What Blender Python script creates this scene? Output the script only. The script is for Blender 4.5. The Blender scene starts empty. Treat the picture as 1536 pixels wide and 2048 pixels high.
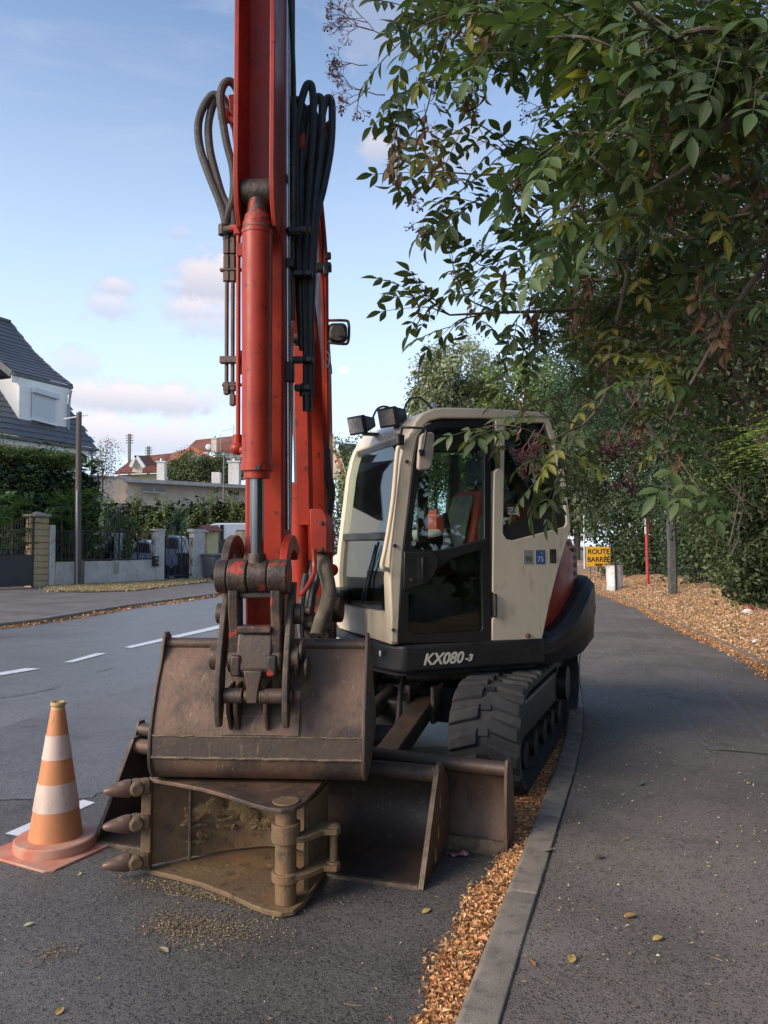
import bpy, bmesh, math, random
import numpy as np
from mathutils import Vector, Matrix
from mathutils.geometry import tessellate_polygon
R = math.radians
sc = bpy.context.scene
COL = sc.collection

# ------------------------------------------------------------------ camera
PITCH = R(2.455); FPX = 1540.0; CAMZ = 1.6
cd = bpy.data.cameras.new('camera'); cam = bpy.data.objects.new('camera', cd); COL.objects.link(cam)
cd.sensor_fit = 'VERTICAL'; cd.sensor_height = 24; cd.sensor_width = 18
cd.lens = FPX / 2048 * 24; cd.clip_start = 0.05; cd.clip_end = 6000
cam.location = (0, 0, CAMZ); cam.rotation_euler = (math.pi / 2 + PITCH, 0, 0)
sc.camera = cam

# ------------------------------------------------------------------ light
SUN_EL, SUN_AZ = R(27), R(238)           # azimuth clockwise from +Y: low in the open sky to the left
sd = bpy.data.lights.new('sun', 'SUN'); sun = bpy.data.objects.new('sun', sd); COL.objects.link(sun)
sd.energy = 1.7; sd.angle = R(32); sd.color = (1, .87, .72)
sdir = Vector((math.sin(SUN_AZ) * math.cos(SUN_EL), math.cos(SUN_AZ) * math.cos(SUN_EL), math.sin(SUN_EL)))
sun.rotation_euler = sdir.to_track_quat('Z', 'Y').to_euler(); sun.location = (0, 0, 30)
sc.view_settings.view_transform = 'Standard'; sc.view_settings.look = 'None'
sc.view_settings.exposure = 1.25; sc.view_settings.gamma = 1
sc.cycles.use_adaptive_sampling = True; sc.cycles.max_bounces = 8; sc.cycles.transparent_max_bounces = 24
sc.cycles.use_denoising = True

def ray(px, py):
    dx = (px - 768) / FPX; dy = (1024 - py) / FPX
    return Vector((dx, math.cos(PITCH) - dy * math.sin(PITCH), math.sin(PITCH) + dy * math.cos(PITCH)))
def W(px, py, Y):
    d = ray(px, py); t = Y / d.y
    return Vector((d.x * t, Y, CAMZ + d.z * t))
def G(px, py, z=0.0):
    d = ray(px, py); t = (z - CAMZ) / d.z
    return Vector((d.x * t, d.y * t, z))

# world: Nishita sky with low cumulus drawn by direction
world = bpy.data.worlds.new('World'); sc.world = world; world.use_nodes = True
nt = world.node_tree; nt.nodes.clear()
class NB:
    def __init__(s, tree): s.t = tree
    def n(s, typ, **k):
        n = s.t.nodes.new(typ)
        for a, v in k.items(): setattr(n, a, v)
        return n
    def link(s, a, b): s.t.links.new(a, b)
    def math(s, op, a, b=None, c=None, clamp=False):
        n = s.n('ShaderNodeMath', operation=op); n.use_clamp = clamp
        for i, x in enumerate((a, b, c)):
            if x is None: continue
            if isinstance(x, (int, float)): n.inputs[i].default_value = x
            else: s.link(x, n.inputs[i])
        return n.outputs[0]
    def mix(s, f, a, b, blend='MIX'):
        n = s.n('ShaderNodeMix', data_type='RGBA', blend_type=blend)
        for i, x in ((0, f), (6, a), (7, b)):
            if isinstance(x, (int, float)): n.inputs[i].default_value = x
            elif isinstance(x, tuple): n.inputs[i].default_value = (*x, 1)
            else: s.link(x, n.inputs[i])
        return n.outputs[2]
    def ramp(s, x, lo, hi, a=0.0, b=1.0, smooth=False):
        n = s.n('ShaderNodeMapRange', interpolation_type='SMOOTHSTEP' if smooth else 'LINEAR'); s.link(x, n.inputs[0])
        for i, v in ((1, lo), (2, hi), (3, a), (4, b)): n.inputs[i].default_value = v
        return n.outputs[0]
    def noise(s, vec, scale, detail=4, rough=.55, dist=0):
        n = s.n('ShaderNodeTexNoise'); s.link(vec, n.inputs['Vector'])
        n.inputs['Scale'].default_value = scale; n.inputs['Detail'].default_value = detail
        n.inputs['Roughness'].default_value = rough; n.inputs['Distortion'].default_value = dist
        return n.outputs[0]
b = NB(nt)
sky = b.n('ShaderNodeTexSky', sky_type='NISHITA'); sky.sun_disc = False
sky.sun_elevation = SUN_EL; sky.sun_rotation = SUN_AZ; sky.altitude = 50
sky.air_density = 1.0; sky.dust_density = 0.7; sky.ozone_density = 1.5
tc = b.n('ShaderNodeTexCoord'); sep = b.n('ShaderNodeSeparateXYZ'); b.link(tc.outputs['Generated'], sep.inputs[0])
az = b.math('ARCTAN2', sep.outputs[0], sep.outputs[1]); el = b.math('ARCSINE', sep.outputs[2])
comb = b.n('ShaderNodeCombineXYZ'); b.link(az, comb.inputs[0]); b.link(el, comb.inputs[1])
warp = b.noise(comb.outputs[0], 14, 6, .6); warp2 = b.noise(comb.outputs[0], 40, 8, .7)
CLOUDS = [  # pixel centre, half width, half height, density
    (415, 560, 62, 55, 1.0), (400, 628, 70, 24, .8), (232, 577, 34, 22, .8), (222, 615, 48, 24, .7), (350, 572, 24, 13, .6), (360, 468, 26, 12, .45),
    (745, 302, 50, 30, .75), (270, 800, 175, 36, 1.0), (150, 735, 50, 30, .5), (170, 870, 270, 42, .9), (380, 868, 120, 20, .5), (420, 655, 60, 22, .5),
    (760, 40, 100, 60, .35), (-260, 700, 150, 60, .9), (1900, 640, 200, 70, .8), (900, 300, 80, 40, .4)]
tot = None; low = None
for cx, cy, w, h, dn in CLOUDS:
    d = ray(cx, cy).normalized(); a0 = math.atan2(d.x, d.y); e0 = math.asin(d.z)
    da = b.math('DIVIDE', b.math('SUBTRACT', az, a0), w / FPX); de = b.math('DIVIDE', b.math('SUBTRACT', el, e0), h / FPX)
    r = b.math('SQRT', b.math('ADD', b.math('MULTIPLY', da, da), b.math('MULTIPLY', de, de)))
    r = b.math('ADD', r, b.math('MULTIPLY', b.math('SUBTRACT', warp, .5), 2.6))
    r = b.math('ADD', r, b.math('MULTIPLY', b.math('SUBTRACT', warp2, .5), 2.0))
    m = b.ramp(r, .5, 1.35, dn, 0, True)
    tot = m if tot is None else b.math('MAXIMUM', tot, m)
    s = b.math('MULTIPLY', m, b.ramp(de, -.7, .9, 0, 1, True))
    low = s if low is None else b.math('MAXIMUM', low, s)
mp = b.n('ShaderNodeMapping'); mp.inputs['Scale'].default_value = (1.2, 5, 1); b.link(comb.outputs[0], mp.inputs[0])
cir = b.ramp(b.noise(mp.outputs[0], 2.2, 7, .6, .6), .5, .8, 0, .28, True)
skyc = b.mix(1.0, sky.outputs[0], (1.0, 1.0, 1.02), 'MULTIPLY')
hz = b.ramp(el, -.05, .72, .82, 0.0, True)
skyc = b.mix(hz, skyc, (4.2, 5.0, 6.3))
skyc = b.mix(cir, skyc, (3.3, 3.7, 4.5))
cc = b.mix(low, (2.7, 2.65, 3.0), (4.7, 3.9, 3.65))
skyc = b.mix(b.math('MULTIPLY', tot, .75), skyc, cc)
bg = b.n('ShaderNodeBackground'); b.link(skyc, bg.inputs[0]); bg.inputs[1].default_value = 0.1
wo = b.n('ShaderNodeOutputWorld'); b.link(bg.outputs[0], wo.inputs[0])

# ------------------------------------------------------------------ object helpers
WM = {}
def props(o, label=None, cat=None, group=None, kind=None):
    for k, v in (('label', label), ('category', cat), ('group', group), ('kind', kind)):
        if v: o[k] = v
    return o
def place(o, parent, frame):
    frame = frame or Matrix.Identity(4)
    if parent is not None:
        o.parent = parent; o.matrix_basis = WM[parent.name].inverted() @ frame
    else: o.matrix_basis = frame
    WM[o.name] = frame.copy()
    return o
def thing(name, label, cat, loc=(0, 0, 0), group=None, rz=0):
    o = bpy.data.objects.new(name, None); COL.objects.link(o); o.empty_display_size = .2
    M_ = Matrix.Translation(loc) @ Matrix.Rotation(rz, 4, 'Z'); o.matrix_basis = M_; WM[o.name] = M_
    return props(o, label, cat, group)
def link_mesh(name, me, parent=None, frame=None):
    o = bpy.data.objects.new(name, me); COL.objects.link(o); return place(o, parent, frame)
def frame(o, x, z=(0, 0, 1)):
    x = Vector(x).normalized(); z = Vector(z).normalized(); y = z.cross(x).normalized(); z = x.cross(y)
    m = Matrix((x, y, z)).transposed().to_4x4(); m.translation = Vector(o); return m

class MB:
    def __init__(s): s.v = []; s.f = []
    def add(s, vs, fs):
        k = len(s.v); s.v += [tuple(p) for p in vs]; s.f += [tuple(i + k for i in f) for f in fs]; return s
    def box(s, c, size, rot=None):
        hx, hy, hz = size[0] / 2, size[1] / 2, size[2] / 2; c = Vector(c)
        p = [Vector((x * hx, y * hy, z * hz)) for x in (-1, 1) for y in (-1, 1) for z in (-1, 1)]
        if rot is not None: p = [rot @ q for q in p]
        return s.add([q + c for q in p], [(0, 1, 3, 2), (4, 6, 7, 5), (0, 4, 5, 1), (2, 3, 7, 6), (0, 2, 6, 4), (1, 5, 7, 3)])
    def bar(s, p0, p1, w, h, up=(0, 0, 1)):
        p0 = Vector(p0); p1 = Vector(p1); d = (p1 - p0).normalized(); up = Vector(up)
        if abs(d.dot(up)) > .98: up = Vector((0, 1, 0))
        x = d.cross(up).normalized(); z = x.cross(d)
        q = [p + x * a * w / 2 + z * c * h / 2 for p in (p0, p1) for a, c in ((-1, -1), (1, -1), (1, 1), (-1, 1))]
        return s.add(q, [(0, 3, 2, 1), (4, 5, 6, 7), (0, 1, 5, 4), (1, 2, 6, 5), (2, 3, 7, 6), (3, 0, 4, 7)])
    def to3(s, p, axis, t):
        return {'x': (t, p[0], p[1]), 'y': (p[0], t, p[1]), 'z': (p[0], p[1], t)}[axis]
    def prism(s, poly, axis, lo, hi):
        n = len(poly)
        vs = [s.to3(p, axis, lo) for p in poly] + [s.to3(p, axis, hi) for p in poly]
        return s.add(vs, [tuple(range(n)), tuple(range(2 * n - 1, n - 1, -1))] + [(i, (i + 1) % n, n + (i + 1) % n, n + i) for i in range(n)])
    def holed(s, outer, holes, axis, lo, hi):
        loops = [outer] + holes; flat = [p for l in loops for p in l]; n = len(flat)
        tris = tessellate_polygon([[Vector((p[0], p[1], 0)) for p in l] for l in loops])
        vs = [s.to3(p, axis, lo) for p in flat] + [s.to3(p, axis, hi) for p in flat]
        fs = [tuple(t) for t in tris] + [tuple(i + n for i in reversed(t)) for t in tris]
        k = 0
        for l in loops:
            m = len(l); fs += [(k + i, k + (i + 1) % m, n + k + (i + 1) % m, n + k + i) for i in range(m)]; k += m
        return s.add(vs, fs)
    def strip(s, pts, th, axis, lo, hi, closed=False):      # a bent plate: 2D polyline with thickness, extruded
        pts = [Vector(p) for p in pts]; n = len(pts); off = []
        for i, p in enumerate(pts):
            d = (pts[min(i + 1, n - 1)] - pts[max(i - 1, 0)]).normalized(); off.append(p + Vector((-d.y, d.x)) * th)
        for i in range(n - 1):
            q = [pts[i], pts[i + 1], off[i + 1], off[i]]
        vs = [s.to3(p, axis, lo) for p in pts + off] + [s.to3(p, axis, hi) for p in pts + off]; m = 2 * n; fs = []
        for i in range(n - 1):
            fs += [(i, i + 1, n + i + 1, n + i), (m + i, m + n + i, m + n + i + 1, m + i + 1), (i, m + i, m + i + 1, i + 1), (n + i, n + i + 1, m + n + i + 1, m + n + i)]
        fs += [(0, n, m + n, m), (n - 1, m + n - 1, m + 2 * n - 1, 2 * n - 1)]
        return s.add(vs, fs)
    def ring(s, c, d, r, n, ref=None):
        d = d.normalized(); ref = ref or (Vector((0, 0, 1)) if abs(d.z) < .9 else Vector((1, 0, 0)))
        x = d.cross(ref).normalized(); y = d.cross(x)
        return [c + (x * math.cos(2 * math.pi * i / n) + y * math.sin(2 * math.pi * i / n)) * r for i in range(n)]
    def cyl(s, p0, p1, r0, r1=None, n=16):
        p0 = Vector(p0); p1 = Vector(p1); r1 = r0 if r1 is None else r1; d = p1 - p0
        a = s.ring(p0, d, r0, n); c = s.ring(p1, d, r1, n)
        return s.add(a + c, [tuple(range(n)), tuple(range(2 * n - 1, n - 1, -1))] + [(i, (i + 1) % n, n + (i + 1) % n, n + i) for i in range(n)])
    def tube(s, pts, r, n=8, sub=4, r1=None):
        P = [Vector(p) for p in pts]
        if sub > 1 and len(P) > 2:
            Q = []
            for i in range(len(P) - 1):
                a, b_, c, d = P[max(i - 1, 0)], P[i], P[i + 1], P[min(i + 2, len(P) - 1)]
                for k in range(sub):
                    t = k / sub
                    Q.append(.5 * ((2 * b_) + (c - a) * t + (2 * a - 5 * b_ + 4 * c - d) * t * t + (3 * b_ - a - 3 * c + d) * t ** 3))
            P = Q + [P[-1]]
        m = len(P); vs = []; x = None
        for i, p in enumerate(P):
            d = (P[min(i + 1, m - 1)] - P[max(i - 1, 0)]).normalized()
            if x is None: x = d.cross(Vector((0, 0, 1)) if abs(d.z) < .9 else Vector((1, 0, 0))).normalized()
            x = (x - d * x.dot(d)).normalized(); y = d.cross(x); rr = r if r1 is None else r + (r1 - r) * i / (m - 1)
            vs += [p + (x * math.cos(2 * math.pi * k / n) + y * math.sin(2 * math.pi * k / n)) * rr for k in range(n)]
        fs = [tuple(range(n)), tuple(range(m * n - 1, (m - 1) * n - 1, -1))]
        for i in range(m - 1): fs += [(i * n + k, i * n + (k + 1) % n, (i + 1) * n + (k + 1) % n, (i + 1) * n + k) for k in range(n)]
        return s.add(vs, fs)
    def lathe(s, prof, n=24, c=(0, 0, 0)):
        c = Vector(c); vs = []; m = len(prof)
        for r, z in prof: vs += [c + Vector((r * math.cos(2 * math.pi * k / n), r * math.sin(2 * math.pi * k / n), z)) for k in range(n)]
        fs = [tuple(range(n - 1, -1, -1)), tuple(range((m - 1) * n, m * n))]
        for i in range(m - 1): fs += [(i * n + k, i * n + (k + 1) % n, (i + 1) * n + (k + 1) % n, (i + 1) * n + k) for k in range(n)]
        return s.add(vs, fs)
    def ball(s, c, r, n=12, m=8, sc_=(1, 1, 1)):
        c = Vector(c); prof = [(math.sin(math.pi * i / m), -math.cos(math.pi * i / m)) for i in range(m + 1)]
        vs = []; 
        for rr, z in prof: vs += [c + Vector((max(rr, .01) * math.cos(2 * math.pi * k / n) * r * sc_[0], max(rr, .01) * math.sin(2 * math.pi * k / n) * r * sc_[1], z * r * sc_[2])) for k in range(n)]
        fs = []
        for i in range(m): fs += [(i * n + k, i * n + (k + 1) % n, (i + 1) * n + (k + 1) % n, (i + 1) * n + k) for k in range(n)]
        return s.add(vs, fs)
    def quad(s, a, b_, c, d): return s.add([a, b_, c, d], [(0, 1, 2, 3)])
    def mesh(s, name, mat, smooth=35, normals=True):
        me = bpy.data.meshes.new(name); me.from_pydata(s.v, [], s.f)
        if normals:
            bm = bmesh.new(); bm.from_mesh(me); bmesh.ops.recalc_face_normals(bm, faces=bm.faces); bm.to_mesh(me); bm.free()
        if smooth:
            me.polygons.foreach_set('use_smooth', [True] * len(me.polygons)); me.set_sharp_from_angle(angle=R(smooth))
        if mat: me.materials.append(mat)
        me.update(); return me
    def build(s, name, mat, parent=None, fr=None, bevel=0, smooth=35, normals=True, seg=2):
        o = link_mesh(name, s.mesh(name, mat, smooth, normals), parent, fr)
        if bevel:
            md = o.modifiers.new('bevel', 'BEVEL'); md.width = bevel; md.segments = seg; md.limit_method = 'ANGLE'; md.angle_limit = R(38)
        return o

SPLIT = {'port_fitting', 'side_cutter_edge', 'link_crossbar', 'hitch_pin', 'pipe_fitting', 'hitch_rings', 'hitch_pad', 'hose_clamp', 'pipe_clamp', 'pipe_bracket', 'hanger', 'travel_lever', 'hitch_spring', 'rear_window_frame', 'boom_hose', 'hanging_cable', 'blade_hose', 'wiper', 'swing_bracket', 'swing_housing', 'cylinder_collar', 'small_red_pipe', 'hose_mount', 'boom_bracket', 'arm_pivot_bracket', 'hose_plug', 'back_stiffener'}
def part(name, mat, parent, fr, *calls, bevel=0, smooth=35, seg=2):
    if name in SPLIT and len(calls) > 1:          # loose pieces: one mesh object each
        return [part(name, mat, parent, fr, c, bevel=bevel, smooth=smooth, seg=seg) for c in calls][0]
    m = MB()
    for c in calls: getattr(m, c[0])(*c[1:])
    return m.build(name, mat, parent, fr, bevel, smooth, seg=seg)

def text_mesh(name, body, size, mat, parent, fr, shear=0, bold=0.0, ext=.001, sx=1.0):
    cu = bpy.data.curves.new(name, 'FONT'); cu.body = body; cu.size = size; cu.shear = shear; cu.offset = bold; cu.extrude = ext
    cu.align_x = 'CENTER'; cu.align_y = 'CENTER'
    t = bpy.data.objects.new(name, cu); COL.objects.link(t); bpy.context.view_layer.update()
    me = bpy.data.meshes.new_from_object(t.evaluated_get(bpy.context.evaluated_depsgraph_get()))
    bpy.data.objects.remove(t); me.materials.clear(); me.materials.append(mat)
    if sx != 1.0: me.transform(Matrix.Diagonal((sx, 1, 1, 1)))
    me.name = name; return link_mesh(name, me, parent, fr)

# ------------------------------------------------------------------ materials
def newmat(name):
    m = bpy.data.materials.new(name); m.use_nodes = True; m.node_tree.nodes.clear()
    nb = NB(m.node_tree); out = nb.n('ShaderNodeOutputMaterial'); return m, nb, out
def mat(name, c1, c2=None, scale=6, lo=.4, hi=.62, rough=.6, metal=0.0, c3=None, s3=40, lo3=.58, hi3=.7, bump=0.0, bs=90, rv=.12, coat=0.0, spec=.5, c4=None, s4=1.5, lo4=.5, hi4=.7, streak=None, edge=None, elo=.52, ehi=.6, scr=None, scrmap=(70, 70, 2.5), sclo=.66, schi=.7):
    m, nb, out = newmat(name); p = nb.n('ShaderNodeBsdfPrincipled'); nb.link(p.outputs[0], out.inputs[0])
    tcd = nb.n('ShaderNodeTexCoord'); v = tcd.outputs['Object']
    if streak:
        mpn = nb.n('ShaderNodeMapping'); mpn.inputs['Scale'].default_value = streak; nb.link(v, mpn.inputs[0]); vs_ = mpn.outputs[0]
    else: vs_ = v
    col = None
    if c2 is not None:
        n1 = nb.noise(vs_, scale, 6, .62, .3); col = nb.mix(nb.ramp(n1, lo, hi), c1, c2)
    if c4 is not None:
        n4 = nb.noise(v, s4, 5, .6, .5); col = nb.mix(nb.ramp(n4, lo4, hi4), col if col is not None else c1, c4)
    if c3 is not None:
        n3 = nb.noise(vs_, s3, 4, .6); col = nb.mix(nb.ramp(n3, lo3, hi3), col if col is not None else c1, c3)
    if scr is not None:
        ms = nb.n('ShaderNodeMapping'); ms.inputs['Scale'].default_value = scrmap; nb.link(v, ms.inputs[0])
        f = nb.math('MULTIPLY', nb.ramp(nb.noise(ms.outputs[0], 1.0, 3, .6), sclo, schi), nb.ramp(nb.noise(v, 4.0, 3), .4, .6))
        col = nb.mix(f, col if col is not None else c1, scr)
    if edge is not None:
        ge = nb.n('ShaderNodeNewGeometry'); be = nb.n('ShaderNodeBevel', samples=4); be.inputs['Radius'].default_value = .009
        dt = nb.n('ShaderNodeVectorMath', operation='DOT_PRODUCT'); nb.link(ge.outputs['Normal'], dt.inputs[0]); nb.link(be.outputs[0], dt.inputs[1])
        f = nb.math('MULTIPLY', nb.ramp(dt.outputs['Value'], .97, .8), nb.ramp(nb.noise(v, 30, 4), .36, .6))
        col = nb.mix(f, col if col is not None else c1, edge)
    if col is None: p.inputs['Base Color'].default_value = (*c1, 1)
    else: nb.link(col, p.inputs['Base Color'])
    nr = nb.noise(v, scale * 2.3, 4, .6); nb.link(nb.ramp(nr, .25, .75, max(.02, rough - rv), min(1, rough + rv)), p.inputs['Roughness'])
    p.inputs['Metallic'].default_value = metal; p.inputs['Coat Weight'].default_value = coat; p.inputs['Specular IOR Level'].default_value = spec
    if bump:
        nbp = nb.noise(v, bs, 5, .65); bn = nb.n('ShaderNodeBump'); bn.inputs['Strength'].default_value = bump; bn.inputs['Distance'].default_value = .01
        nb.link(nbp, bn.inputs['Height']); nb.link(bn.outputs[0], p.inputs['Normal'])
    return m
def leafmat(name, attr=True, col=(.06, .1, .03), rnd=None, gloss=.35, trans=.3):
    m, nb, out = newmat(name)
    if attr:
        a = nb.n('ShaderNodeAttribute', attribute_name='col'); c = a.outputs['Color']
    else:
        oi = nb.n('ShaderNodeObjectInfo'); c = nb.mix(nb.ramp(oi.outputs['Random'], 0, 1), col, rnd or col)
        tcd = nb.n('ShaderNodeTexCoord'); c = nb.mix(nb.ramp(nb.noise(tcd.outputs['Object'], 30, 3), .35, .7, 0, .45), c, tuple(x * .6 for x in col))
    if not attr:
        rb_ = nb.n('ShaderNodeAttribute', attribute_name='rib'); c = nb.mix(nb.ramp(rb_.outputs['Fac'], .86, .99, 0, .55), c, tuple(min(1, x * 2.2 + .03) for x in col))
    p = nb.n('ShaderNodeBsdfPrincipled'); nb.link(c, p.inputs['Base Color']); p.inputs['Roughness'].default_value = .48; p.inputs['Specular IOR Level'].default_value = gloss
    t = nb.n('ShaderNodeBsdfTranslucent'); nb.link(nb.mix(1.0, c, (1.25, 1.3, .6), 'MULTIPLY'), t.inputs[0])
    mx = nb.n('ShaderNodeMixShader'); mx.inputs[0].default_value = trans; nb.link(p.outputs[0], mx.inputs[1]); nb.link(t.outputs[0], mx.inputs[2])
    nb.link(mx.outputs[0], out.inputs[0]); return m
def glassmat(name, tint=(.75, .85, .83), refl=1.0, dirt=.06):
    m, nb, out = newmat(name); tr = nb.n('ShaderNodeBsdfTransparent'); tr.inputs[0].default_value = (*tint, 1)
    g = nb.n('ShaderNodeBsdfGlossy'); g.inputs['Roughness'].default_value = .02; g.inputs[0].default_value = (.95, 1, 1, 1)
    fr = nb.n('ShaderNodeFresnel'); fr.inputs[0].default_value = 1.5
    mx = nb.n('ShaderNodeMixShader'); nb.link(nb.math('MULTIPLY', fr.outputs[0], 1.6 * refl, clamp=True), mx.inputs[0]); nb.link(tr.outputs[0], mx.inputs[1]); nb.link(g.outputs[0], mx.inputs[2])
    df = nb.n('ShaderNodeBsdfDiffuse'); df.inputs[0].default_value = (.3, .3, .28, 1); tcd = nb.n('ShaderNodeTexCoord')
    m2 = nb.n('ShaderNodeMixShader'); nb.link(nb.ramp(nb.noise(tcd.outputs['Object'], 7, 6, .7), .4, .85, 0, dirt * 3), m2.inputs[0]); nb.link(mx.outputs[0], m2.inputs[1]); nb.link(df.outputs[0], m2.inputs[2])
    nb.link(m2.outputs[0], out.inputs[0]); return m
def asphalt(name, c1, c2, stone, rough=.75, patch=.9, bump=.5, fine=240, stain=(.02, .02, .022)):
    m, nb, out = newmat(name); p = nb.n('ShaderNodeBsdfPrincipled'); nb.link(p.outputs[0], out.inputs[0])
    tcd = nb.n('ShaderNodeTexCoord'); v = tcd.outputs['Object']
    big = nb.noise(v, patch, 6, .6, .4); col = nb.mix(nb.ramp(big, .36, .66), c1, c2)
    st = nb.noise(v, 2.7, 7, .68, .6); col = nb.mix(nb.ramp(st, .53, .7, 0, .75), col, stain)
    vo = nb.n('ShaderNodeTexVoronoi'); vo.inputs['Scale'].default_value = fine * .55; nb.link(v, vo.inputs['Vector'])
    sp = nb.n('ShaderNodeSeparateColor'); nb.link(vo.outputs['Color'], sp.inputs[0])
    col = nb.mix(nb.ramp(sp.outputs[0], .35, 1, 0, .6), col, stone)
    col = nb.mix(nb.ramp(sp.outputs[1], .68, 1, 0, .9), col, (.016, .015, .015))
    wh = nb.noise(v, 70, 2); col = nb.mix(nb.ramp(wh, .73, .78, 0, .6), col, (.25, .24, .22))
    nb.link(col, p.inputs['Base Color']); nb.link(nb.ramp(big, .3, .7, rough - .1, rough + .1), p.inputs['Roughness']); p.inputs['Specular IOR Level'].default_value = .45
    bn = nb.n('ShaderNodeBump'); bn.inputs['Strength'].default_value = bump; bn.inputs['Distance'].default_value = .006
    nb.link(nb.math('ADD', vo.outputs['Distance'], nb.noise(v, 160, 3)), bn.inputs['Height']); nb.link(bn.outputs[0], p.inputs['Normal'])
    return m

K = {}
K['asph_park'] = asphalt('parking asphalt', (.1, .094, .09), (.175, .165, .158), (.27, .255, .243), .4, .8, .32, 260, (.048, .044, .041))
K['asph_patch'] = asphalt('dark patch asphalt', (.062, .054, .048), (.13, .116, .104), (.2, .18, .163), .6, .9, .32, 260, (.04, .034, .03))
K['asph_road'] = asphalt('road asphalt', (.15, .146, .145), (.205, .2, .198), (.26, .254, .252), .42, .5, .4, 200, (.11, .107, .108))
K['asph_walk'] = asphalt('footway asphalt', (.122, .103, .09), (.215, .182, .16), (.25, .215, .19), .72, .9, .4, 300, (.075, .068, .064))
K['kerb'] = mat('kerb concrete', (.185, .157, .13), (.25, .213, .178), 5, rough=.85, c3=(.13, .115, .1), s3=14, lo3=.52, hi3=.7, bump=.5, bs=120)
K['line'] = mat('road paint', (.72, .72, .74), (.6, .6, .62), 9, rough=.6, c3=(.3, .3, .31), s3=45, lo3=.64, hi3=.72)
K['soil'] = mat('dry soil', (.26, .16, .09), (.34, .22, .13), 5, rough=.95, c3=(.07, .045, .03), s3=22, bump=.8, bs=60)
K['grass'] = mat('verge soil', (.1, .1, .05), (.16, .13, .07), 3, rough=.95, bump=.6)
K['dust'] = mat('clay dust', (.21, .15, .075), (.15, .11, .06), 12, rough=.95, bump=.4, bs=150)
K['red'] = mat('worn red paint', (.38, .036, .015), (.3, .027, .012), 2.5, rough=.42, c3=(.05, .015, .012), s3=19, lo3=.61, hi3=.74, bump=.06, bs=60, spec=.35, edge=(.1, .045, .035), elo=.54, ehi=.6, scr=(.09, .02, .014), scrmap=(34, 34, 2.2), sclo=.68, schi=.74, c4=(.16, .02, .013), s4=3.0, lo4=.48, hi4=.78)
K['redblk'] = mat('greasy red casting', (.062, .038, .028), (.03, .022, .019), 8, rough=.5, c3=(.34, .035, .018), s3=9, lo3=.57, hi3=.63, bump=.5, bs=45, metal=.15, c4=(.13, .082, .05), s4=7, lo4=.52, hi4=.66, edge=(.2, .14, .1))
K['cream'] = mat('cream paint', (.7, .6, .45), (.63, .535, .395), 3, rough=.38, c3=(.4, .31, .2), s3=16, lo3=.56, hi3=.82, coat=.15, streak=(1, 1, .3))
K['black'] = mat('black plastic', (.012, .0125, .014), (.018, .018, .019), 5, rough=.5, c3=(.035, .032, .029), s3=18, lo3=.6, hi3=.85, bump=.05, bs=200)
K['blackgloss'] = mat('black cab frame', (.01, .0105, .012), (.014, .0145, .015), 4, rough=.36, c3=(.028, .026, .024), s3=24, lo3=.62, hi3=.85)
K['rubber'] = mat('track rubber', (.03, .03, .031), (.045, .043, .041), 6, rough=.8, c3=(.08, .068, .055), s3=20, lo3=.58, hi3=.8, bump=.25, bs=100)
K['hose'] = mat('hydraulic hose', (.014, .0135, .0135), (.024, .022, .02), 8, rough=.55, c3=(.045, .04, .036), s3=40, bump=.15, bs=200)
K['hosegrey'] = mat('dusty hose', (.06, .055, .05), (.04, .036, .034), 9, rough=.7, c3=(.13, .12, .105), s3=40, bump=.15, bs=200)
K['steel'] = mat('grimy steel', (.1, .078, .06), (.05, .04, .033), 9, rough=.6, metal=.35, c3=(.18, .11, .065), s3=22, bump=.3)
K['pipe'] = mat('brown pipe', (.15, .1, .075), (.1, .07, .055), 9, rough=.5, metal=.5, c3=(.05, .04, .035), s3=30)
K['chrome'] = mat('chrome rod', (.2, .2, .21), (.16, .16, .17), 5, rough=.24, metal=1.0, rv=.05)
K['silver'] = mat('silver pipe', (.5, .5, .55), (.42, .42, .47), 7, rough=.3, metal=.9, c3=(.2, .19, .2), s3=25, lo3=.64, hi3=.75)
K['rust'] = mat('bucket steel', (.12, .07, .047), (.175, .102, .066), 3.2, rough=.58, metal=.25, c3=(.24, .17, .095), s3=22, lo3=.62, hi3=.8, bump=.35, bs=40, c4=(.05, .037, .031), s4=2.4, lo4=.46, hi4=.62, streak=(1, 1, .35), edge=(.32, .23, .15), scr=(.3, .22, .15))
K['rustdark'] = mat('dark bucket steel', (.06, .045, .037), (.1, .065, .045), 3, rough=.5, metal=.3, c3=(.16, .11, .07), s3=20, lo3=.62, hi3=.8, bump=.3, bs=40, edge=(.26, .19, .13), scr=(.22, .16, .11))
K['rustmud'] = mat('muddy bucket steel', (.14, .088, .05), (.18, .12, .06), 3, rough=.72, metal=.1, c3=(.075, .05, .035), s3=16, lo3=.55, hi3=.72, bump=.5, bs=50, c4=(.21, .115, .055), s4=5, lo4=.5, hi4=.66, edge=(.3, .21, .12), scr=(.26, .18, .1), scrmap=(8, 8, 60))
K['mud'] = mat('dried clay', (.25, .17, .085), (.19, .125, .06), 8, rough=.95, bump=1.0, bs=60)
K['weld'] = mat('worn edge', (.19, .14, .095), (.1, .07, .05), 14, rough=.6, metal=.3, bump=.6, bs=90)
K['tooth'] = mat('bucket tooth', (.19, .115, .08), (.12, .078, .056), 6, rough=.5, metal=.45, c3=(.24, .17, .12), s3=14)
K['canvas'] = mat('dirty canvas sleeve', (.15, .12, .085), (.09, .072, .05), 9, rough=.95, bump=.7, bs=60)
K['glass'] = glassmat('cab glass', (.84, .92, .9), .75, .012)
K['glassdark'] = glassmat('lower cab glass', (.4, .45, .45), .5, .02)
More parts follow.
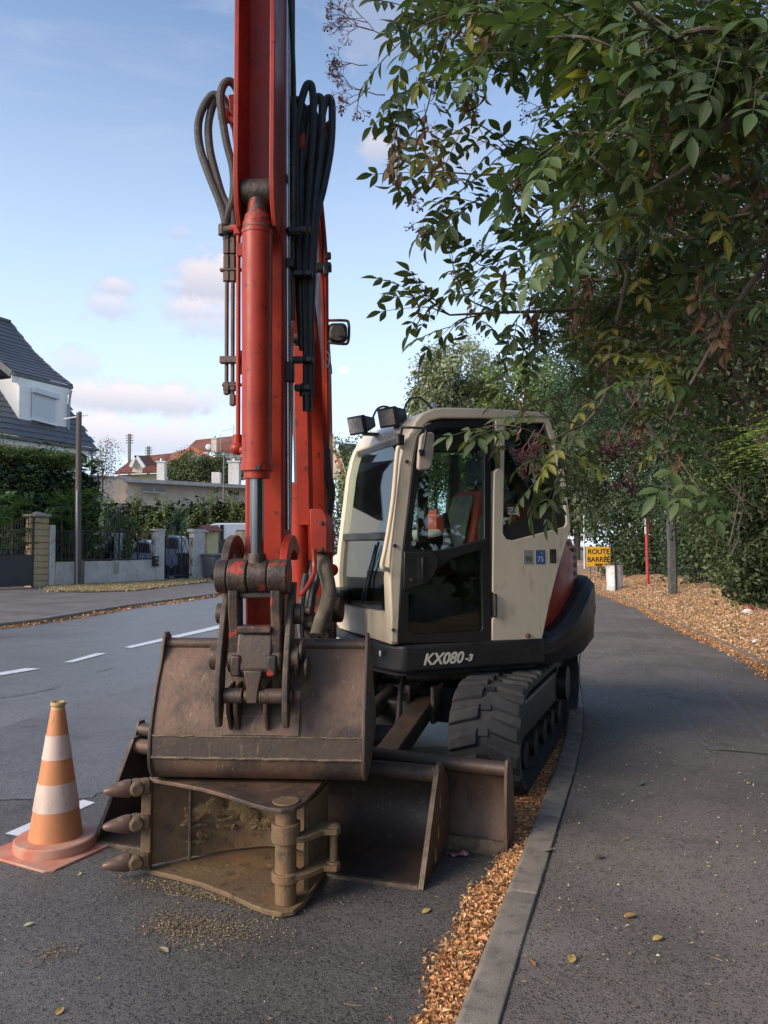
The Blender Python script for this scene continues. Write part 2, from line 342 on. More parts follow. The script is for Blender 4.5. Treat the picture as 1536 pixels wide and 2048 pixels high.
K['seat'] = mat('red seat', (.55, .06, .025), (.45, .045, .02), 5, rough=.6)
K['seatgrey'] = mat('grey fabric', (.2, .19, .17), (.14, .135, .12), 12, rough=.95, bump=.2)
K['lens'] = mat('lamp lens', (.5, .48, .44), (.3, .29, .27), 40, rough=.12, coat=.6)
K['mirror'] = mat('mirror back', (.45, .37, .3), (.38, .31, .25), 6, rough=.55)
K['letter'] = mat('lettering', (.62, .58, .5), rough=.5)
K['blue'] = mat('blue sticker', (.03, .09, .3), (.04, .12, .34), 40, rough=.4)
K['greysticker'] = mat('grey sticker', (.26, .25, .22), (.32, .31, .28), 40, rough=.4)
K['white'] = mat('white', (.72, .72, .72), rough=.5)
K['ink'] = mat('black ink', (.02, .02, .02), rough=.6)
K['dark'] = mat('dark interior', (.018, .018, .02), (.03, .03, .032), 5, rough=.7)
K['orange'] = mat('cone orange', (.6, .24, .095), (.55, .21, .08), 7, rough=.5, c3=(.42, .2, .1), s3=12, lo3=.52, hi3=.8, bump=.04, streak=(1, 1, .3), scr=(.25, .12, .07), scrmap=(30, 30, 3))
K['conebase'] = mat('cone rubber base', (.52, .17, .1), (.56, .3, .21), 5, rough=.7, c3=(.4, .25, .18), s3=11, lo3=.5, hi3=.75, bump=.1)
K['coneband'] = mat('cone reflective band', (.66, .5, .41), (.58, .42, .34), 9, rough=.4, c3=(.3, .2, .15), s3=22, lo3=.6, hi3=.76, streak=(1, 1, .3))
K['conetop'] = mat('cone worn top', (.55, .38, .16), (.5, .3, .12), 14, rough=.7)
K['berry'] = mat('elder berry', (.03, .012, .02), (.06, .012, .02), 60, rough=.35)
K['umbel'] = mat('berry stalk', (.16, .04, .05), (.11, .06, .055), 20, rough=.7)
K['bark'] = mat('bark', (.085, .066, .05), (.05, .04, .032), 14, rough=.95, bump=.8, bs=70, streak=(1, 1, .3))
K['twig'] = mat('twig bark', (.15, .11, .085), (.09, .068, .054), 20, rough=.9, bump=.3)
K['leaf'] = leafmat('foliage')
K['litter'] = leafmat('dry leaf litter', gloss=.1, trans=.1)
# ------------------------------------------------------------------ ground
rng = np.random.default_rng(7)
def sheet(name, pts, z, m, parent=None, kind='structure'):
    o = MB().add([(p[0], p[1], z if len(p) < 3 else p[2]) for p in pts], [tuple(range(len(pts)))]).build(name, m, parent, None, smooth=0)
    return props(o, kind=kind) if kind else o
def ribbon(name, A, B_, m, kind='structure', th=0):
    mb = MB(); n = len(A); mb.add([tuple(p) for p in A] + [tuple(p) for p in B_], [(i, i + 1, n + i + 1, n + i) for i in range(n - 1)])
    o = mb.build(name, m, None, None, smooth=0); return props(o, kind=kind) if kind else o
def resample(P, step):
    P = [Vector(p) for p in P]; out = [P[0]]; acc = 0
    for a, c in zip(P, P[1:]):
        L = (c - a).length; t = step - acc
        while t <= L: out.append(a + (c - a) * t / L); t += step
        acc = (acc + L) % step if t - step <= L else acc + L
        acc = L - (t - step)
    return out
def smoothline(P, sub=6):
    P = [Vector(p) for p in P]; Q = []
    for i in range(len(P) - 1):
        a, b_, c, d = P[max(i - 1, 0)], P[i], P[i + 1], P[min(i + 2, len(P) - 1)]
        for k in range(sub):
            t = k / sub
            Q.append(.5 * ((2 * b_) + (c - a) * t + (2 * a - 5 * b_ + 4 * c - d) * t * t + (3 * b_ - a - 3 * c + d) * t ** 3))
    return Q + [P[-1]]

sheet('ground', [(-400, -60), (400, -60), (400, 900), (-400, 900)], -.03, K['grass'])
KZ = .10
k_px = [(903, 2048), (957, 1906), (1015, 1768), (1060, 1656), (1096, 1580), (1120, 1500), (1131, 1469), (1135, 1423), (1133, 1345)]
kr = [G(*p, KZ) for p in k_px]
kr = [Vector((-.45, .6, KZ)), Vector((-.08, 1.6, KZ))] + [kr[0], kr[1], kr[3], kr[5], kr[7], kr[8]]
kr += [Vector((3.0, 12.5, KZ)), Vector((4.05, 18, KZ)), Vector((4.9, 24, KZ)), Vector((6.2, 36, KZ)), Vector((7.5, 52, KZ)), Vector((9, 80, KZ))]
kr = smoothline(kr, 6)
def offs(P, d):
    out = []
    for i, p in enumerate(P):
        t = (P[min(i + 1, len(P) - 1)] - P[max(i - 1, 0)]); t.z = 0; t.normalize(); out.append(p + Vector((t.y, -t.x, 0)) * d)
    return out
kl = [G(*p, KZ) for p in [(0, 1246), (110, 1233), (250, 1210), (430, 1187)]]
kl = [Vector((-13.5, -8, KZ)), Vector((-10.3, 5, KZ))] + kl + [Vector((-3.6, 30, KZ)), Vector((-1.5, 40, KZ)), Vector((.5, 54, KZ)), Vector((2.0, 80, KZ))]
kl = smoothline(kl, 5)
kn = [G(*p, KZ + .03) for p in [(1536, 1333), (1472, 1301), (1436, 1283), (1377, 1259), (1332, 1238), (1288, 1216), (1228, 1194), (1184, 1176)]]
kn = [Vector((2.2, -4, .13)), Vector((3.3, 3, .13)), Vector((4.1, 6.6, .13))] + kn + [Vector((7.9, 34, .13)), Vector((9.2, 52, .13)), Vector((10.6, 80, .13))]
kn = smoothline(kn, 4)
# road: full width sheet and, 4 mm above it, the rougher parking lane along the right kerb
def at_y(P, y):
    for a, c in zip(P, P[1:]):
        if a.y <= y <= c.y: return a.x + (c.x - a.x) * (y - a.y) / (c.y - a.y)
    return P[0].x if y < P[0].y else P[-1].x
ys = [-4, 0, .6, 1, 2, 3, 4, 5, 6, 7, 8, 9, 10, 12, 14, 16, 18, 21, 24, 28, 32, 36, 40, 46, 54, 66, 79]
ribbon('road', [(at_y(kl, y), y, 0) for y in ys], [(at_y(kr, y) + .02, y, 0) for y in ys], K['asph_road'])
pe = [Vector((-3.3, -4, .004)), Vector((-3.0, 2, .004)), G(0, 1600, .004), G(300, 1530, .004), G(700, 1470, .004), Vector((.2, 8, .004)), Vector((.9, 14, .004)), Vector((2.2, 22, .004))]
pe = [Vector((-4.6, -4, .004)), Vector((-3.9, 1, .004)), G(0, 1455, .004), G(311, 1364, .004), G(440, 1322, .004), Vector((-1.6, 13.5, .004)), Vector((-.4, 19, .004)), Vector((1.0, 26, .004))]
pe = smoothline(pe, 4)
pys = [-4, 0, .6, 1, 2, 3, 4, 5, 6, 7, 8, 9, 10, 12, 14, 16, 18, 21, 24, 26]
ribbon('parking_lane', [(at_y(pe, y), y, .004) for y in pys], [(at_y(kr, y) + .02, y, .004) for y in pys], K['asph_park'])
tl = smoothline([Vector((-3.1, G(-20, 1600).y, .0055)), G(-20, 1600, .0055), G(40, 1598, .0055), G(110, 1600, .0055), G(170, 1597, .0055), G(215, 1580, .0055), G(300, 1545, .0055), G(520, 1510, .0055), G(800, 1495, .0055), G(1128, 1490, .0055)], 4)
tl = [p for p in tl if p.x > at_y(pe, p.y)]
MB().add([tuple(p) for p in tl] + [(at_y(kr, y) + .02, y, .0055) for y in (5.5, 5, 4, 3, 2, 1, .6, -4)] + [(at_y(pe, y), y, .0055) for y in (-4, 0, 1, 2, 3)], [tuple(range(len(tl) + 13))]).build('asphalt_patch', K['asph_patch'], None, None, smooth=0)['kind'] = 'structure'
# footways
kin = offs(kr, .14)
fy = [-4, 0, .6, 1, 2, 3, 4, 5, 6, 7, 8, 9, 10, 12, 14, 16, 18, 21, 24, 28, 32, 36, 40, 46, 54, 66, 79]
ribbon('footway', [(at_y(kin, y) + .005, y, KZ - .006) for y in fy], [(at_y(kn, y) + .02, y, KZ - .006 + .012) for y in fy], K['asph_walk'])
lfence = [Vector((-24, 10, .15)), G(0, 1178, .15), G(67, 1174, .15), G(111, 1166, .15), G(322, 1155, .15), G(404, 1157, .15), Vector((-6.6, 38, .15)), Vector((-4.5, 48, .15)), Vector((-1, 80, .15))]
llf = offs(kl, -.16)
ribbon('pavement', [Vector((p.x, p.y, KZ - .006)) for p in llf], [Vector((p.x - 20, p.y + 4, KZ + .04)) for p in llf], K['asph_walk'])

def kerb(name, label, P, w, h, step, z0, top, side=1, seed=1):
    rnd = random.Random(seed)
    root = bpy.data.objects.new(name, None); COL.objects.link(root); WM[root.name] = Matrix.Identity(4); root['kind'] = 'structure'
    Q = resample(P, step)
    for i, (a, c) in enumerate(zip(Q, Q[1:])):
        if not (top[0] < a.y < top[1]): continue
        d = (c - a); d.z = 0; L = d.length; d.normalize(); nrm = Vector((d.y, -d.x, 0)) * side
        fr = frame(a + nrm * rnd.uniform(-.004, .004) + Vector((0, 0, rnd.uniform(-.004, .003))), d)
        s = -side
        prof = [(0.0, z0 - a.z), (0.0, -.02), (.012 * s, -.004), (.03 * s, 0), (w * s, 0), (w * s, z0 - a.z)]
        MB().prism(prof, 'x', .006, L - .008).build('kerb_stone', K['kerb'], root, fr, bevel=.01)
    return root
kerb('right_kerb', '', kr, .14, .1, 1.0, -.03, (.5, 60), 1, 2)
kerb('left_kerb', '', [p for p in kl], .16, .1, 1.0, -.03, (8, 60), -1, 3)
kerb('bank_kerb', '', kn, .12, .06, 1.0, .02, (2, 60), 1, 4)

# painted lines
def line_quad(pxs, name='road_marking'):
    props(MB().add([G(*p, .008) for p in pxs], [(0, 1, 2, 3)]).build(name, K['line'], None, None, smooth=0), kind='structure')
line_quad([(-60, 1361), (82, 1337), (52, 1336), (-60, 1355)])
line_quad([(0, 1358.5), (83, 1340), (66, 1337), (-10, 1353)], 'road_marking') if False else None
line_quad([(127, 1324.5), (146, 1324.5), (213, 1306.5), (193, 1306)])
line_quad([(249, 1294), (262, 1296), (470, 1250), (470, 1243)])
for i in range(5):
    y0 = 22 + i * 5.0
    xa = -3.09 + (y0 - 15.7) * .27; ln = 2.6
    props(MB().add([(xa - .07, y0, .008), (xa + .07, y0, .008), (xa + .07 + ln * .27, y0 + ln, .008), (xa - .07 + ln * .27, y0 + ln, .008)], [(0, 1, 2, 3)]).build('road_marking', K['line'], None, None, smooth=0), kind='structure')
props(MB().add([G(*p, .009) for p in [(10, 1667), (40, 1673), (190, 1605), (166, 1599)]], [(0, 1, 2, 3)]).build('parking_marking', K['line'], None, None, smooth=0), kind='structure')
# open joints in the road surface, thin raised tar lines
def tarline(pxs, w, seed):
    rnd = random.Random(seed); P = resample(smoothline([G(*p, .0095) for p in pxs], 4), .07); A = []; B_ = []
    for i, p in enumerate(P):
        d = (P[min(i + 1, len(P) - 1)] - P[max(i - 1, 0)]).normalized(); n = Vector((d.y, -d.x, 0)); c = n * rnd.uniform(-.02, .02); ww = w * rnd.uniform(.4, 1.2)
        A.append(p + c - n * ww); B_.append(p + c + n * ww)
    return ribbon('road_joint', A, B_, K['ink'])
tarline([(-20, 1600), (40, 1598), (110, 1600), (170, 1597), (215, 1580), (300, 1545)], .007, 1)
tarline([(0, 1395), (60, 1386), (130, 1370)], .01, 2)
tarline([(0, 1275), (20, 1274), (38, 1271)], .012, 3)
tarline([(190, 1345), (232, 1333)], .01, 4)
# dark gap between kerb and footway, pale trench seams on the footway
def seam(P, w, z, m, seed, nm):
    rnd = random.Random(seed); P = resample([Vector((p.x, p.y, z)) for p in P], .06); A = []; B_ = []
    for i, p in enumerate(P):
        d = (P[min(i + 1, len(P) - 1)] - P[max(i - 1, 0)]).normalized(); nn = Vector((d.y, -d.x, 0)); c = nn * rnd.uniform(-.003, .003); ww = w * rnd.uniform(.5, 1.2)
        A.append(p + c - nn * ww); B_.append(p + c + nn * ww)
    ribbon(nm, A, B_, m)
K['palejoint'] = asphalt('worn seam', (.17, .155, .145), (.2, .18, .168), (.25, .23, .21), .75, .9, .3, 300)
seam([p for p in kin if 0.5 < p.y < 12], .005, KZ - .001, K['ink'], 3, 'kerb_gap')
seam(smoothline([G(*p, KZ) for p in [(1230, 1215), (1290, 1262), (1380, 1330), (1470, 1410), (1560, 1500)]], 5), .035, KZ + .002, K['palejoint'], 5, 'footway_seam')
seam(smoothline([G(*p, KZ) for p in [(1190, 1225), (1240, 1275), (1300, 1350), (1345, 1400), (1400, 1480), (1440, 1510)]], 5), .025, KZ + .002, K['palejoint'], 6, 'footway_seam')
seam(smoothline([G(*p, KZ) for p in [(1415, 1500), (1470, 1503), (1560, 1512)]], 4), .012, KZ + .003, K['ink'], 7, 'footway_seam')

# ------------------------------------------------------------------ leaf litter
def np_obj(name, V, F, cols, m, parent=None, kind=None, smooth=False):
    me = bpy.data.meshes.new(name); me.from_pydata(V.tolist(), [], F.tolist())
    if cols is not None:
        ca = me.color_attributes.new('col', 'FLOAT_COLOR', 'POINT'); c4 = np.ones((len(V), 4), np.float32); c4[:, :3] = cols
        ca.data.foreach_set('color', c4.ravel())
    me.materials.append(m); o = link_mesh(name, me, parent, None)
    if kind: o['kind'] = kind
    return o
def leaf_quads(P, N, L, Wd, rg, cols, bend=.25, D=None):
    # P centres, N normals; diamond leaves folded along the midrib: base, left, tip, right
    n = len(P); N = N / (np.linalg.norm(N, axis=1, keepdims=True) + 1e-9)
    if D is None: D = rg.normal(size=(n, 3))
    D = D - N * (D * N).sum(1, keepdims=True); D /= (np.linalg.norm(D, axis=1, keepdims=True) + 1e-9); S = np.cross(N, D)
    L = np.asarray(L).reshape(-1, 1) * np.ones((n, 1)); Wd = np.asarray(Wd).reshape(-1, 1) * np.ones((n, 1))
    up = N * Wd * bend
    V = np.stack([P - D * L / 2, P - D * L * .05 + S * Wd / 2 + up, P + D * L / 2, P - D * L * .05 - S * Wd / 2 + up], 1).reshape(-1, 3)
    i = np.arange(n)[:, None] * 4; F = np.concatenate([i + np.array([[0, 1, 2]]), i + np.array([[0, 2, 3]])], 0)
    return V, F, np.repeat(cols, 4, axis=0)
def pal(rg, n, cols, jit=.25):
    c = np.array(cols)[rg.integers(0, len(cols), n)]; return np.clip(c * (1 + rg.normal(0, jit, (n, 1))), .003, .9)
BANK = [(.62, .38, .21), (.7, .46, .27), (.78, .56, .38), (.52, .3, .16), (.66, .4, .22), (.38, .22, .13), (.34, .25, .17), (.56, .4, .25)]
DRY = [(.6, .3, .13), (.68, .37, .17), (.76, .48, .27), (.5, .23, .1), (.64, .32, .14), (.38, .18, .085), (.3, .19, .115), (.52, .33, .18)]
def litter_along(name, P, lo, hi, n, seed, L=(.025, .05), yr=(0, 99), zf=.0, heap=.0, wide=None):
    rg = np.random.default_rng(seed); Q = np.array([tuple(p) for p in P]); seg = Q[1:] - Q[:-1]; ln = np.linalg.norm(seg[:, :2], axis=1)
    ok = (Q[:-1, 1] > yr[0]) & (Q[:-1, 1] < yr[1]); pr = ln * ok; pr = pr / pr.sum()
    i = rg.choice(len(seg), n, p=pr); t = rg.random((n, 1)); c = Q[i] + seg[i] * t
    d = seg[i] / ln[i][:, None]; nr = np.stack([d[:, 1], -d[:, 0], 0 * d[:, 0]], 1)
    s = rg.beta(1.3, 1.9, n); wv = .8 + .16 * np.sin(c[:, 1] * 1.7 + seed) + .12 * np.sin(c[:, 1] * 4.3 + 1.3 * seed) + .1 * np.sin(c[:, 1] * 9.7 + c[:, 1] ** 1.3) + rg.normal(0, .13, n)
    o = hi + (lo - hi) * s * wv
    pos = c + nr * o[:, None]; pos[:, 2] = zf + heap * np.clip(1 - s, 0, 1) * rg.random(n) + rg.random(n) * .012
    N = rg.normal(size=(n, 3)) * .55; N[:, 2] += 1
    V, F, C = leaf_quads(pos, N, (lz := rg.uniform(*L, n) * np.exp(rg.normal(0, .22, n))), lz * rg.uniform(.4, .75, n), rg, pal(rg, n, DRY, .32), .5)
    return np_obj(name, V, F, C, K['litter'], None, 'stuff')
o = litter_along('gutter_leaves', kr, -.23, -.005, 52000, 5, (.013, .028), (.6, 9.5), .006, .05); props(o, 'strip of dry orange leaves along the right kerb gutter', 'leaf litter')
o = litter_along('gutter_leaves', kr, -.3, -.02, 5000, 15, (.02, .05), (8, 30), .006, .04); props(o, 'dry leaves in the far gutter beyond the excavator', 'leaf litter')
o = litter_along('footway_edge_leaves', kn, -.28, -.01, 18000, 6, (.016, .036), (3, 40), .108, .03); props(o, 'orange dry leaves along the footway edge below the bank', 'leaf litter')
o = litter_along('left_gutter_leaves', kl, .35, .02, 2600, 8, (.03, .07), (12, 34), .006, .04); props(o, 'patches of dry leaves in the gutter of the far left kerb', 'leaf litter')

# bank: earth slope between the footway and the shrubs, covered with fallen leaves
bys = [1, 3, 5, 7, 8, 9, 10, 11, 12, 13, 14, 15, 16, 18, 20, 22, 25, 28, 32, 40, 52, 66, 79]
def hedge_x(y): return np.interp(y, [0, 8, 12, 13.5, 16, 20, 25, 32, 45, 80], [4.2, 4.9, 6.0, 6.4, 7.4, 8.6, 9.2, 10.0, 11.6, 14])
def bank_z(x, y):
    x0 = at_y(kn, y) + .1; t = (x - x0) / max(.4, (hedge_x(y) - x0)); t = min(max(t, 0), 2.2)
    return .125 + .34 * (t if t < 1 else 1 + (t - 1) * .25) ** .8 + .03 * math.sin(x * 3.1 + y * 1.7) * min(1, t * 3) + .02 * math.sin(x * 7 - y * 4) * min(1, t * 3)
mb = MB(); cols_ = 14; vs = []
bys2 = np.unique(np.concatenate([np.arange(1, 30, .5), np.arange(30, 80, 3)]))
for y in bys2:
    x0 = at_y(kn, y) + .1; x1 = hedge_x(y) + 3.5
    for k in range(cols_): x = x0 + (x1 - x0) * k / (cols_ - 1); vs.append((x, y, bank_z(x, y)))
mb.add(vs, [(r * cols_ + k, r * cols_ + k + 1, (r + 1) * cols_ + k + 1, (r + 1) * cols_ + k) for r in range(len(bys2) - 1) for k in range(cols_ - 1)])
props(mb.build('bank', K['soil'], None, None, smooth=60, normals=False), kind='structure')
rg = np.random.default_rng(31); n = 80000
yy = 5 + 30 * rg.random(n) ** 1.35; xx = np.array([at_y(kn, y) + .08 for y in yy]); xx = xx + (np.array([hedge_x(y) for y in yy]) + .6 - xx) * rg.random(n)
zz = np.array([bank_z(x, y) for x, y in zip(xx, yy)]) + rg.random(n) * .03
N = rg.normal(size=(n, 3)) * .5; N[:, 2] += 1
V, F, C = leaf_quads(np.stack([xx, yy, zz], 1), N, (lz := rg.uniform(.022, .05, n) * np.exp(rg.normal(0, .22, n))), lz * rg.uniform(.4, .75, n), rg, pal(rg, n, BANK, .3), .5)
props(np_obj('bank_leaves', V, F, C, K['litter'], None, 'stuff'), 'carpet of dry brown leaves covering the bank beside the footway', 'leaf litter')
# loose crumbs and small leaves over the footway, the road
def crumbs(name, label, n, gen, seed, L, cols, zf):
    rg = np.random.default_rng(seed); P = np.array([gen(rg) for _ in range(n)]); P[:, 2] = zf
    N = rg.normal(size=(n, 3)) * .35; N[:, 2] += 1
    V, F, C = leaf_quads(P, N, rg.uniform(*L, n), rg.uniform(L[0] * .4, L[1] * .45, n), rg, pal(rg, n, cols, .3), .3)
    props(np_obj(name, V, F, C, K['litter'], None, 'stuff'), label, 'leaf litter')
PALE = [(.45, .36, .2), (.5, .42, .27), (.38, .26, .13), (.42, .42, .38), (.3, .18, .09), (.1, .07, .05)]
def g_walk(rg):
    y = 1.8 + 22 * rg.random() ** 1.6; a = at_y(kin, y); c = at_y(kn, y); return (a + (c - a) * rg.random(), y, 0)
crumbs('footway_crumbs', 'scattered pale leaf crumbs and twigs over the footway', 5200, g_walk, 3, (.006, .024), PALE, KZ + .008)
def g_road(rg):
    y = 1.9 + 5 * rg.random() ** 1.2; return (-2.6 + rg.random() * (at_y(kr, y) - .15 + 2.6), y, 0)
crumbs('road_crumbs', 'scattered tiny leaf crumbs and grit on the parking lane', 900, g_road, 4, (.005, .016), PALE, .012)
# thin dry straws
def straws(name, label, gen, n, seed, zf):
    rnd = random.Random(seed); rg = np.random.default_rng(seed); mb = MB()
    for _ in range(n):
        x, y, _z = gen(rg); a = rnd.uniform(0, 6.3); L = rnd.uniform(.02, .07); d = Vector((math.cos(a), math.sin(a), 0)); nn = Vector((-d.y, d.x, 0))
        p = Vector((x, y, zf)); mb.tube([p, p + d * L * .5 + nn * L * rnd.uniform(-.15, .15), p + d * L], .0012, 3, 2)
    props(mb.build(name, mat(name, (.34, .26, .15), (.25, .18, .1), 9, rough=.9), None, None), label, 'straw', kind='stuff')
straws('road_straws', 'thin dry stalks lying on the asphalt in front of the buckets', g_road, 45, 5, .009)
straws('footway_straws', 'thin dry stalks lying on the right footway', g_walk, 90, 6, KZ + .003)
# clay patches
def blob(name, label, px, rx, ry, rz, seed, z=.0085):
    rnd = random.Random(seed); c = G(*px, z); n = 40; pts = []
    ph = [rnd.uniform(0, 6.3) for _ in range(5)]
    for i in range(n):
        t = 2 * math.pi * i / n; r = 1 + .22 * math.sin(3 * t + ph[0]) + .16 * math.sin(5 * t + ph[1]) + .12 * math.sin(9 * t + ph[2]) + .1 * math.sin(14 * t + ph[3])
        x, y = rx * r * math.cos(t), ry * r * math.sin(t); pts.append((c.x + x * math.cos(rz) - y * math.sin(rz), c.y + x * math.sin(rz) + y * math.cos(rz)))
    return pts
def dirt(name, label, specs, seed, n):
    rg = np.random.default_rng(seed); P = []
    for px, py, rx, ry, a, w in specs:
        c = G(px, py, .006); k = int(n * w); g = rg.normal(size=(k, 2)) * .95; x = g[:, 0] * rx; y = g[:, 1] * ry
        P.append(np.stack([c.x + x * math.cos(a) - y * math.sin(a), c.y + x * math.sin(a) + y * math.cos(a), .007 + .006 * rg.random(k)], 1))
    P = np.concatenate(P); k = len(P); N = rg.normal(size=(k, 3)) * .3; N[:, 2] += 1; s = rg.uniform(.004, .012, k)
    V, F, C = leaf_quads(P, N, s, s * .8, rg, pal(rg, k, [(.28, .21, .125), (.33, .25, .15), (.22, .165, .1)], .2), .2)
    props(np_obj(name, V, F, C, K['litter'], None, 'stuff'), label, 'clay crumbs')
dirt('clay_crumbs', 'ochre clay crumbs spilt on the asphalt before the toothed bucket', [(400, 1790, .2, .03, -.35, .5), (330, 1770, .1, .03, -.3, .2), (390, 1850, .14, .07, -.2, .6), (440, 1870, .12, .08, 0, .3), (350, 1855, .08, .05, 0, .25), (105, 1908, .05, .04, .6, .12), (470, 1805, .12, .02, -.4, .2)], 9, 1700)
def fallen_leaf(px, py, z, size, col, a, seed):
    rnd = random.Random(seed); m = bpy.data.materials.get('fallen ' + str(col)) or mat('fallen ' + str(col), col, tuple(x * .7 for x in col), 60, rough=.7)
    c = G(px, py, z + .004); mb = MB(); n = 6
    for s in (-1, 1):
        pts = [Vector((t, s * .34 * math.sin(math.pi * min(1, t * .95 + .03)) ** .8 * (1.15 - .5 * t), .14 * abs(math.sin(math.pi * t)) * (1 if s > 0 else .6) + .12 * t * t)) * size for t in [i / n for i in range(n + 1)]]
        mid = [Vector((t, 0, .02 + .1 * t * t)) * size for t in [i / n for i in range(n + 1)]]
        mb.add(pts + mid, [(i, i + 1, n + 2 + i, n + 1 + i) for i in range(n)])
    o = mb.build('fallen_leaf', m, None, Matrix.Translation(c) @ Matrix.Rotation(a, 4, 'Z'), normals=False)
    return o
YL = (.5, .36, .1); BR = (.36, .2, .08); PG = (.42, .42, .2)
for i, (px, py, z, s, c, a, lab) in enumerate([
    (1142, 1925, KZ, .05, YL, 1.2, 'pale yellow fallen leaf on the footway nearest the lower kerb stone'), (1070, 1932, KZ, .04, BR, 2.0, 'reddish brown fallen leaf on the footway beside the kerb joint'),
    (1306, 1880, KZ, .045, YL, .4, 'yellow fallen leaf alone in the middle of the footway'), (1248, 1833, KZ, .05, BR, .1, 'curled tan leaf on the footway above the yellow one'),
    (1086, 1702, KZ, .05, (.2, .17, .12), .2, 'grey brown leaf lying flat on the kerb top'), (1278, 1570, KZ, .07, (.14, .17, .08), 1, 'crumpled green leaf on the footway'),
    (1495, 1568, KZ, .04, YL, .8, 'small yellow leaf at the right edge of the footway'), (336, 1904, .006, .05, (.5, .4, .24), 2.6, 'cream coloured leaf on the asphalt before the clay patch'),
    (47, 1852, .006, .04, PG, .5, 'pale green leaf on the asphalt below the cone'), (158, 1751, .006, .035, PG, 1.9, 'small yellow green leaf beside the cone plate'),
    (845, 1826, .006, .045, YL, .7, 'yellow and brown leaf on the asphalt near the wide bucket'), (113, 2030, .006, .04, (.5, .3, .1), 1.4, 'orange leaf on the asphalt at the lower left'),
    (1190, 1716, KZ, .05, (.1, .075, .05), .3, 'dark crumpled leaf on the footway beside the kerb')]):
    props(fallen_leaf(px, py, z, s, c, a, i), lab, 'fallen leaf', 'single fallen leaves on the asphalt')
# ------------------------------------------------------------------ excavator
CX, CY = .30, 6.40
EX = thing('excavator', 'red and cream tracked excavator with its arm raised, parked beside the kerb', 'excavator', (CX, CY, 0))
AFm = frame((-.585, 3.92, 0), (-.06, -1, 0)); AFi = AFm.inverted()
fS = Vector((-math.cos(R(22)), -math.sin(R(22)), 0)); SFm = frame((CX, CY, 0), fS); SFi = SFm.inverted()
fU = Vector((-.366, -.930, 0)); UFm = frame((CX, CY, 0), fU); UFi = UFm.inverted()
def AP(px, py, u): return AFi @ W(px, py, 3.92 - u)          # photo point at distance u in front of the arm pins
def plane_pt(px, py, o, n):
    d = ray(px, py); c = Vector((0, 0, CAMZ)); return c + d * ((o - c).dot(n) / d.dot(n))
SB = 1.13                                                     # outer side of the cab, left of the slew centre
lS = SFm.to_3x3() @ Vector((0, 1, 0))
def SP(px, py, bb=SB):
    q = SFi @ plane_pt(px, py, SFm @ Vector((0, bb, 0)), lS); return (q.x, q.z)
def c5(cx, cy, bb=SB): return SP(640 + cx * .3776, 780 + cy * .3776, bb)
red, rb, blk, blg, crm, hs, hg, stl = K['red'], K['redblk'], K['black'], K['blackgloss'], K['cream'], K['hose'], K['hosegrey'], K['steel']

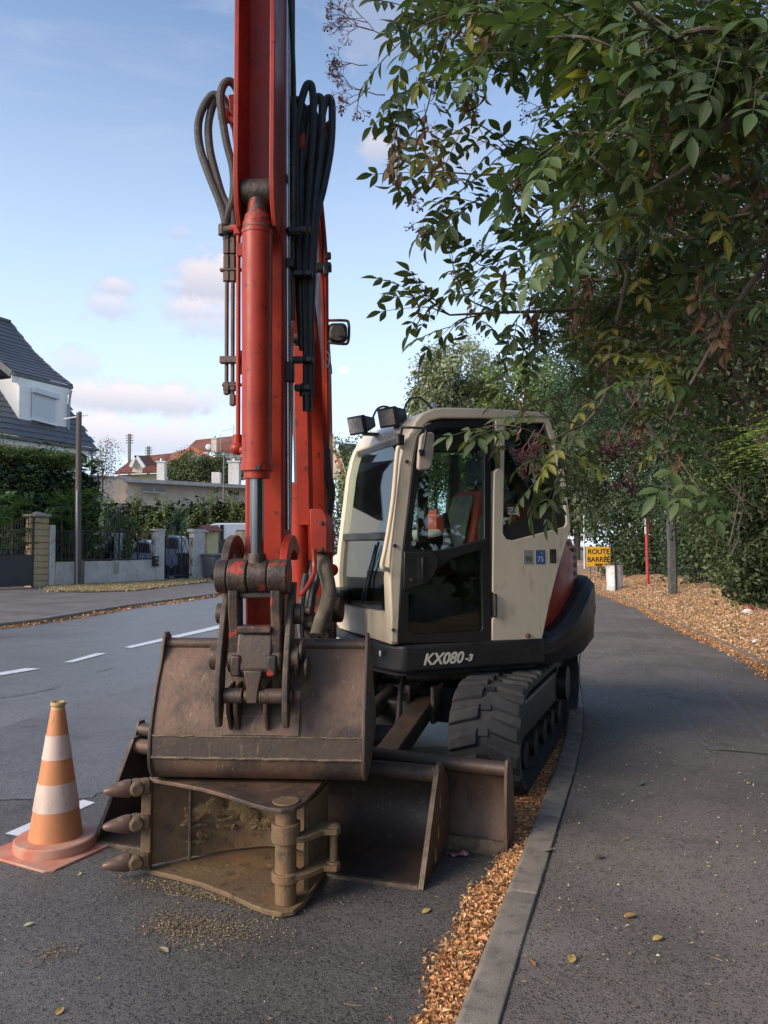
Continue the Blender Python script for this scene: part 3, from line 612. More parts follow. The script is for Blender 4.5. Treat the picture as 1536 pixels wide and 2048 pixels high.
# --- undercarriage: two rubber tracks with lugs, frame, slew ring, dozer blade
TR_L, TR_R, TR_W = 1.38, .33, .45
def track_path(r, n=14):
    xs = TR_L - TR_R; P = []
    for i in range(n + 1): t = -math.pi / 2 + math.pi * i / n; P.append((xs + r * math.cos(t), TR_R + .03 + r * math.sin(t)))
    for i in range(n + 1): t = math.pi / 2 + math.pi * i / n; P.append((-xs + r * math.cos(t), TR_R + .03 + r * math.sin(t)))
    return P
for side in (1, -1):
    yc = side * .875
    belt = MB(); o_, i_ = track_path(TR_R), track_path(TR_R - .035); n = len(o_)
    vs = [(p[0], yc - TR_W / 2, p[1]) for p in o_] + [(p[0], yc + TR_W / 2, p[1]) for p in o_] + [(p[0], yc - TR_W / 2, p[1]) for p in i_] + [(p[0], yc + TR_W / 2, p[1]) for p in i_]
    fs = []
    for k in range(n):
        j = (k + 1) % n; fs += [(k, j, n + j, n + k), (2 * n + k, 3 * n + k, 3 * n + j, 2 * n + j), (k, 2 * n + k, 2 * n + j, j), (n + k, n + j, 3 * n + j, 3 * n + k)]
    trk = belt.add(vs, fs).build('rubber_track', K['rubber'], EX, UFm, smooth=50)
    # lugs, alternately offset on the two halves of the belt, skewed like a chevron
    xs = TR_L - TR_R; per = 4 * xs + 2 * math.pi * TR_R; pitch = per / 40
    def on_path(s):
        s %= per
        if s < 2 * xs: return Vector((-xs + s, 0)), Vector((0, -1)), Vector((1, 0))
        s -= 2 * xs
        if s < math.pi * TR_R: t = -math.pi / 2 + s / TR_R; return Vector((xs + TR_R * math.cos(t), TR_R + TR_R * math.sin(t))), Vector((math.cos(t), math.sin(t))), Vector((-math.sin(t), math.cos(t)))
        s -= math.pi * TR_R
        if s < 2 * xs: return Vector((xs - s, 2 * TR_R)), Vector((0, 1)), Vector((-1, 0))
        s -= 2 * xs; t = math.pi / 2 + s / TR_R; return Vector((-xs + TR_R * math.cos(t), TR_R + TR_R * math.sin(t))), Vector((math.cos(t), math.sin(t))), Vector((-math.sin(t), math.cos(t)))
    def P3(s, y, h):
        p, nn, tt = on_path(s); q = p + nn * (h - .001); return (q.x, yc + y, max(q.y + .03, .003))
    for k in range(40):
        for half in (1, -1):
            s0 = k * pitch + (pitch * .5 if half > 0 else 0)
            mb = MB(); y0, y1 = .035 * half, (TR_W / 2 + .006) * half; sk = .05
            lo_ = [P3(s0 - .045, y0, 0), P3(s0 + .065, y0, 0), P3(s0 + .055 - sk, y1, 0), P3(s0 - .05 - sk, y1, 0)]
            hi_ = [P3(s0 - .03, y0 + .005 * half, .026), P3(s0 + .045, y0 + .005 * half, .026), P3(s0 + .03 - sk, y1 - .02 * half, .024), P3(s0 - .03 - sk, y1 - .02 * half, .024)]
            mb.add(lo_ + hi_, [(0, 1, 2, 3), (4, 7, 6, 5), (0, 4, 5, 1), (1, 5, 6, 2), (2, 6, 7, 3), (3, 7, 4, 0)])
            mb.build('track_lug', K['rubber'], trk, UFm, bevel=.006)
        if k % 1 == 0:
            s0 = k * pitch + pitch * .25; p, nn, tt = on_path(s0)
            fr_ = frame((p.x, yc, p.y + .03), (tt.x, 0, tt.y), (nn.x, 0, nn.y))
            MB().box((0, 0, .006), (.045, .062, .014)).build('sprocket_slot', K['ink'], trk, UFm @ fr_)
    part('track_frame', blk, EX, UFm, ('box', (0, yc, .36), (2.0, .2, .26)), ('box', (0, side * .6, .42), (.8, .5, .2)), bevel=.02)
    part('idler_wheel', blk, EX, UFm, ('cyl', (xs, yc - .12, .36), (xs, yc + .12, .36), .27, None, 24), ('cyl', (xs, yc + side * .12, .36), (xs, yc + side * .16, .36), .1, None, 16))
    part('sprocket', blk, EX, UFm, ('cyl', (-xs, yc - .1, .36), (-xs, yc + .1, .36), .26, None, 18), ('cyl', (-xs, yc + side * .1, .36), (-xs, yc + side * .17, .36), .15, None, 18))
    for q in range(5):
        part('track_roller', blk, EX, UFm, ('cyl', (-.75 + q * .37, yc - .14, .16), (-.75 + q * .37, yc + .14, .16), .09, None, 14))
part('undercarriage_frame', blk, EX, UFm, ('box', (0, 0, .44), (1.3, 1.1, .26)), ('box', (.55, 0, .4), (.7, .5, .2)), ('cyl', (0, 0, .5), (0, 0, .74), .52, None, 32), bevel=.02)
part('slew_ring', stl, EX, UFm, ('cyl', (0, 0, .6), (0, 0, .735), .6, None, 40))
for s in (-1, 1):
    part('blade_arm', K['rustdark'], EX, UFm, ('bar', (.75, .3 * s, .46), (1.98, .36 * s, .24), .14, .12), ('box', (.78, .3 * s - .09, .48), (.22, .03, .26)), ('box', (.78, .3 * s + .09, .48), (.22, .03, .26)), bevel=.008)
part('blade_cylinder', stl, EX, UFm, ('cyl', (.65, 0, .5), (1.4, 0, .4), .06, None, 16), ('cyl', (1.4, 0, .4), (1.95, 0, .33), .035, None, 12))
part('blade_hose', hs, EX, UFm, ('tube', [(.6, .1, .7), (.9, .16, .58), (1.1, .2, .36), (1.3, .12, .3), (1.45, .05, .45)], .02, 8), ('tube', [(.55, -.1, .7), (.85, -.1, .5), (1.1, -.05, .42), (1.4, -.04, .48)], .018, 8))
# blade: curved plate with tube along the top and end plates
BL = G(1008, 1704); BLF = frame((0, 0, 0), (fU.x, fU.y, 0)); bc = UFm @ Vector((2.12, 0, 0))
bprof = [(-.02, .42), (-.07, .34), (-.09, .24), (-.08, .13), (-.03, .04), (.02, .0)]
HWB = 1.17
BFm = UFm @ Matrix.Translation((2.07, .0, 0)) @ Matrix.Rotation(R(-.5), 4, 'Z')
bld = part('blade', K['rust'], EX, BFm, ('strip', [(p[0] - .0, p[1] + .012) for p in bprof], -.02, 'y', -HWB, HWB))
part('blade_top_tube', K['rustdark'], bld, BFm, ('cyl', (-.02, -HWB, .435), (-.02, HWB, .435), .04, None, 20))
for s in (-1, 1):
    part('blade_end_plate', K['rust'], bld, BFm, ('prism', [(.03, .0), (.045, .2), (.03, .42), (.0, .49), (-.05, .49), (-.1, .4), (-.14, .2), (-.1, .02)], 'y', s * HWB, s * (HWB + .018)), bevel=.004)
part('cutting_edge', K['weld'], bld, BFm, ('bar', (.025, -HWB, .03), (.025, HWB, .03), .016, .1))

# --- upper structure: platform skirt, counterweight, engine cover
zf = .94; zb = .755
plan = [(.74, -.25), (.78, .3), (.76, .9), (.70, 1.09), (.64, 1.15), (-.45, 1.15), (-.45, -1.1), (.5, -1.1)]
pf = part('platform_skirt', blk, EX, SFm, ('prism', plan, 'z', zb, zf), bevel=.025, seg=3)
part('platform_floor', K['dark'], pf, SFm, ('prism', [(p[0] * .93, p[1] * .93) for p in plan], 'z', zb - .03, zb - .004))
vent = MB()
a0, z0 = SP(975, 1302, 1.152); a1, z1 = SP(1018, 1326, 1.152)
for r_ in range(6):
    for q in range(11): vent.box((a0 + (a1 - a0) * (q + .5) / 11, 1.151, z0 + (z1 - z0) * (r_ + .5) / 6), ((a1 - a0) * .06 + .006, .004, abs(z1 - z0) / 6 * .62))
vent.build('vent_grille', K['ink'], pf, SFm)
part('tie_down_recess', K['ink'], pf, SFm, ('cyl', (*[SP(1054, 1304, 1.15)[0], 1.149, SP(1054, 1304, 1.15)[1]],), (SP(1054, 1304, 1.15)[0], 1.153, SP(1054, 1304, 1.15)[1]), .022, None, 16))
part('oval_marker', K['white'], pf, SFm, ('ball', (SP(760, 1307, 1.0)[0] - .0, 1.0, SP(760, 1307, 1.0)[1]), .02, 12, 8, (.3, .8, 1.1)))
part('reflector', K['letter'], pf, SFm, ('box', (.787, .22, .86), (.01, .07, .07)))
# lettering on the skirt
def side_frame(px, py, bb):                      # text frame on the cab side: x runs to the photo's right, normal outwards
    a_, z_ = SP(px, py, bb); m = Matrix(((-1, 0, 0), (0, 0, 1), (0, 1, 0))).to_4x4(); m = Matrix(((-1, 0, 0, a_), (0, 0, 1, bb), (0, 1, 0, z_), (0, 0, 0, 1))); return SFm @ m
text_mesh('model_lettering', 'KX080', .106, K['letter'], pf, side_frame(886, 1318, 1.152), shear=.3, bold=.0026, ext=.0015, sx=.97)
text_mesh('model_lettering', '-3', .062, K['letter'], pf, side_frame(937, 1316, 1.152), shear=.28, bold=.0025, ext=.0015, sx=1.1)
# counterweight: wall swept round the tail, higher at the back
def tail(t, k=1.0):      # t 0..1 from the left side round to the right side
    th = math.pi / 2 + math.pi * t; return Vector((-.42 + .98 * k * math.cos(th), 1.11 * k * math.sin(th)))
cw = MB(); NT = 36; secs = []
for i in range(NT + 1):
    t = i / NT; p = tail(t); q = tail(t, .72); d = (p - Vector((-.42, 0))).normalized() if True else 0
    rise = min(1, min(t, 1 - t) / .27); rise = rise * rise * (3 - 2 * rise); zt = .95 + .4 * rise; zl = .735 + .04 * rise
    prof = [(q, zl), (p * 1 - d * .05, zl - .0), (p + d * .02, zl + .1), (p + d * .035, zl + .3 * rise + .08), (p + d * .03, zt - .06), (p - d * .03, zt), (q, zt)]
    secs.append([(v.x, v.y, z) for v, z in prof])
m_ = len(secs[0])
cw.add([p for s in secs for p in s], [(i * m_ + k, i * m_ + (k + 1) % m_, (i + 1) * m_ + (k + 1) % m_, (i + 1) * m_ + k) for i in range(NT) for k in range(m_)] + [tuple(range(m_)), tuple(range(NT * m_, NT * m_ + m_))])
cwo = cw.build('counterweight', blk, EX, SFm, bevel=.02, smooth=40)
rec = MB()
for i in range(9, 14):
    t0, t1 = i / NT, (i + 1) / NT; a_, c_ = tail(t0) , tail(t1); d0 = (a_ - Vector((-.42, 0))).normalized(); d1 = (c_ - Vector((-.42, 0))).normalized()
    e0 = a_ + d0 * .037; e1 = c_ + d1 * .037
    rec.add([(e0.x, e0.y, 1.0 + (i - 5) * .012), (e1.x, e1.y, 1.012 + (i - 5) * .012), (e1.x, e1.y, 1.06 + (i - 5) * .012), (e0.x, e0.y, 1.06 + (i - 5) * .012)], [(0, 1, 2, 3)])
rec.build('counterweight_groove', K['ink'], cwo, SFm, normals=False)
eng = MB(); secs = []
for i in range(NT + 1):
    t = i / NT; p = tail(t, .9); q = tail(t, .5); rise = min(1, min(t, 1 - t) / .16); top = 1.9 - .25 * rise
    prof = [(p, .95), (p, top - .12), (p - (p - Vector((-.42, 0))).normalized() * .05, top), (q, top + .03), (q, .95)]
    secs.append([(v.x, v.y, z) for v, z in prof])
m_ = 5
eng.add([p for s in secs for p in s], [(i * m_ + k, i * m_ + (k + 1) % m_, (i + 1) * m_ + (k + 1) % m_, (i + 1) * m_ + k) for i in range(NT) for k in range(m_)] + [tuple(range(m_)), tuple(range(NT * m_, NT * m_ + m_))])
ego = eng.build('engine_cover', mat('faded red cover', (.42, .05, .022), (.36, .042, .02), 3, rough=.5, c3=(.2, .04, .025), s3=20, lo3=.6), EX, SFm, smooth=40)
for k in range(6):
    p = tail(.2, .902); q = tail(.24, .902); z = 1.3 + k * .062
    MB().add([(p.x, p.y, z), (q.x, q.y, z), (q.x, q.y, z + .035), (p.x, p.y, z + .035)], [(0, 1, 2, 3)]).build('louvre', K['ink'], ego, SFm, normals=False)
part('right_hood', crm, EX, SFm, ('prism', [(.45, .95), (.55, 1.15), (.42, 1.5), (-.2, 1.72), (-.45, 1.75), (-.45, .95)], 'y', -1.1, -.45), bevel=.05, seg=3)
part('right_hood_panel', red, EX, SFm, ('prism', [(.3, 1.2), (.28, 1.47), (-.2, 1.66), (-.4, 1.68), (-.4, 1.2)], 'y', -.452, -.444))

# --- cab
CABR = 0.0                                           # inner (right) side of the cab
zt_ = c5(700, 150)[1]
door_o = [c5(*p) for p in [(415, 1345), (425, 1100), (440, 850), (470, 600), (500, 330), (520, 250), (560, 190), (620, 165), (903, 157), (906, 400), (906, 1332)]]
up_h = [c5(*p) for p in [(482, 838), (500, 640), (530, 440), (556, 290), (580, 230), (625, 203), (855, 196), (872, 220), (872, 790), (760, 820), (680, 842), (600, 852)]]
lo_h = [c5(*p) for p in [(470, 1085), (500, 1055), (560, 1038), (605, 1000), (635, 940), (690, 897), (760, 872), (858, 845), (862, 1262), (850, 1278), (490, 1295), (470, 1280)]]
cabd = MB().holed(door_o, [up_h, lo_h], 'y', SB - .045, SB).build('cab_door', blg, EX, SFm, bevel=.006)
MB().prism(up_h, 'y', SB - .03, SB - .024).build('door_upper_glass', K['glass'], cabd, SFm, smooth=0)
MB().prism(lo_h, 'y', SB - .03, SB - .024).build('door_lower_glass', K['glassdark'], cabd, SFm, smooth=0)
# moulded lock panel on the door
lk = [c5(*p, SB + .01) for p in [(445, 855), (600, 858), (628, 885), (625, 930), (600, 985), (560, 1025), (500, 1045), (462, 1062), (440, 1060)]]
lko = MB().prism(lk, 'y', SB + .001, SB + .016).build('lock_panel', blk, cabd, SFm, bevel=.006)
a_, z_ = c5(530, 945); part('door_handle_recess', K['ink'], lko, SFm, ('box', (a_, SB + .017, z_), (.055, .004, .16)))
part('door_handle', blg, lko, SFm, ('box', (a_ - .012, SB + .022, z_), (.02, .012, .145)), bevel=.004)
a_, z_ = c5(477, 1003); part('door_lock', stl, lko, SFm, ('cyl', (a_, SB + .012, z_), (a_, SB + .024, z_), .013, None, 14))
a_, z_ = c5(500, 812); part('round_sticker', K['letter'], cabd, SFm, ('cyl', (a_, SB - .02, z_), (a_, SB - .015, z_), .018, None, 18))
# cream rear side panel with dark window
pan_o = [c5(*p) for p in [(930, 148), (1214, 152), (1262, 300), (1300, 470), (1327, 735), (1258, 960), (1215, 1130), (1176, 1322), (910, 1328), (910, 1215), (925, 1200), (925, 1080), (912, 1068), (918, 560), (922, 430), (945, 415), (945, 300), (930, 290)]]
pan_h = [c5(*p) for p in [(980, 172), (1196, 172), (1240, 310), (1280, 470), (1306, 700), (1296, 724), (1022, 797), (988, 790), (970, 760), (974, 500)]]
pan = MB().holed(pan_o, [pan_h], 'y', SB - .05, SB + .004).build('side_panel', crm, EX, SFm, bevel=.007)
MB().prism(pan_h, 'y', SB - .03, SB - .022).build('rear_side_glass', K['glass'], pan, SFm, smooth=0)
band_o = [c5(*p) for p in [(970, 740), (985, 718), (1000, 712), (1160, 648), (1300, 642), (1308, 700), (1296, 725), (1022, 799), (988, 792), (968, 762)]]
MB().prism(band_o, 'y', SB - .02, SB - .012).build('window_dark_band', K['ink'], pan, SFm, smooth=0)
a_, z_ = c5(1032, 640); stk = part('window_sticker', K['white'], pan, SFm, ('box', (a_, SB - .019, z_), (.088, .003, .05)))
for dz_, tx in ((.011, 'ANTI-'), (-.011, 'THEFT')):
    aa, zz_ = a_, z_ + dz_; text_mesh('sticker_text', tx, .024, K['ink'], stk, SFm @ Matrix(((-1, 0, 0, aa + .012), (0, 0, 1, SB - .0172), (0, 1, 0, zz_), (0, 0, 0, 1))), bold=.0012, ext=.0003)
for cx_, mm, tx, tm in ((1102, K['greysticker'], '98', K['ink']), (1166, K['blue'], '75', K['white'])):
    a_, z_ = c5(cx_, 885); st = part('number_sticker', mm, pan, SFm, ('box', (a_, SB + .005, z_), (.076, .003, .1)))
    text_mesh('sticker_text', tx, .054, tm, st, SFm @ Matrix(((-1, 0, 0, a_), (0, 0, 1, SB + .0068), (0, 1, 0, z_ - .016), (0, 0, 0, 1))), ext=.0003)
    text_mesh('sticker_text', 'L~', .022, tm, st, SFm @ Matrix(((-1, 0, 0, a_ - .012), (0, 0, 1, SB + .0068), (0, 1, 0, z_ + .03), (0, 0, 0, 1))), ext=.0003)
a_, z_ = c5(1232, 880); lt = part('panel_latch', K['ink'], pan, SFm, ('box', (a_, SB + .004, z_), (.055, .006, .1)), bevel=.008)
part('latch_tongue', stl, lt, SFm, ('cyl', (a_, SB + .005, z_), (a_, SB + .014, z_), .018, None, 14), ('box', (a_ + .005, SB + .01, z_ - .03), (.03, .008, .02)))
a_, z_ = c5(1097, 1300); part('rubber_stop', K['tooth'], pan, SFm, ('cyl', (a_, SB, z_), (a_, SB + .03, z_), .018, .014, 14))
for cy_, h_ in ((358, .15), (1140, .16)):
    a_, z_ = c5(934 if cy_ < 600 else 920, cy_); hg_ = part('door_hinge', blg, pan, SFm, ('box', (a_, SB + .012, z_), (.03, .02, h_)), bevel=.004)
    part('hinge_pin', stl, hg_, SFm, ('cyl', (a_ + .004, SB + .026, z_ - h_ * .45), (a_ + .004, SB + .026, z_ + h_ * .45), .008, None, 10))
# near front pillar, far front pillar, roof, lower front panel
pl_l = [(378, 1215), (370, 1000), (380, 850), (402, 650), (430, 400), (452, 290), (475, 225), (505, 180)]
pl_r = [(413, 1345), (425, 1100), (440, 850), (470, 600), (500, 330), (518, 252), (556, 192), (600, 172)]
pl = [c5(378, 1335)] + [c5(*p) for p in pl_l] + [c5(*p) for p in reversed(pl_r)]
pil = MB().prism(pl, 'y', SB - .115, SB + .001).build('front_pillar', crm, EX, SFm, bevel=.028, seg=3)
MB().prism([c5(378, 1335)] + [c5(*p) for p in pl_l] + [c5(*p) for p in reversed(pl_r)], 'y', CABR, CABR + .07).build('front_pillar', crm, EX, SFm, bevel=.02)
roof_o = [(478, 228), (505, 165), (545, 122), (600, 98), (660, 92), (900, 98), (1200, 118), (1222, 135), (1222, 152), (640, 150), (580, 165), (535, 205), (505, 245)]
rf = MB().prism([c5(*p) for p in roof_o], 'y', CABR, SB + .003).build('cab_roof', crm, EX, SFm, bevel=.02, seg=3)
MB().prism([c5(*p) for p in [(560, 200), (640, 156), (1200, 158), (1210, 230), (640, 230)]], 'y', CABR + .02, SB - .06).build('headliner', K['dark'], rf, SFm)
aF = c5(378, 1335)[0]
flp = MB().prism([(zf * 0 + .06, .945), (1.12, .945), (1.12, 1.19), (1.05, 1.155), (.5, 1.14), (.2, 1.145), (.09, 1.2), (.02, 1.3), (0, 1.3), (0, .98)], 'x', aF - .06, aF).build('front_lower_panel', crm, EX, SFm, bevel=.015)
pA = c5(378, 1215); pB = c5(452, 290)                       # front glass follows the pillar's slope
def fg(z): return np.interp(z, [p[1] for p in [c5(*q) for q in pl_l]][::1], [p[0] for p in [c5(*q) for q in pl_l]]) 
zs = sorted([c5(*q)[1] for q in pl_l]); xs_ = [sorted([(c5(*q)[1], c5(*q)[0]) for q in pl_l])[i][1] for i in range(len(zs))]
def fa(z): return float(np.interp(z, zs, xs_))
zmid = 1.66
def front_pane(name, m, zl, zh):
    zz_ = np.linspace(zl, zh, 7); L_ = [(fa(z) - .035, z) for z in zz_]
    return MB().strip(L_, .006, 'y', CABR + .06, SB - .11).build(name, m, EX, SFm, smooth=60)
front_pane('windscreen_upper', K['glass'], zmid + .03, zs[-2] - .02)
front_pane('windscreen_lower', K['glassdark'], 1.12, zmid - .02)
part('windscreen_bar', blg, EX, SFm, ('box', (fa(zmid) - .035, (CABR + SB) / 2 - .02, zmid), (.04, SB - CABR - .17, .055)), bevel=.008)
for yb in (CABR + .075, SB - .125):
    zz_ = np.linspace(1.12, zs[-2], 9); L_ = [(fa(z) - .045, z) for z in zz_]
    MB().strip(L_, .03, 'y', yb - .02, yb + .02).build('windscreen_frame', blg, EX, SFm, smooth=60)
part('windscreen_header', blg, EX, SFm, ('box', (fa(zs[-2]) - .04, (CABR + SB) / 2, zs[-2] - .02), (.05, SB - CABR - .14, .07)), bevel=.01)
part('wiper', blk, EX, SFm, ('bar', (fa(1.3) - .01, .62, 1.2), (fa(1.6) - .01, .86, 1.62), .012, .012), ('bar', (fa(1.3) - .012, .55, 1.2), (fa(1.6) - .012, .8, 1.6), .006, .02))
# right side, rear wall, cab floor and interior
rw_o = [c5(*p) for p in [(413, 1345), (425, 1100), (440, 850), (470, 600), (500, 330), (530, 240), (600, 172), (1200, 160), (1300, 500), (1320, 735), (1180, 1322)]]
rw_h1 = [c5(*p) for p in [(480, 800), (500, 620), (530, 400), (560, 285), (620, 225), (860, 222), (872, 800)]]
rw_h2 = [c5(*p) for p in [(930, 240), (1190, 240), (1260, 480), (1285, 690), (930, 780)]]
MB().holed(rw_o, [rw_h1, rw_h2], 'y', CABR, CABR + .03).build('cab_right_wall', blg, EX, SFm)
MB().prism(rw_h1, 'y', CABR + .01, CABR + .016).build('right_window', K['glass'], EX, SFm, smooth=0)
MB().prism(rw_h2, 'y', CABR + .01, CABR + .016).build('right_window', K['glass'], EX, SFm, smooth=0)
r0, r1, r2 = c5(1180, 1322), c5(1316, 735), c5(1205, 160)
part('cab_rear_wall', blg, EX, SFm, ('strip', [(r0[0] + .05, .95), (r1[0] + .04, r1[1])], .03, 'y', CABR, SB - .05))
part('rear_window_frame', blg, EX, SFm, *[('strip', [(r1[0] + .04, r1[1]), (r2[0] + .04, r2[1])], .03, 'y', y0, y1) for y0, y1 in ((CABR, CABR + .08), (SB - .12, SB - .05))])
part('rear_window', K['glass'], EX, SFm, ('strip', [(r1[0] + .03, r1[1]), (r2[0] + .03, r2[1])], .006, 'y', CABR + .08, SB - .12))
part('cab_floor', K['dark'], EX, SFm, ('box', (.1, .56, .97), (1.2, 1.08, .04)))
so = SP(938, 1030, .52)[0] + .3; SS = SFm @ Matrix.Translation((so, 0, 0))
seat = part('operator_seat', K['seat'], EX, SS, ('box', (-.1, .52, 1.42), (.5, .5, .13)), bevel=.05, seg=4)
part('seat_back', K['seat'], seat, SS, ('prism', [(-.26, 1.42), (-.16, 1.44), (-.27, 1.98), (-.33, 2.04), (-.42, 2.02)], 'y', .29, .75), bevel=.04, seg=4)
part('seat_back_cover', K['seatgrey'], seat, SS, ('prism', [(-.14, 1.5), (-.125, 1.5), (-.24, 1.98), (-.26, 1.98)], 'y', .35, .69), bevel=.01)
part('headrest', blk, seat, SS, ('box', (-.4, .52, 2.17), (.11, .3, .2)), ('cyl', (-.38, .46, 1.98), (-.4, .46, 2.1), .01), ('cyl', (-.38, .58, 1.98), (-.4, .58, 2.1), .01), bevel=.04, seg=4)
part('seat_base', K['dark'], seat, SS, ('box', (-.12, .52, 1.18), (.5, .5, .36)), bevel=.02)
for yb in (.2, .88):
    cs = part('control_console', K['dark'], EX, SFm, ('prism', [(-.35, 1.3), (.18, 1.42), (.22, 1.5), (.12, 1.56), (-.35, 1.56)], 'y', yb - .07, yb + .07), bevel=.02)
    part('control_lever', blk, cs, SFm, ('cyl', (.14, yb, 1.54), (.19, yb, 1.74), .012, None, 10), ('cyl', (.19, yb, 1.72), (.21, yb, 1.83), .025, .02, 12))
part('travel_lever', blk, EX, SFm, ('cyl', (.42, .5, .98), (.4, .5, 1.6), .012), ('cyl', (.42, .6, .98), (.4, .6, 1.6), .012), ('box', (.43, .55, 1.02), (.2, .3, .04)))
part('safety_bar', K['conetop'] if False else mat('pale green bar', (.42, .42, .24), rough=.5), EX, SFm, ('tube', [(-.05, .95, 1.45), (-.04, .95, 1.75), (-.1, .95, 1.82), (-.22, .95, 1.82)], .016, 8))
part('cab_curtain', K['seatgrey'], EX, SFm, *[('cyl', (-.34 + .035 * k, .10 + .03 * (k % 2), 1.5), (-.3 + .012 * k, .09 + .02 * (k % 2), 2.35), .03, .012, 8) for k in range(6)])
part('monitor', K['dark'], EX, SFm, ('box', (.42, .18, 1.62), (.05, .16, .14)), ('cyl', (.42, .16, .98), (.42, .16, 1.58), .02), bevel=.01)
# grab rail, mirror, work lamps on the roof
def s3(px, py, bb): a_, z_ = SP(px, py, bb); return (a_, bb, z_)
rl = [(815, 900), (800, 893), (794, 910), (786, 1000), (772, 1090), (764, 1128), (768, 1137), (781, 1140)]
part('grab_rail', crm, EX, SFm, ('tube', [s3(px, py, 1.09 + (.0 if k in (0, 7) else .04)) for k, (px, py) in enumerate(rl)], .016, 10, 4))
mr = part('door_mirror', K['mirror'], EX, SFm, ('prism', [SP(*p, 1.22) for p in [(840, 873), (845, 866), (862, 864), (868, 868), (867, 900), (862, 932), (857, 940), (838, 941), (834, 936), (836, 905)]], 'y', 1.2, 1.235), bevel=.012, seg=3)
part('mirror_bracket', blk, mr, SFm, ('tube', [s3(801, 885, 1.14), s3(804, 858, 1.16), s3(812, 855, 1.2), s3(848, 857, 1.25), s3(852, 864, 1.25), s3(846, 900, 1.25), s3(838, 901, 1.245)], .0085, 8, 3), ('box', s3(844, 905, 1.245), (.03, .02, .04)))
part('mirror_clamp', blk, mr, SFm, ('box', s3(800, 880, 1.13), (.05, .05, .07)), ('cyl', s3(797, 868, 1.14), s3(797, 890, 1.14), .02, None, 10), bevel=.008)
for (px, py, bb) in ((728, 848, .42), (790, 832, .8)):
    c_ = Vector(s3(px, py, bb)); rt = Matrix.Rotation(R(18), 3, 'Y') @ Matrix.Rotation(R(0), 3, 'Z')
    rt = Matrix.Rotation(R(22), 3, 'Z') @ Matrix.Rotation(R(14), 3, 'Y')
    lm = MB(); f4 = [(-.09, -.035, -.035), (-.09, .035, -.035), (-.09, .035, .035), (-.09, -.035, .035)]; b4 = [(.06, -.085, -.065), (.06, .085, -.065), (.06, .085, .065), (.06, -.085, .065)]
    lm.add([rt @ Vector(p) + c_ for p in f4 + b4], [(0, 1, 2, 3), (4, 7, 6, 5), (0, 4, 5, 1), (1, 5, 6, 2), (2, 6, 7, 3), (3, 7, 4, 0)])
    lm.box(rt @ Vector((.07, 0, 0)) + c_, (.03, .18, .14), rt)
    lo = lm.build('work_lamp', blk, EX, SFm, bevel=.01)
    part('lamp_lens', K['lens'], lo, SFm, ('box', rt @ Vector((.087, 0, 0)) + c_, (.006, .15, .11), rt))
    part('lamp_cable', hs, lo, SFm, ('tube', [c_ + Vector((-.06, 0, .02)), c_ + Vector((-.1, .03, .12)), c_ + Vector((-.18, .08, .12)), c_ + Vector((-.27, .13, .0))], .008, 6, 4))
    part('lamp_bracket', stl, lo, SFm, ('box', c_ + Vector((-.07, .0, -.075)), (.14, .06, .02)), ('box', c_ + Vector((-.13, 0, -.09)), (.02, .3, .03)))
part('roof_beacon', K['lens'], EX, SFm, ('cyl', s3(868, 822, .7), Vector(s3(868, 822, .7)) + Vector((0, 0, .06)), .03, .02, 14))
for (cx_, cy_) in ((365, 825), (357, 1270), (428, 380)):
    a_, z_ = c5(cx_ + 30, cy_, SB); part('pillar_bolt', stl, pil, SFm, ('cyl', (a_, SB - .0, z_), (a_, SB + .014, z_), .012, None, 10))

# --- boom, swing post, boom cylinder
sw = part('swing_post', rb, EX, AFm, ('box', (-1.62, 0, 1.0), (.3, .26, .5)), ('cyl', (-1.7, 0, .62), (-1.7, 0, 1.3), .14, None, 20), ('cyl', (-1.6, -.18, 1.16), (-1.6, .2, 1.16), .11, None, 20), bevel=.02)
part('swing_bracket', blk, EX, AFm, ('box', (-1.95, .05, .72), (.5, .3, .1)), ('box', (-1.95, .05, 1.22), (.5, .3, .1)), bevel=.02)
bm_lo = [(-1.52, 1.05), (-1.38, 1.7), (-1.28, 2.3), (-1.05, 2.85), (-.6, 3.3), (-.02, 3.62)]
bm_hi = [(.0, 3.86), (-.12, 3.98), (-.75, 3.85), (-1.3, 3.45), (-1.6, 2.9), (-1.72, 2.2), (-1.74, 1.3), (-1.66, 1.05)]
boom = MB().prism(bm_lo + bm_hi, 'y', -.11, .11).build('boom', red, EX, AFm, bevel=.012)
bc0, bc1 = Vector((-1.32, -.05, 1.0)), Vector((-1.02, -.05, 2.95)); bd = (bc1 - bc0)
part('boom_cylinder', red, EX, AFm, ('cyl', bc0, bc0 + bd * .5, .056, None, 20), ('cyl', bc0 + bd * .47, bc0 + bd * .52, .064, None, 20), ('cyl', bc0 - Vector((0, .06, 0)), bc0 + Vector((0, .06, 0)), .07, None, 16))
part('boom_cylinder_rod', K['chrome'], EX, AFm, ('cyl', bc0 + bd * .5, bc1, .03, None, 16))
part('rod_guard', red, EX, AFm, ('prism', [(-.055, 0), (-.06, .07), (.06, .07), (.055, 0), (.075, .0), (.08, .085), (-.08, .085), (-.075, 0)], 'z', 0, 1.15), bevel=.004).matrix_basis
go = bpy.data.objects['rod_guard']; place(go, EX, AFm @ Matrix.Translation(bc0 + bd * .38 + Vector((.02, 0, 0))) @ bd.to_track_quat('Z', 'Y').to_matrix().to_4x4() @ Matrix.Rotation(R(-90), 4, 'Z'))
part('boom_bracket', rb, EX, AFm, ('box', (-1.02, -.11, 2.95), (.2, .03, .2)), ('box', (-1.02, .02, 2.95), (.2, .03, .2)), ('cyl', (-1.0, -.14, 2.95), (-1.0, .06, 2.95), .05, None, 16), bevel=.01)
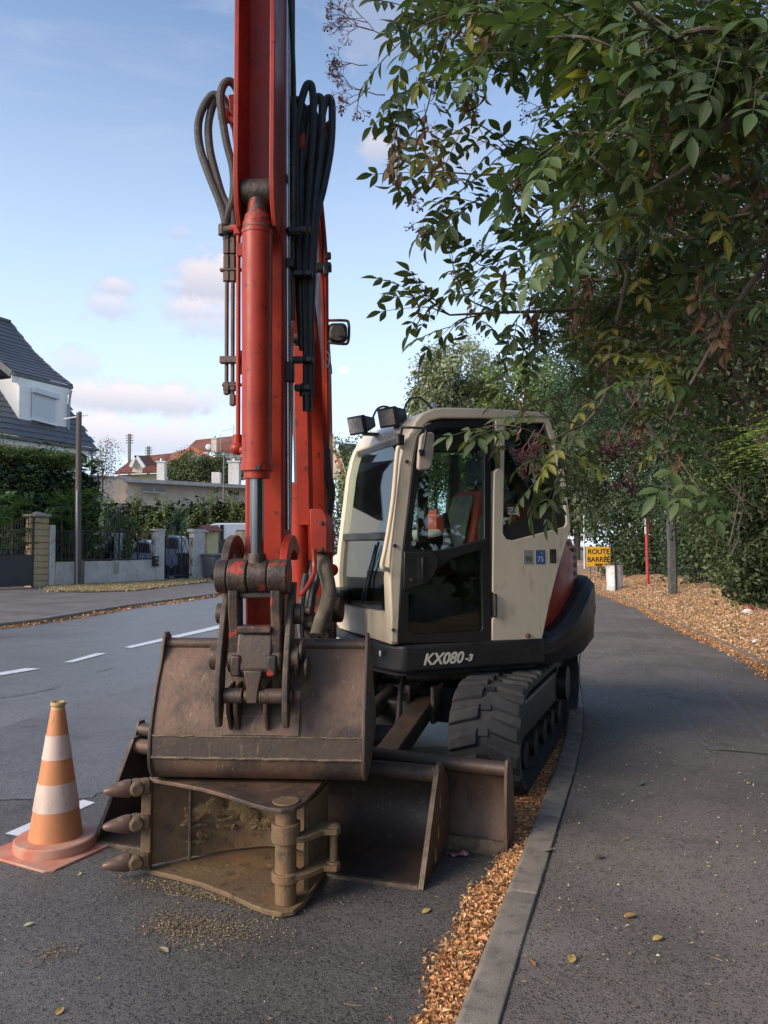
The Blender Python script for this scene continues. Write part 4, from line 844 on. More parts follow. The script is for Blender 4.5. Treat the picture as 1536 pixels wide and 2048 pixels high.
# cover box, sleeve, pipe at the boom foot
cb = [AP(*p, -1.05) for p in [(622, 1036), (655, 1036), (655, 1105), (622, 1105), (622, 1018), (648, 1018)]]
bx0, bx1, zlo, zhi, ztp = cb[0].y, cb[1].y, cb[2].z, cb[0].z, cb[4].z
cov = part('hose_cover', red, EX, AFm, ('prism', [(bx0, zlo), (bx1, zlo), (bx1, zhi), (bx1 - .03, ztp), (bx0 - .01, ztp)], 'x', -1.35, -1.05), bevel=.006)
for fx, fz in ((.62, .1), (.62, .86)): part('bolt', stl, cov, AFm, ('cyl', (-1.05, bx0 + (bx1 - bx0) * fx, zlo + (zhi - zlo) * fz), (-1.035, bx0 + (bx1 - bx0) * fx, zlo + (zhi - zlo) * fz), .013, None, 6))
part('swing_housing', red, EX, AFm, ('ball', AP(657, 1075, -1.5), .09, 16, 10, (1, .5, 1.9)), ('ball', AP(664, 1140, -1.5), .045, 12, 8))
part('hose_sleeve', K['canvas'], EX, AFm, ('tube', [AP(641, 1106, -1.15), AP(650, 1140, -1.05), AP(658, 1180, -1.0), AP(652, 1215, -.95), AP(643, 1240, -.9), AP(634, 1272, -.85)], .047, 12, 4))
part('boom_feed_pipe', red, EX, AFm, ('tube', [AP(628, 1098, -1.0), AP(629, 1130, -1.0), AP(627, 1150, -.95), AP(616, 1172, -.9), AP(602, 1192, -.85)], .016, 8, 4))
for k, pts in enumerate([[(636, 1110, -1.2), (634, 1160, -1.15), (625, 1195, -1.1), (618, 1260, -1.0)], [(625, 1120, -1.25), (618, 1190, -1.2), (612, 1230, -1.1), (622, 1290, -1.0)], [(648, 1190, -1.3), (636, 1240, -1.2), (630, 1290, -1.1)], [(612, 1150, -1.1), (604, 1200, -1.0), (600, 1250, -.95), (606, 1300, -.9)], [(657, 1150, -1.4), (662, 1200, -1.4), (655, 1260, -1.3)], [(637, 1270, -.85), (640, 1285, -.9), (648, 1262, -1.0), (652, 1240, -1.1)]]):
    part('hydraulic_hose', hs, EX, AFm, ('tube', [AP(*p) for p in pts], .022 if k < 5 else .012, 8, 4))
part('swing_manifold', stl, EX, AFm, ('box', AP(610, 1262, -1.1), (.2, .12, .22)), ('cyl', AP(595, 1250, -1.0), AP(626, 1250, -1.0), .03, None, 12), ('cyl', AP(595, 1285, -1.0), AP(626, 1283, -1.0), .025, None, 12), ('cyl', AP(600, 1222, -1.0), AP(622, 1222, -1.0), .028, None, 12), bevel=.008)
# pipes along the right face of the boom and the hoses that loop at its top
for pts in ([(640, 385, -.35), (648, 470, -.5), (652, 540, -.6), (653, 640, -.8), (655, 900, -1.2)], [(632, 400, -.35), (640, 480, -.5), (645, 545, -.62), (648, 640, -.8), (650, 880, -1.2)]):
    part('boom_pipe', red, EX, AFm, ('tube', [AP(*p) for p in pts], .014, 8, 4))
part('boom_hose', hs, EX, AFm, ('tube', [AP(*p) for p in [(655, 900, -1.2), (653, 950, -1.25), (658, 990, -1.3), (654, 1030, -1.3)]], .02, 8), ('tube', [AP(*p) for p in [(652, 880, -1.2), (657, 940, -1.2), (665, 985, -1.25), (657, 1035, -1.3)]], .02, 8))
part('pipe_clamp', blk, EX, AFm, ('box', AP(646, 535, -.58), (.05, .1, .05)), ('box', AP(652, 540, -.55), (.03, .03, .06)), ('box', AP(657, 512, -.55), (.03, .03, .04)), bevel=.006)
part('hanging_cable', hs, EX, AFm, ('tube', [AP(*p) for p in [(650, 700, -.9), (660, 712, -.85), (657, 735, -.85), (650, 722, -.88)]], .006, 6), ('tube', [AP(*p) for p in [(656, 715, -.85), (661, 732, -.85), (662, 748, -.85)]], .008, 6))
RH = [[(586, 300, -.02), (600, 215, -.08), (610, 178, -.1), (618, 168, -.12), (625, 182, -.12), (626, 260, -.1), (616, 420, -.05), (610, 560, 0), (613, 700, .02), (613, 800, .02)],
      [(606, 330, -.1), (622, 240, -.12), (630, 203, -.14), (637, 194, -.15), (644, 208, -.15), (642, 290, -.12), (628, 420, -.06), (620, 560, 0), (621, 700, .02), (620, 790, .02)],
      [(630, 320, -.15), (643, 240, -.17), (650, 207, -.19), (657, 196, -.2), (664, 212, -.2), (662, 290, -.18), (648, 370, -.12), (632, 440, -.06), (624, 560, 0), (619, 720, .02)],
      [(588, 200, -.1), (598, 206, -.15), (604, 260, -.12), (602, 400, -.06), (601, 540, -.02), (606, 700, .0)],
      [(592, 215, -.2), (603, 210, -.2), (611, 240, -.2), (612, 380, -.1), (606, 520, -.02)],
      [(606, 225, -.25), (622, 218, -.24), (633, 250, -.22), (632, 360, -.16), (620, 470, -.06), (612, 620, 0)],
      [(584, 230, -.05), (590, 320, -.03), (594, 450, -.02), (600, 560, .0)], [(596, 240, -.28), (606, 300, -.25), (604, 420, -.15), (598, 560, -.05), (604, 690, 0)], [(622, 235, -.28), (636, 280, -.26), (634, 380, -.2), (618, 500, -.1), (610, 640, -.02)], [(640, 250, -.22), (650, 300, -.2), (640, 380, -.15), (626, 470, -.1), (616, 600, -.03), (617, 740, .02)], [(616, 240, -.3), (622, 330, -.25), (612, 450, -.15), (606, 600, -.05)]]
for pts in RH: part('hydraulic_hose', hs, EX, AFm, ('tube', [AP(*p) for p in pts], .0205, 10, 5))
part('arm_pivot_bracket', red, EX, AFm, ('prism', [(AP(634, 250, -.3).y, AP(634, 262, -.3).z), (AP(667, 230, -.3).y, AP(667, 235, -.3).z), (AP(667, 295, -.3).y, AP(667, 295, -.3).z), (AP(632, 335, -.3).y, AP(632, 340, -.3).z)], 'x', -.33, -.3), ('cyl', (-.15, -.14, 3.74), (-.15, .16, 3.74), .07, None, 18), bevel=.004)
part('hose_plug', blk, EX, AFm, ('cyl', AP(615, 790, .02), AP(615, 822, .02), .026, None, 10), ('cyl', AP(612, 776, .02), AP(612, 792, .02), .034, None, 6))
for py in (462, 548, 720, 776):
    w_ = {462: 60, 548: 40, 720: 42, 776: 34}[py]
    part('hose_clamp', stl if py == 462 else blk, EX, AFm, ('box', AP(606 if py != 462 else 585, py, .05), (.05, w_ / 405, .03)), ('cyl', AP(588 + (w_ / 2), py + 4, .07), AP(588 + (w_ / 2), py - 10, .07), .012, None, 6), bevel=.006)

# lamp on the boom with its guard hoop
lp = part('boom_lamp', blk, EX, AFm, ('box', AP(676, 666, -.85), (.09, .115, .115)), bevel=.03, seg=4)
part('lamp_lens', K['lens'] if False else mat('dim lamp lens', (.1, .085, .075), (.05, .045, .04), 30, rough=.15, coat=.8), lp, AFm, ('cyl', AP(676, 666, -.805), AP(676, 666, -.80), .045, None, 20))
part('lamp_guard', rb, lp, AFm, ('tube', [AP(*p, -.85) for p in [(655, 641), (690, 641), (697, 646), (698, 665), (696, 684), (688, 688), (655, 685)]], .009, 8, 3), ('cyl', AP(654, 652, -.87), AP(664, 652, -.85), .008), ('cyl', AP(654, 674, -.87), AP(664, 674, -.85), .008))

# --- arm (dipper), bucket cylinder, links
arm_p = [(-.09, 1.08), (-.05, 1.0), (.05, 1.0), (.09, 1.1), (.12, 1.5), (.13, 2.0), (.15, 3.0), (.18, 3.3), (.19, 4.95), (-.12, 4.95), (-.16, 3.9), (-.18, 3.3), (-.14, 2.2), (-.11, 1.5)]
arm = MB().prism(arm_p, 'y', -.096, .096).build('dipper_arm', red, EX, AFm, bevel=.012)
for s in (-1, 1):
    MB().prism([(.185, 4.95), (.40, 4.95), (.40, 3.34), (.38, 3.2), (.33, 3.11), (.26, 3.1), (.17, 3.25)], 'y', s * .085 - .012, s * .085 + .012).build('arm_flange', red, arm, AFm, bevel=.004)
part('cylinder_clevis', rb, EX, AFm, ('cyl', (.31, -.07, 3.28), (.31, .07, 3.28), .065, None, 20), ('cyl', (.31, 0, 3.06), (.31, 0, 3.3), .058, .05, 18), bevel=.004)
q0, q1 = Vector((.31, 0, 3.13)), Vector((.285, 0, 1.95)); qd = q1 - q0
bcy = part('bucket_cylinder', red, EX, AFm, ('cyl', q0, q1, .0715, None, 32))
part('cylinder_collar', red, bcy, AFm, ('cyl', q0 + qd * .03, q0 + qd * .045, .0745, None, 32), ('cyl', q1 - qd * .0, q1 - qd * .03, .0765, None, 32), ('cyl', q1 + qd * .03, q1, .062, None, 32))
part('cylinder_head_cap', rb, bcy, AFm, ('cyl', q0 - qd * .03, q0 + qd * .025, .062, .0735, 32))
part('collar_stud', K['ink'], bcy, AFm, ('box', q1 + Vector((.075, .02, .01)), (.006, .02, .02)))
part('bucket_cylinder_rod', K['chrome'], EX, AFm, ('cyl', q1 + qd * .02, (.275, 0, 1.47), .033, None, 24))
for k, (v0, v1, rr) in enumerate([(-.186, -.128, .08), (-.126, -.035, .084), (-.033, .062, .078), (.064, .156, .083)]):
    part('link_boss', rb, EX, AFm, ('cyl', (.275, v0, 1.452), (.275, v1, 1.452), rr, None, 28), bevel=.007)
part('rod_eye', rb, EX, AFm, ('cyl', (.275, 0, 1.45), (.275, 0, 1.56), .06, .042, 20))
for s, vv in ((-1, -.15), (1, .13)):
    pts = []
    for i in range(11): t = R(-5 + 150 * i / 10); pts.append((.11 + .2 * math.cos(t), 1.45 + .2 * math.sin(t)))
    for i in range(11): t = R(145 - 150 * i / 10); pts.append((.11 + .125 * math.cos(t), 1.45 + .125 * math.sin(t)))
    MB().prism(pts, 'y', vv - .02, vv + .02).build('side_link', rb if s < 0 else red, EX, AFm, bevel=.006)
for s in (-1, 1):
    MB().prism([(.23, 1.42), (.33, 1.42), (.325, 1.3), (.30, 1.2), (.31, 1.1), (.28, 1.0), (.2, 1.0), (.2, 1.12), (.22, 1.25)], 'y', s * .1 - .026, s * .1 + .026).build('bucket_link', rb, EX, AFm, bevel=.01)
part('link_crossbar', rb, EX, AFm, ('box', (.26, 0, 1.365), (.09, .16, .03)), ('box', (.27, 0, 1.205), (.1, .16, .035)), bevel=.008)
part('hitch_block', K['rustdark'], EX, AFm, ('prism', [(.18, 1.19), (.30, 1.19), (.32, 1.1), (.33, 1.02), (.3, .98), (.18, .98)], 'y', -.085, .085), ('cyl', (.26, -.13, 1.06), (.26, .13, 1.06), .065, None, 20), bevel=.012)
part('hitch_pad', rb, EX, AFm, ('box', (.30, -.085, 1.04), (.07, .05, .1)), ('box', (.30, .085, 1.04), (.07, .05, .1)), bevel=.012)
for s, vv in ((-1, -.16), (1, .155)):
    ear = MB().prism([(.13, 1.42), (.2, 1.42), (.27, 1.28), (.33, 1.12), (.37, .97), (.37, .83), (.345, .76), (.31, .76), (.28, .86), (.26, 1.02), (.19, 1.18)], 'y', vv - .014, vv + .014).build('hitch_side_plate', K['steel'], EX, AFm, bevel=.006)
    part('hitch_pin', K['rustdark'], ear, AFm, ('cyl', (.27, vv + s * .012, 1.07), (.27, vv + s * .055, 1.07), .058, None, 22), ('cyl', (.31, vv + s * .012, .9), (.31, vv + s * .03, .9), .036, None, 18), ('cyl', (.19, vv + s * .012, 1.27), (.19, vv + s * .05, 1.27), .05, None, 18), bevel=.006)
part('hitch_rings', stl, EX, AFm, *[('cyl', (.26, .185 + .024 * k, 1.03 + .07 * (k % 2)), (.26, .2 + .024 * k, 1.03 + .07 * (k % 2)), .055, None, 18) for k in range(3)], bevel=.004)
ct = part('hitch_cross_tube', K['rustdark'], EX, AFm, ('cyl', (.31, -.14, .9), (.31, -.05, .9), .036, None, 18), ('cyl', (.31, -.045, .9), (.31, .03, .9), .03, None, 18), ('cyl', (.31, .035, .9), (.31, .14, .9), .036, None, 18), bevel=.005)
part('hitch_spring', stl, ct, AFm, *[('cyl', (.31, .03 + .011 * k, .9), (.31, .037 + .011 * k, .9), .038, None, 16) for k in range(4)])
part('hitch_lug', K['rustdark'], ct, AFm, ('prism', [(-.028, .87), (.02, .87), (.03, .95), (.045, 1.02), (-.045, 1.02), (-.03, .95)], 'x', .3, .345), bevel=.006)
# the bucket carried on the hitch: curved back, side plates, tube along its top edge
B_shell = [(.055, 1.105), (.12, 1.02), (.19, .9), (.235, .79), (.262, .70), (.268, .6), (.258, .55), (.22, .495), (.14, .472), (.0, .474), (-.2, .51), (-.45, .62)]
BW = .498
bkt = part('bucket', K['rust'], EX, AFm, ('strip', B_shell, -.022, 'y', -BW, BW), smooth=50)
part('bucket_top_tube', K['rustdark'], bkt, AFm, ('cyl', (.045, -BW, 1.105), (.045, BW, 1.105), .03, None, 18))
for s in (-1, 1):
    poly = [(p[0] + .012, p[1]) for p in B_shell[1:]]; poly = [(.09, 1.14), (.10, 1.11)] + poly + [(-.45, .66), (.0, 1.14), (.03, 1.165), (.07, 1.165)]
    MB().prism(poly, 'y', s * BW, s * (BW + .018)).build('bucket_side_plate', K['rustdark'], bkt, AFm, bevel=.005)
def weldline(pr, name, y0, y1, r=.006, sd=1):
    rnd = random.Random(sd); n = 40; pts = [(pr[0] + rnd.uniform(-.002, .002), y0 + (y1 - y0) * i / n, pr[1] + rnd.uniform(-.002, .002)) for i in range(n + 1)]
    return part(name, K['weld'], bkt, AFm, ('tube', pts, r, 6, 1))
weldline((.267, .70), 'weld_bead', -BW, BW, .005, 1); weldline((.273, .6), 'weld_bead', -BW, BW, .007, 2)
part('wear_plate', K['rustdark'], bkt, AFm, ('strip', [(.266, .695), (.273, .6)], -.008, 'y', -BW + .003, BW - .003))
part('back_stiffener', K['rust'], bkt, AFm, ('strip', [(.245, .795), (.27, .71)], -.008, 'y', -.17, .2), ('strip', [(.2, .9), (.247, .79)], -.006, 'y', -.17, .2))
for vv, w_ in ((-.085, .022), (.055, .02), (-.12, .018)):
    part('back_rib', K['rustdark'], bkt, AFm, ('prism', [(.2, .95), (.33, .93), (.325, .82), (.27, .73), (.235, .78)], 'y', vv - w_ / 2, vv + w_ / 2), bevel=.006)
# hoses and pipes on the left of the arm
LH = [[(480, 215, .1), (474, 180, .1), (460, 163, .12), (446, 172, .13), (441, 205, .13), (452, 280, .12), (466, 340, .11), (466, 395, .11), (452, 440, .12), (453, 470, .12)],
      [(478, 260, .08), (455, 220, .06), (432, 190, .06), (412, 205, .07), (397, 245, .08), (400, 295, .09), (418, 350, .1), (438, 400, .11), (450, 440, .12), (454, 480, .12)],
      [(478, 275, .05), (460, 230, .04), (445, 195, .04), (428, 205, .05), (417, 250, .06), (420, 300, .08), (432, 350, .09), (446, 395, .1), (466, 430, .11), (468, 480, .11)]]
for pts in LH: part('hydraulic_hose', hg, EX, AFm, ('tube', [AP(*p) for p in pts], .0205, 10, 5))
part('hose_mount', red, EX, AFm, ('box', AP(448, 232, .1), (.05, .05, .06)), ('bar', AP(448, 235, .1), AP(485, 250, .1), .03, .03), ('bar', AP(466, 190, .08), AP(478, 300, .08), .02, .05), bevel=.005)
for px, y0, y1 in ((454, 470, 790), (466, 470, 812)):
    pp = part('hard_pipe', K['pipe'], EX, AFm, ('cyl', AP(px, y0, .12), AP(px - 1, y1, .12), .0105, None, 10))
    part('pipe_fitting', K['pipe'], pp, AFm, *[('cyl', AP(px, y_, .12), AP(px, y_ + h_, .12), rr, None, 6) for y_, h_, rr in ((478, 30, .02), (512, 26, .019), (545, 18, .021), (765, 16, .021), (y1 - 22, 20, .018))])
part('pipe_bracket', K['pipe'], EX, AFm, ('box', AP(462, 540, .12), (.03, .11, .014)), ('box', AP(462, 720, .13), (.035, .11, .035)), ('box', AP(466, 770, .13), (.02, .11, .014)), ('box', AP(480, 725, .12), (.02, .02, .12)), bevel=.004)
rp = part('cylinder_port_pipe', red, EX, AFm, ('cyl', AP(477, 462, .2), AP(476, 905, .22), .0115, None, 12))
part('port_fitting', red, rp, AFm, ('ball', AP(475, 897, .22), .036, 14, 10, (1, 1, .9)), ('cyl', AP(475, 897, .22), AP(492, 903, .25), .02, None, 10), ('cyl', AP(475, 870, .22), AP(475, 890, .22), .024, None, 12), ('cyl', AP(477, 452, .2), AP(477, 470, .2), .024, None, 6), ('cyl', AP(462, 456, .18), AP(490, 456, .22), .016, None, 8))
part('pipe_elbow', stl, EX, AFm, ('cyl', AP(446, 450, .13), AP(446, 470, .13), .024, None, 8), ('cyl', AP(446, 460, .13), AP(476, 456, .18), .018, None, 10))
part('small_red_pipe', red, EX, AFm, ('cyl', AP(486, 470, .22), AP(487, 700, .2), .008, None, 8), ('box', AP(481, 500, .22), (.02, .03, .06)))
part('long_arm_pipe', K['silver'], EX, AFm, ('cyl', AP(573, -60, .1), AP(577, 1060, .05), .0135, None, 14))
part('long_arm_pipe', K['steel'], EX, AFm, ('cyl', AP(586, -60, .06), AP(586, 640, .03), .011, None, 12))
part('arm_cable', hs, EX, AFm, ('tube', [AP(*p) for p in [(578, -40, .12), (584, 60, .08), (588, 200, .05), (584, 330, .05)]], .012, 8))
part('pipe_bracket', blk, EX, AFm, ('box', AP(566, 358, .1), (.04, .05, .04)), ('box', AP(577, 528, .07), (.05, .06, .05)), ('box', AP(578, 745, .07), (.05, .05, .1)), ('cyl', AP(574, 463, .1), AP(601, 463, .08), .022, None, 12), bevel=.006)
part('arm_side_plate', blk, EX, AFm, ('box', AP(590, 330, -.05), (.12, .03, .6)), bevel=.004)
# ------------------------------------------------------------------ loose buckets and cone
DL = G(195, 1690); DR = G(840, 1780); dd = (DR - DL); DWd = dd.length
DFm = frame(DL, dd)
D = thing('ditching_bucket', 'wide rusty ditching bucket on the asphalt, its open side to the front', 'bucket', DL)
dsh = [(0, .004), (.2, .012), (.38, .022), (.49, .11), (.53, .24), (.48, .37), (.36, .448)]
part('shell', K['rustdark'], D, DFm, ('strip', [(p[0], p[1]) for p in dsh], .016, 'x', 0, DWd), smooth=50)
part('lip', K['weld'], D, DFm, ('box', (DWd / 2, -.005, .012), (DWd, .03, .022)), bevel=.005)
part('torque_tube', K['rust'], D, DFm, ('cyl', (.0, .345, .435), (DWd, .345, .435), .042, None, 24))
outl = [(-.02, 0.0), (.2, 0.0), (.39, .01), (.51, .1), (.55, .24), (.5, .39), (.4, .47), (.36, .495), (.31, .49), (.29, .45)]
slots = [[(cx_ - .012, cz - .035), (cx_ + .012, cz - .035), (cx_ + .012, cz + .035), (cx_ - .012, cz + .035)] for cx_, cz in ((.34, .3), (.3, .16), (.24, .07))]
MB().prism(outl, 'x', -.016, 0).build('side_plate', K['rustdark'], D, DFm, bevel=.004)
MB().holed(outl, slots, 'x', DWd, DWd + .018).build('side_plate', K['rust'], D, DFm, bevel=.003)
part('side_cutter_edge', K['weld'], D, DFm, ('bar', (DWd + .009, -.018, .01), (DWd + .009, .3, .47), .024, .012), ('bar', (-.008, -.018, .01), (-.008, .3, .47), .02, .01))
part('hanger', K['rustdark'], D, DFm, ('box', (DWd * .42, .5, .4), (.03, .24, .28)), ('box', (DWd * .58, .5, .4), (.03, .24, .28)), bevel=.01)

T = thing('toothed_bucket', 'narrow rusty digging bucket with three teeth, lying on its side in front', 'bucket', (-.8, 3.7, 0))
z0, z1 = .04, .452
tsh = [(-1.14, 3.80), (-.97, 3.90), (-.8, 3.99), (-.62, 4.04), (-.46, 4.01), (-.34, 3.92), (-.29, 3.79), (-.325, 3.62), (-.36, 3.52)]
part('shell', K['rustmud'], T, None, ('strip', tsh, .02, 'z', z0 + .01, z1 - .01), smooth=50)
tpl = [(-1.13, 3.785), (-1.0, 3.725), (-.85, 3.645), (-.7, 3.535), (-.58, 3.43), (-.5, 3.375), (-.44, 3.355), (-.385, 3.375), (-.345, 3.46), (-.315, 3.6), (-.28, 3.8), (-.33, 3.94), (-.45, 4.03), (-.62, 4.07), (-.8, 4.01), (-.97, 3.93), (-1.15, 3.82)]
part('side_plate', K['rustmud'], T, None, ('prism', tpl, 'z', z0 - .03, z0 - .006), bevel=.005)
part('side_plate', K['rust'], T, None, ('prism', tpl, 'z', z1 - .004, z1 + .016), bevel=.005)
part('lip', K['rustmud'], T, None, ('bar', (-1.15, 3.795, z0 - .01), (-1.15, 3.795, z1), .05, .03, (0, 1, 0)), bevel=.006)
part('floor_rib', K['weld'], T, None, ('cyl', (-.965, 3.89, z0), (-.965, 3.89, z1), .008, None, 8))
for zc in (.085, .265, .432):
    dv = Vector((-.9, -.43, 0)).normalized(); p = Vector((-1.15, 3.79, zc)); fr_ = frame(p, dv)
    ad = part('tooth_adapter', K['rustmud'], T, fr_, ('box', (.03, 0, 0), (.09, .07, .07)), ('cyl', (.05, -.045, 0), (.05, .045, 0), .036, None, 16), bevel=.012)
    tm = MB(); secs = [(.078, .033, .042), (.1, .036, .041), (.13, .034, .034), (.165, .028, .024), (.19, .019, .015), (.2, .01, .008), (.202, .003, .003)]; nn = 12
    tm.add([(x, a_ * math.copysign(abs(math.cos(t)) ** .7, math.cos(t)), b_ * math.copysign(abs(math.sin(t)) ** .7, math.sin(t))) for x, a_, b_ in secs for t in [2 * math.pi * k / nn for k in range(nn)]], [tuple(range(nn)), tuple(range(len(secs) * nn - 1, (len(secs) - 1) * nn - 1, -1))] + [(i * nn + k, i * nn + (k + 1) % nn, (i + 1) * nn + (k + 1) % nn, (i + 1) * nn + k) for i in range(len(secs) - 1) for k in range(nn)])
    tm.build('tooth', K['tooth'], ad, fr_, smooth=50)
pin = (-.432, 3.45)
part('hinge_tube', K['rustmud'], T, None, ('cyl', (*pin, z0 - .005), (*pin, z1), .047, None, 22), ('cyl', (*pin, .13), (*pin, .17), .062, None, 22), ('cyl', (*pin, .3), (*pin, .38), .064, None, 22), ('cyl', (*pin, z1 + .0155), (*pin, z1 + .022), .06, None, 22), bevel=.006)
for zc in (.155, .315):
    part('hanger_plate', K['rustmud'], T, None, ('prism', [(-.42, 3.4), (-.34, 3.42), (-.27, 3.5), (-.21, 3.5), (-.195, 3.545), (-.22, 3.59), (-.28, 3.6), (-.31, 3.7), (-.36, 3.5)], 'z', zc - .013, zc + .013), ('cyl', (-.228, 3.545, zc - .02), (-.228, 3.545, zc + .02), .03, None, 16), bevel=.004)
part('link_pin', K['rustmud'], T, None, ('cyl', (-.228, 3.545, .13), (-.228, 3.545, .34), .018, None, 14))
# clay stuck inside the shell: a ragged crust, slightly proud of the floor plate
rnd = random.Random(4)
def crust(name, cx_, cz, rx, rz_, seed):
    r_ = random.Random(seed); ph = [r_.uniform(0, 6.3) for _ in range(6)]; n = 44; mb = MB()
    def onshell(x, z, o):
        y = float(np.interp(x, [p[0] for p in tsh[:5]], [p[1] for p in tsh[:5]])); return (x + o * .45, y - o, z)
    c_ = onshell(cx_, cz, .012); ring = []; ring2 = []
    for i in range(n):
        t = 2 * math.pi * i / n; r = 1 + .35 * math.sin(2 * t + ph[0]) + .2 * math.sin(3 * t + ph[4]) + .1 * math.sin(7 * t + ph[1]) + .06 * math.sin(13 * t + ph[2])
        ring.append(onshell(cx_ + rx * r * math.cos(t), min(max(cz + rz_ * r * math.sin(t), z0 + .02), z1 - .02), .001)); ring2.append(onshell(cx_ + rx * r * .8 * math.cos(t), min(max(cz + rz_ * r * .8 * math.sin(t), z0 + .02), z1 - .02), .011 + .004 * math.sin(7 * t)))
    mb.add(ring + ring2 + [c_], [(i, (i + 1) % n, n + (i + 1) % n, n + i) for i in range(n)] + [(n + i, n + (i + 1) % n, 2 * n) for i in range(n)])
    return mb.build(name, K['mud'], T, None, smooth=60)
crust('dried_clay', -.88, .27, .07, .06, 3); crust('dried_clay', -.72, .25, .085, .06, 5); crust('dried_clay', -.64, .17, .05, .04, 8); crust('dried_clay', -.8, .34, .06, .02, 12); crust('dried_clay', -.93, .12, .04, .012, 9)
for k_ in range(16): crust('dried_clay', rnd.uniform(-1.0, -.56), rnd.uniform(.12, .38), rnd.uniform(.012, .04), rnd.uniform(.008, .02), 30 + k_)
crust('dried_clay', -.8, .24, .05, .02, 11)

C = thing('traffic_cone', 'orange traffic cone with two white bands on a square rubber plate', 'cone', G(110, 1700))
cp = G(111, 1697); cf = Matrix.Translation(cp)
tz = .045; H = .73; r0c, r1c = .135, .036
def rr(h): return r0c + (r1c - r0c) * h
part('base_plate', K['conebase'], C, cf @ Matrix.Rotation(R(-27), 4, 'Z'), ('prism', [(x * .25 - s_ * 0, y * .25) for x, y, s_ in ((-1, -.85, 0), (-.85, -1, 0), (.85, -1, 0), (1, -.85, 0), (1, .85, 0), (.85, 1, 0), (-.85, 1, 0), (-1, .85, 0))], 'z', .002, .016), bevel=.005)
part('base_ring', K['conebase'], C, cf, ('lathe', [(.205, .016), (.207, .022), (.205, .062), (.198, .068), (.15, .07), (.02, .07)], 48), smooth=30)
hs_ = [0, .19, .445, .64, .82, 1.0]; hs_ = [0, .22, .43, .615, .80, 1.0]
zc = lambda h: .07 + (H - .07) * h
for i, nm in enumerate(('cone_body', 'reflective_band', 'cone_body', 'reflective_band', 'cone_body')):
    a_, c_ = hs_[i], hs_[i + 1]; e = .002 if nm == 'reflective_band' else 0
    part(nm, K['coneband'] if e else K['orange'], C, cf, ('lathe', [(rr(a_) - .02, zc(a_)), (rr(a_) + e, zc(a_)), (rr(c_) + e, zc(c_)), (rr(c_) - .015, zc(c_))], 48), smooth=30)
part('cone_tip', K['conetop'], C, cf, ('lathe', [(.02, H), (.036, H), (.033, H + .012), (.039, H + .024), (.038, H + .036), (.03, H + .038), (.026, H + .01)], 32), smooth=30)
# small bits: pink wrapper under the blade, pebble hole
m_ = mat('pink wrapper', (.55, .1, .16), (.6, .5, .5), 40, lo=.5, hi=.55, rough=.35)
w0 = G(915, 1712, .006); rnd = random.Random(2); mb = MB(); nx = 8
mb.add([(w0.x + (i / nx - .5) * .11, w0.y + (j / 3 - .5) * .05 + .01 * math.sin(i), .008 + .02 * rnd.random()) for j in range(4) for i in range(nx + 1)], [(j * (nx + 1) + i, j * (nx + 1) + i + 1, (j + 1) * (nx + 1) + i + 1, (j + 1) * (nx + 1) + i) for j in range(3) for i in range(nx)])
props(mb.build('wrapper', m_, None, None, normals=False), 'crumpled pink wrapper on the asphalt below the dozer blade', 'wrapper')
# ------------------------------------------------------------------ foliage helpers
def crown(name, parent, blobs, n, L, Wd, cols, seed, sub=40, sig=.2, core=.0, shade=.35, kind=None, jit=.22, up=.5, m=None):
    rg = np.random.default_rng(seed); C = np.array([b_[0] for b_ in blobs], float); Rr = np.array([b_[1] for b_ in blobs], float)
    w = (Rr ** 2).sum(1); w /= w.sum(); bi = rg.choice(len(blobs), n, p=w)
    dirs = rg.normal(size=(len(blobs), sub, 3)); dirs /= np.linalg.norm(dirs, axis=2, keepdims=True)
    rad = rg.uniform(.45, 1.05, (len(blobs), sub, 1)); subc = C[:, None] + dirs * Rr[:, None] * rad; tone = 1 + rg.normal(0, shade, (len(blobs), sub))
    si = rg.integers(0, sub, n); P = subc[bi, si] + rg.normal(size=(n, 3)) * Rr[bi] * sig
    out = (P - C[bi]) / Rr[bi]; N = out * .5 + np.array([0, 0, up]) + rg.normal(size=(n, 3)) * .6
    cc = pal(rg, n, cols, jit) * np.clip(tone[bi, si], .5, 1.7)[:, None]
    V, F, Cc = leaf_quads(P, N, L * rg.uniform(.65, 1.35, n), Wd * rg.uniform(.65, 1.35, n), rg, cc, .2)
    return np_obj(name, V, F, Cc, m or K['leaf'], parent, kind)
def sprays(name, parent, roots, cols, seed, L=.5, pairs=8, lf=.1, lw=.035, droop=.35, kind=None):
    rg = np.random.default_rng(seed); P = []; N = []; D = []; LL = []
    for (p, d) in roots:
        p = np.array(p, float); d = np.array(d, float); d /= np.linalg.norm(d); l = L * rg.uniform(.7, 1.25); s = np.cross(d, [0, 0, 1.0]); s /= np.linalg.norm(s) + 1e-6; u = np.cross(s, d)
        for k in range(pairs):
            t = (k + 1) / pairs; c = p + d * l * t - np.array([0, 0, droop]) * l * t * t
            for sg in (-1, 1):
                ld = s * sg * .9 + d * .45 - np.array([0, 0, .25]); P.append(c + ld * lf * .55); D.append(ld); N.append(u + rg.normal(size=3) * .2); LL.append(lf * (1 - .35 * abs(t - .5)))
    P = np.array(P); n = len(P); LL = np.array(LL)
    V, F, Cc = leaf_quads(P, np.array(N), LL, LL * lw / lf, rg, pal(rg, n, cols, .2), .15, np.array(D))
    return np_obj(name, V, F, Cc, K['leaf'], parent, kind)
def trunk(name, parent, pts, r0, r1, limbs=(), m=None):
    o = MB().tube(pts, r0, 10, 4, r1).build(name, m or K['bark'], parent, None)
    for lp in limbs: MB().tube(lp[0], lp[1], 7, 4, lp[1] * .35).build('limb', m or K['bark'], parent, None)
    return o
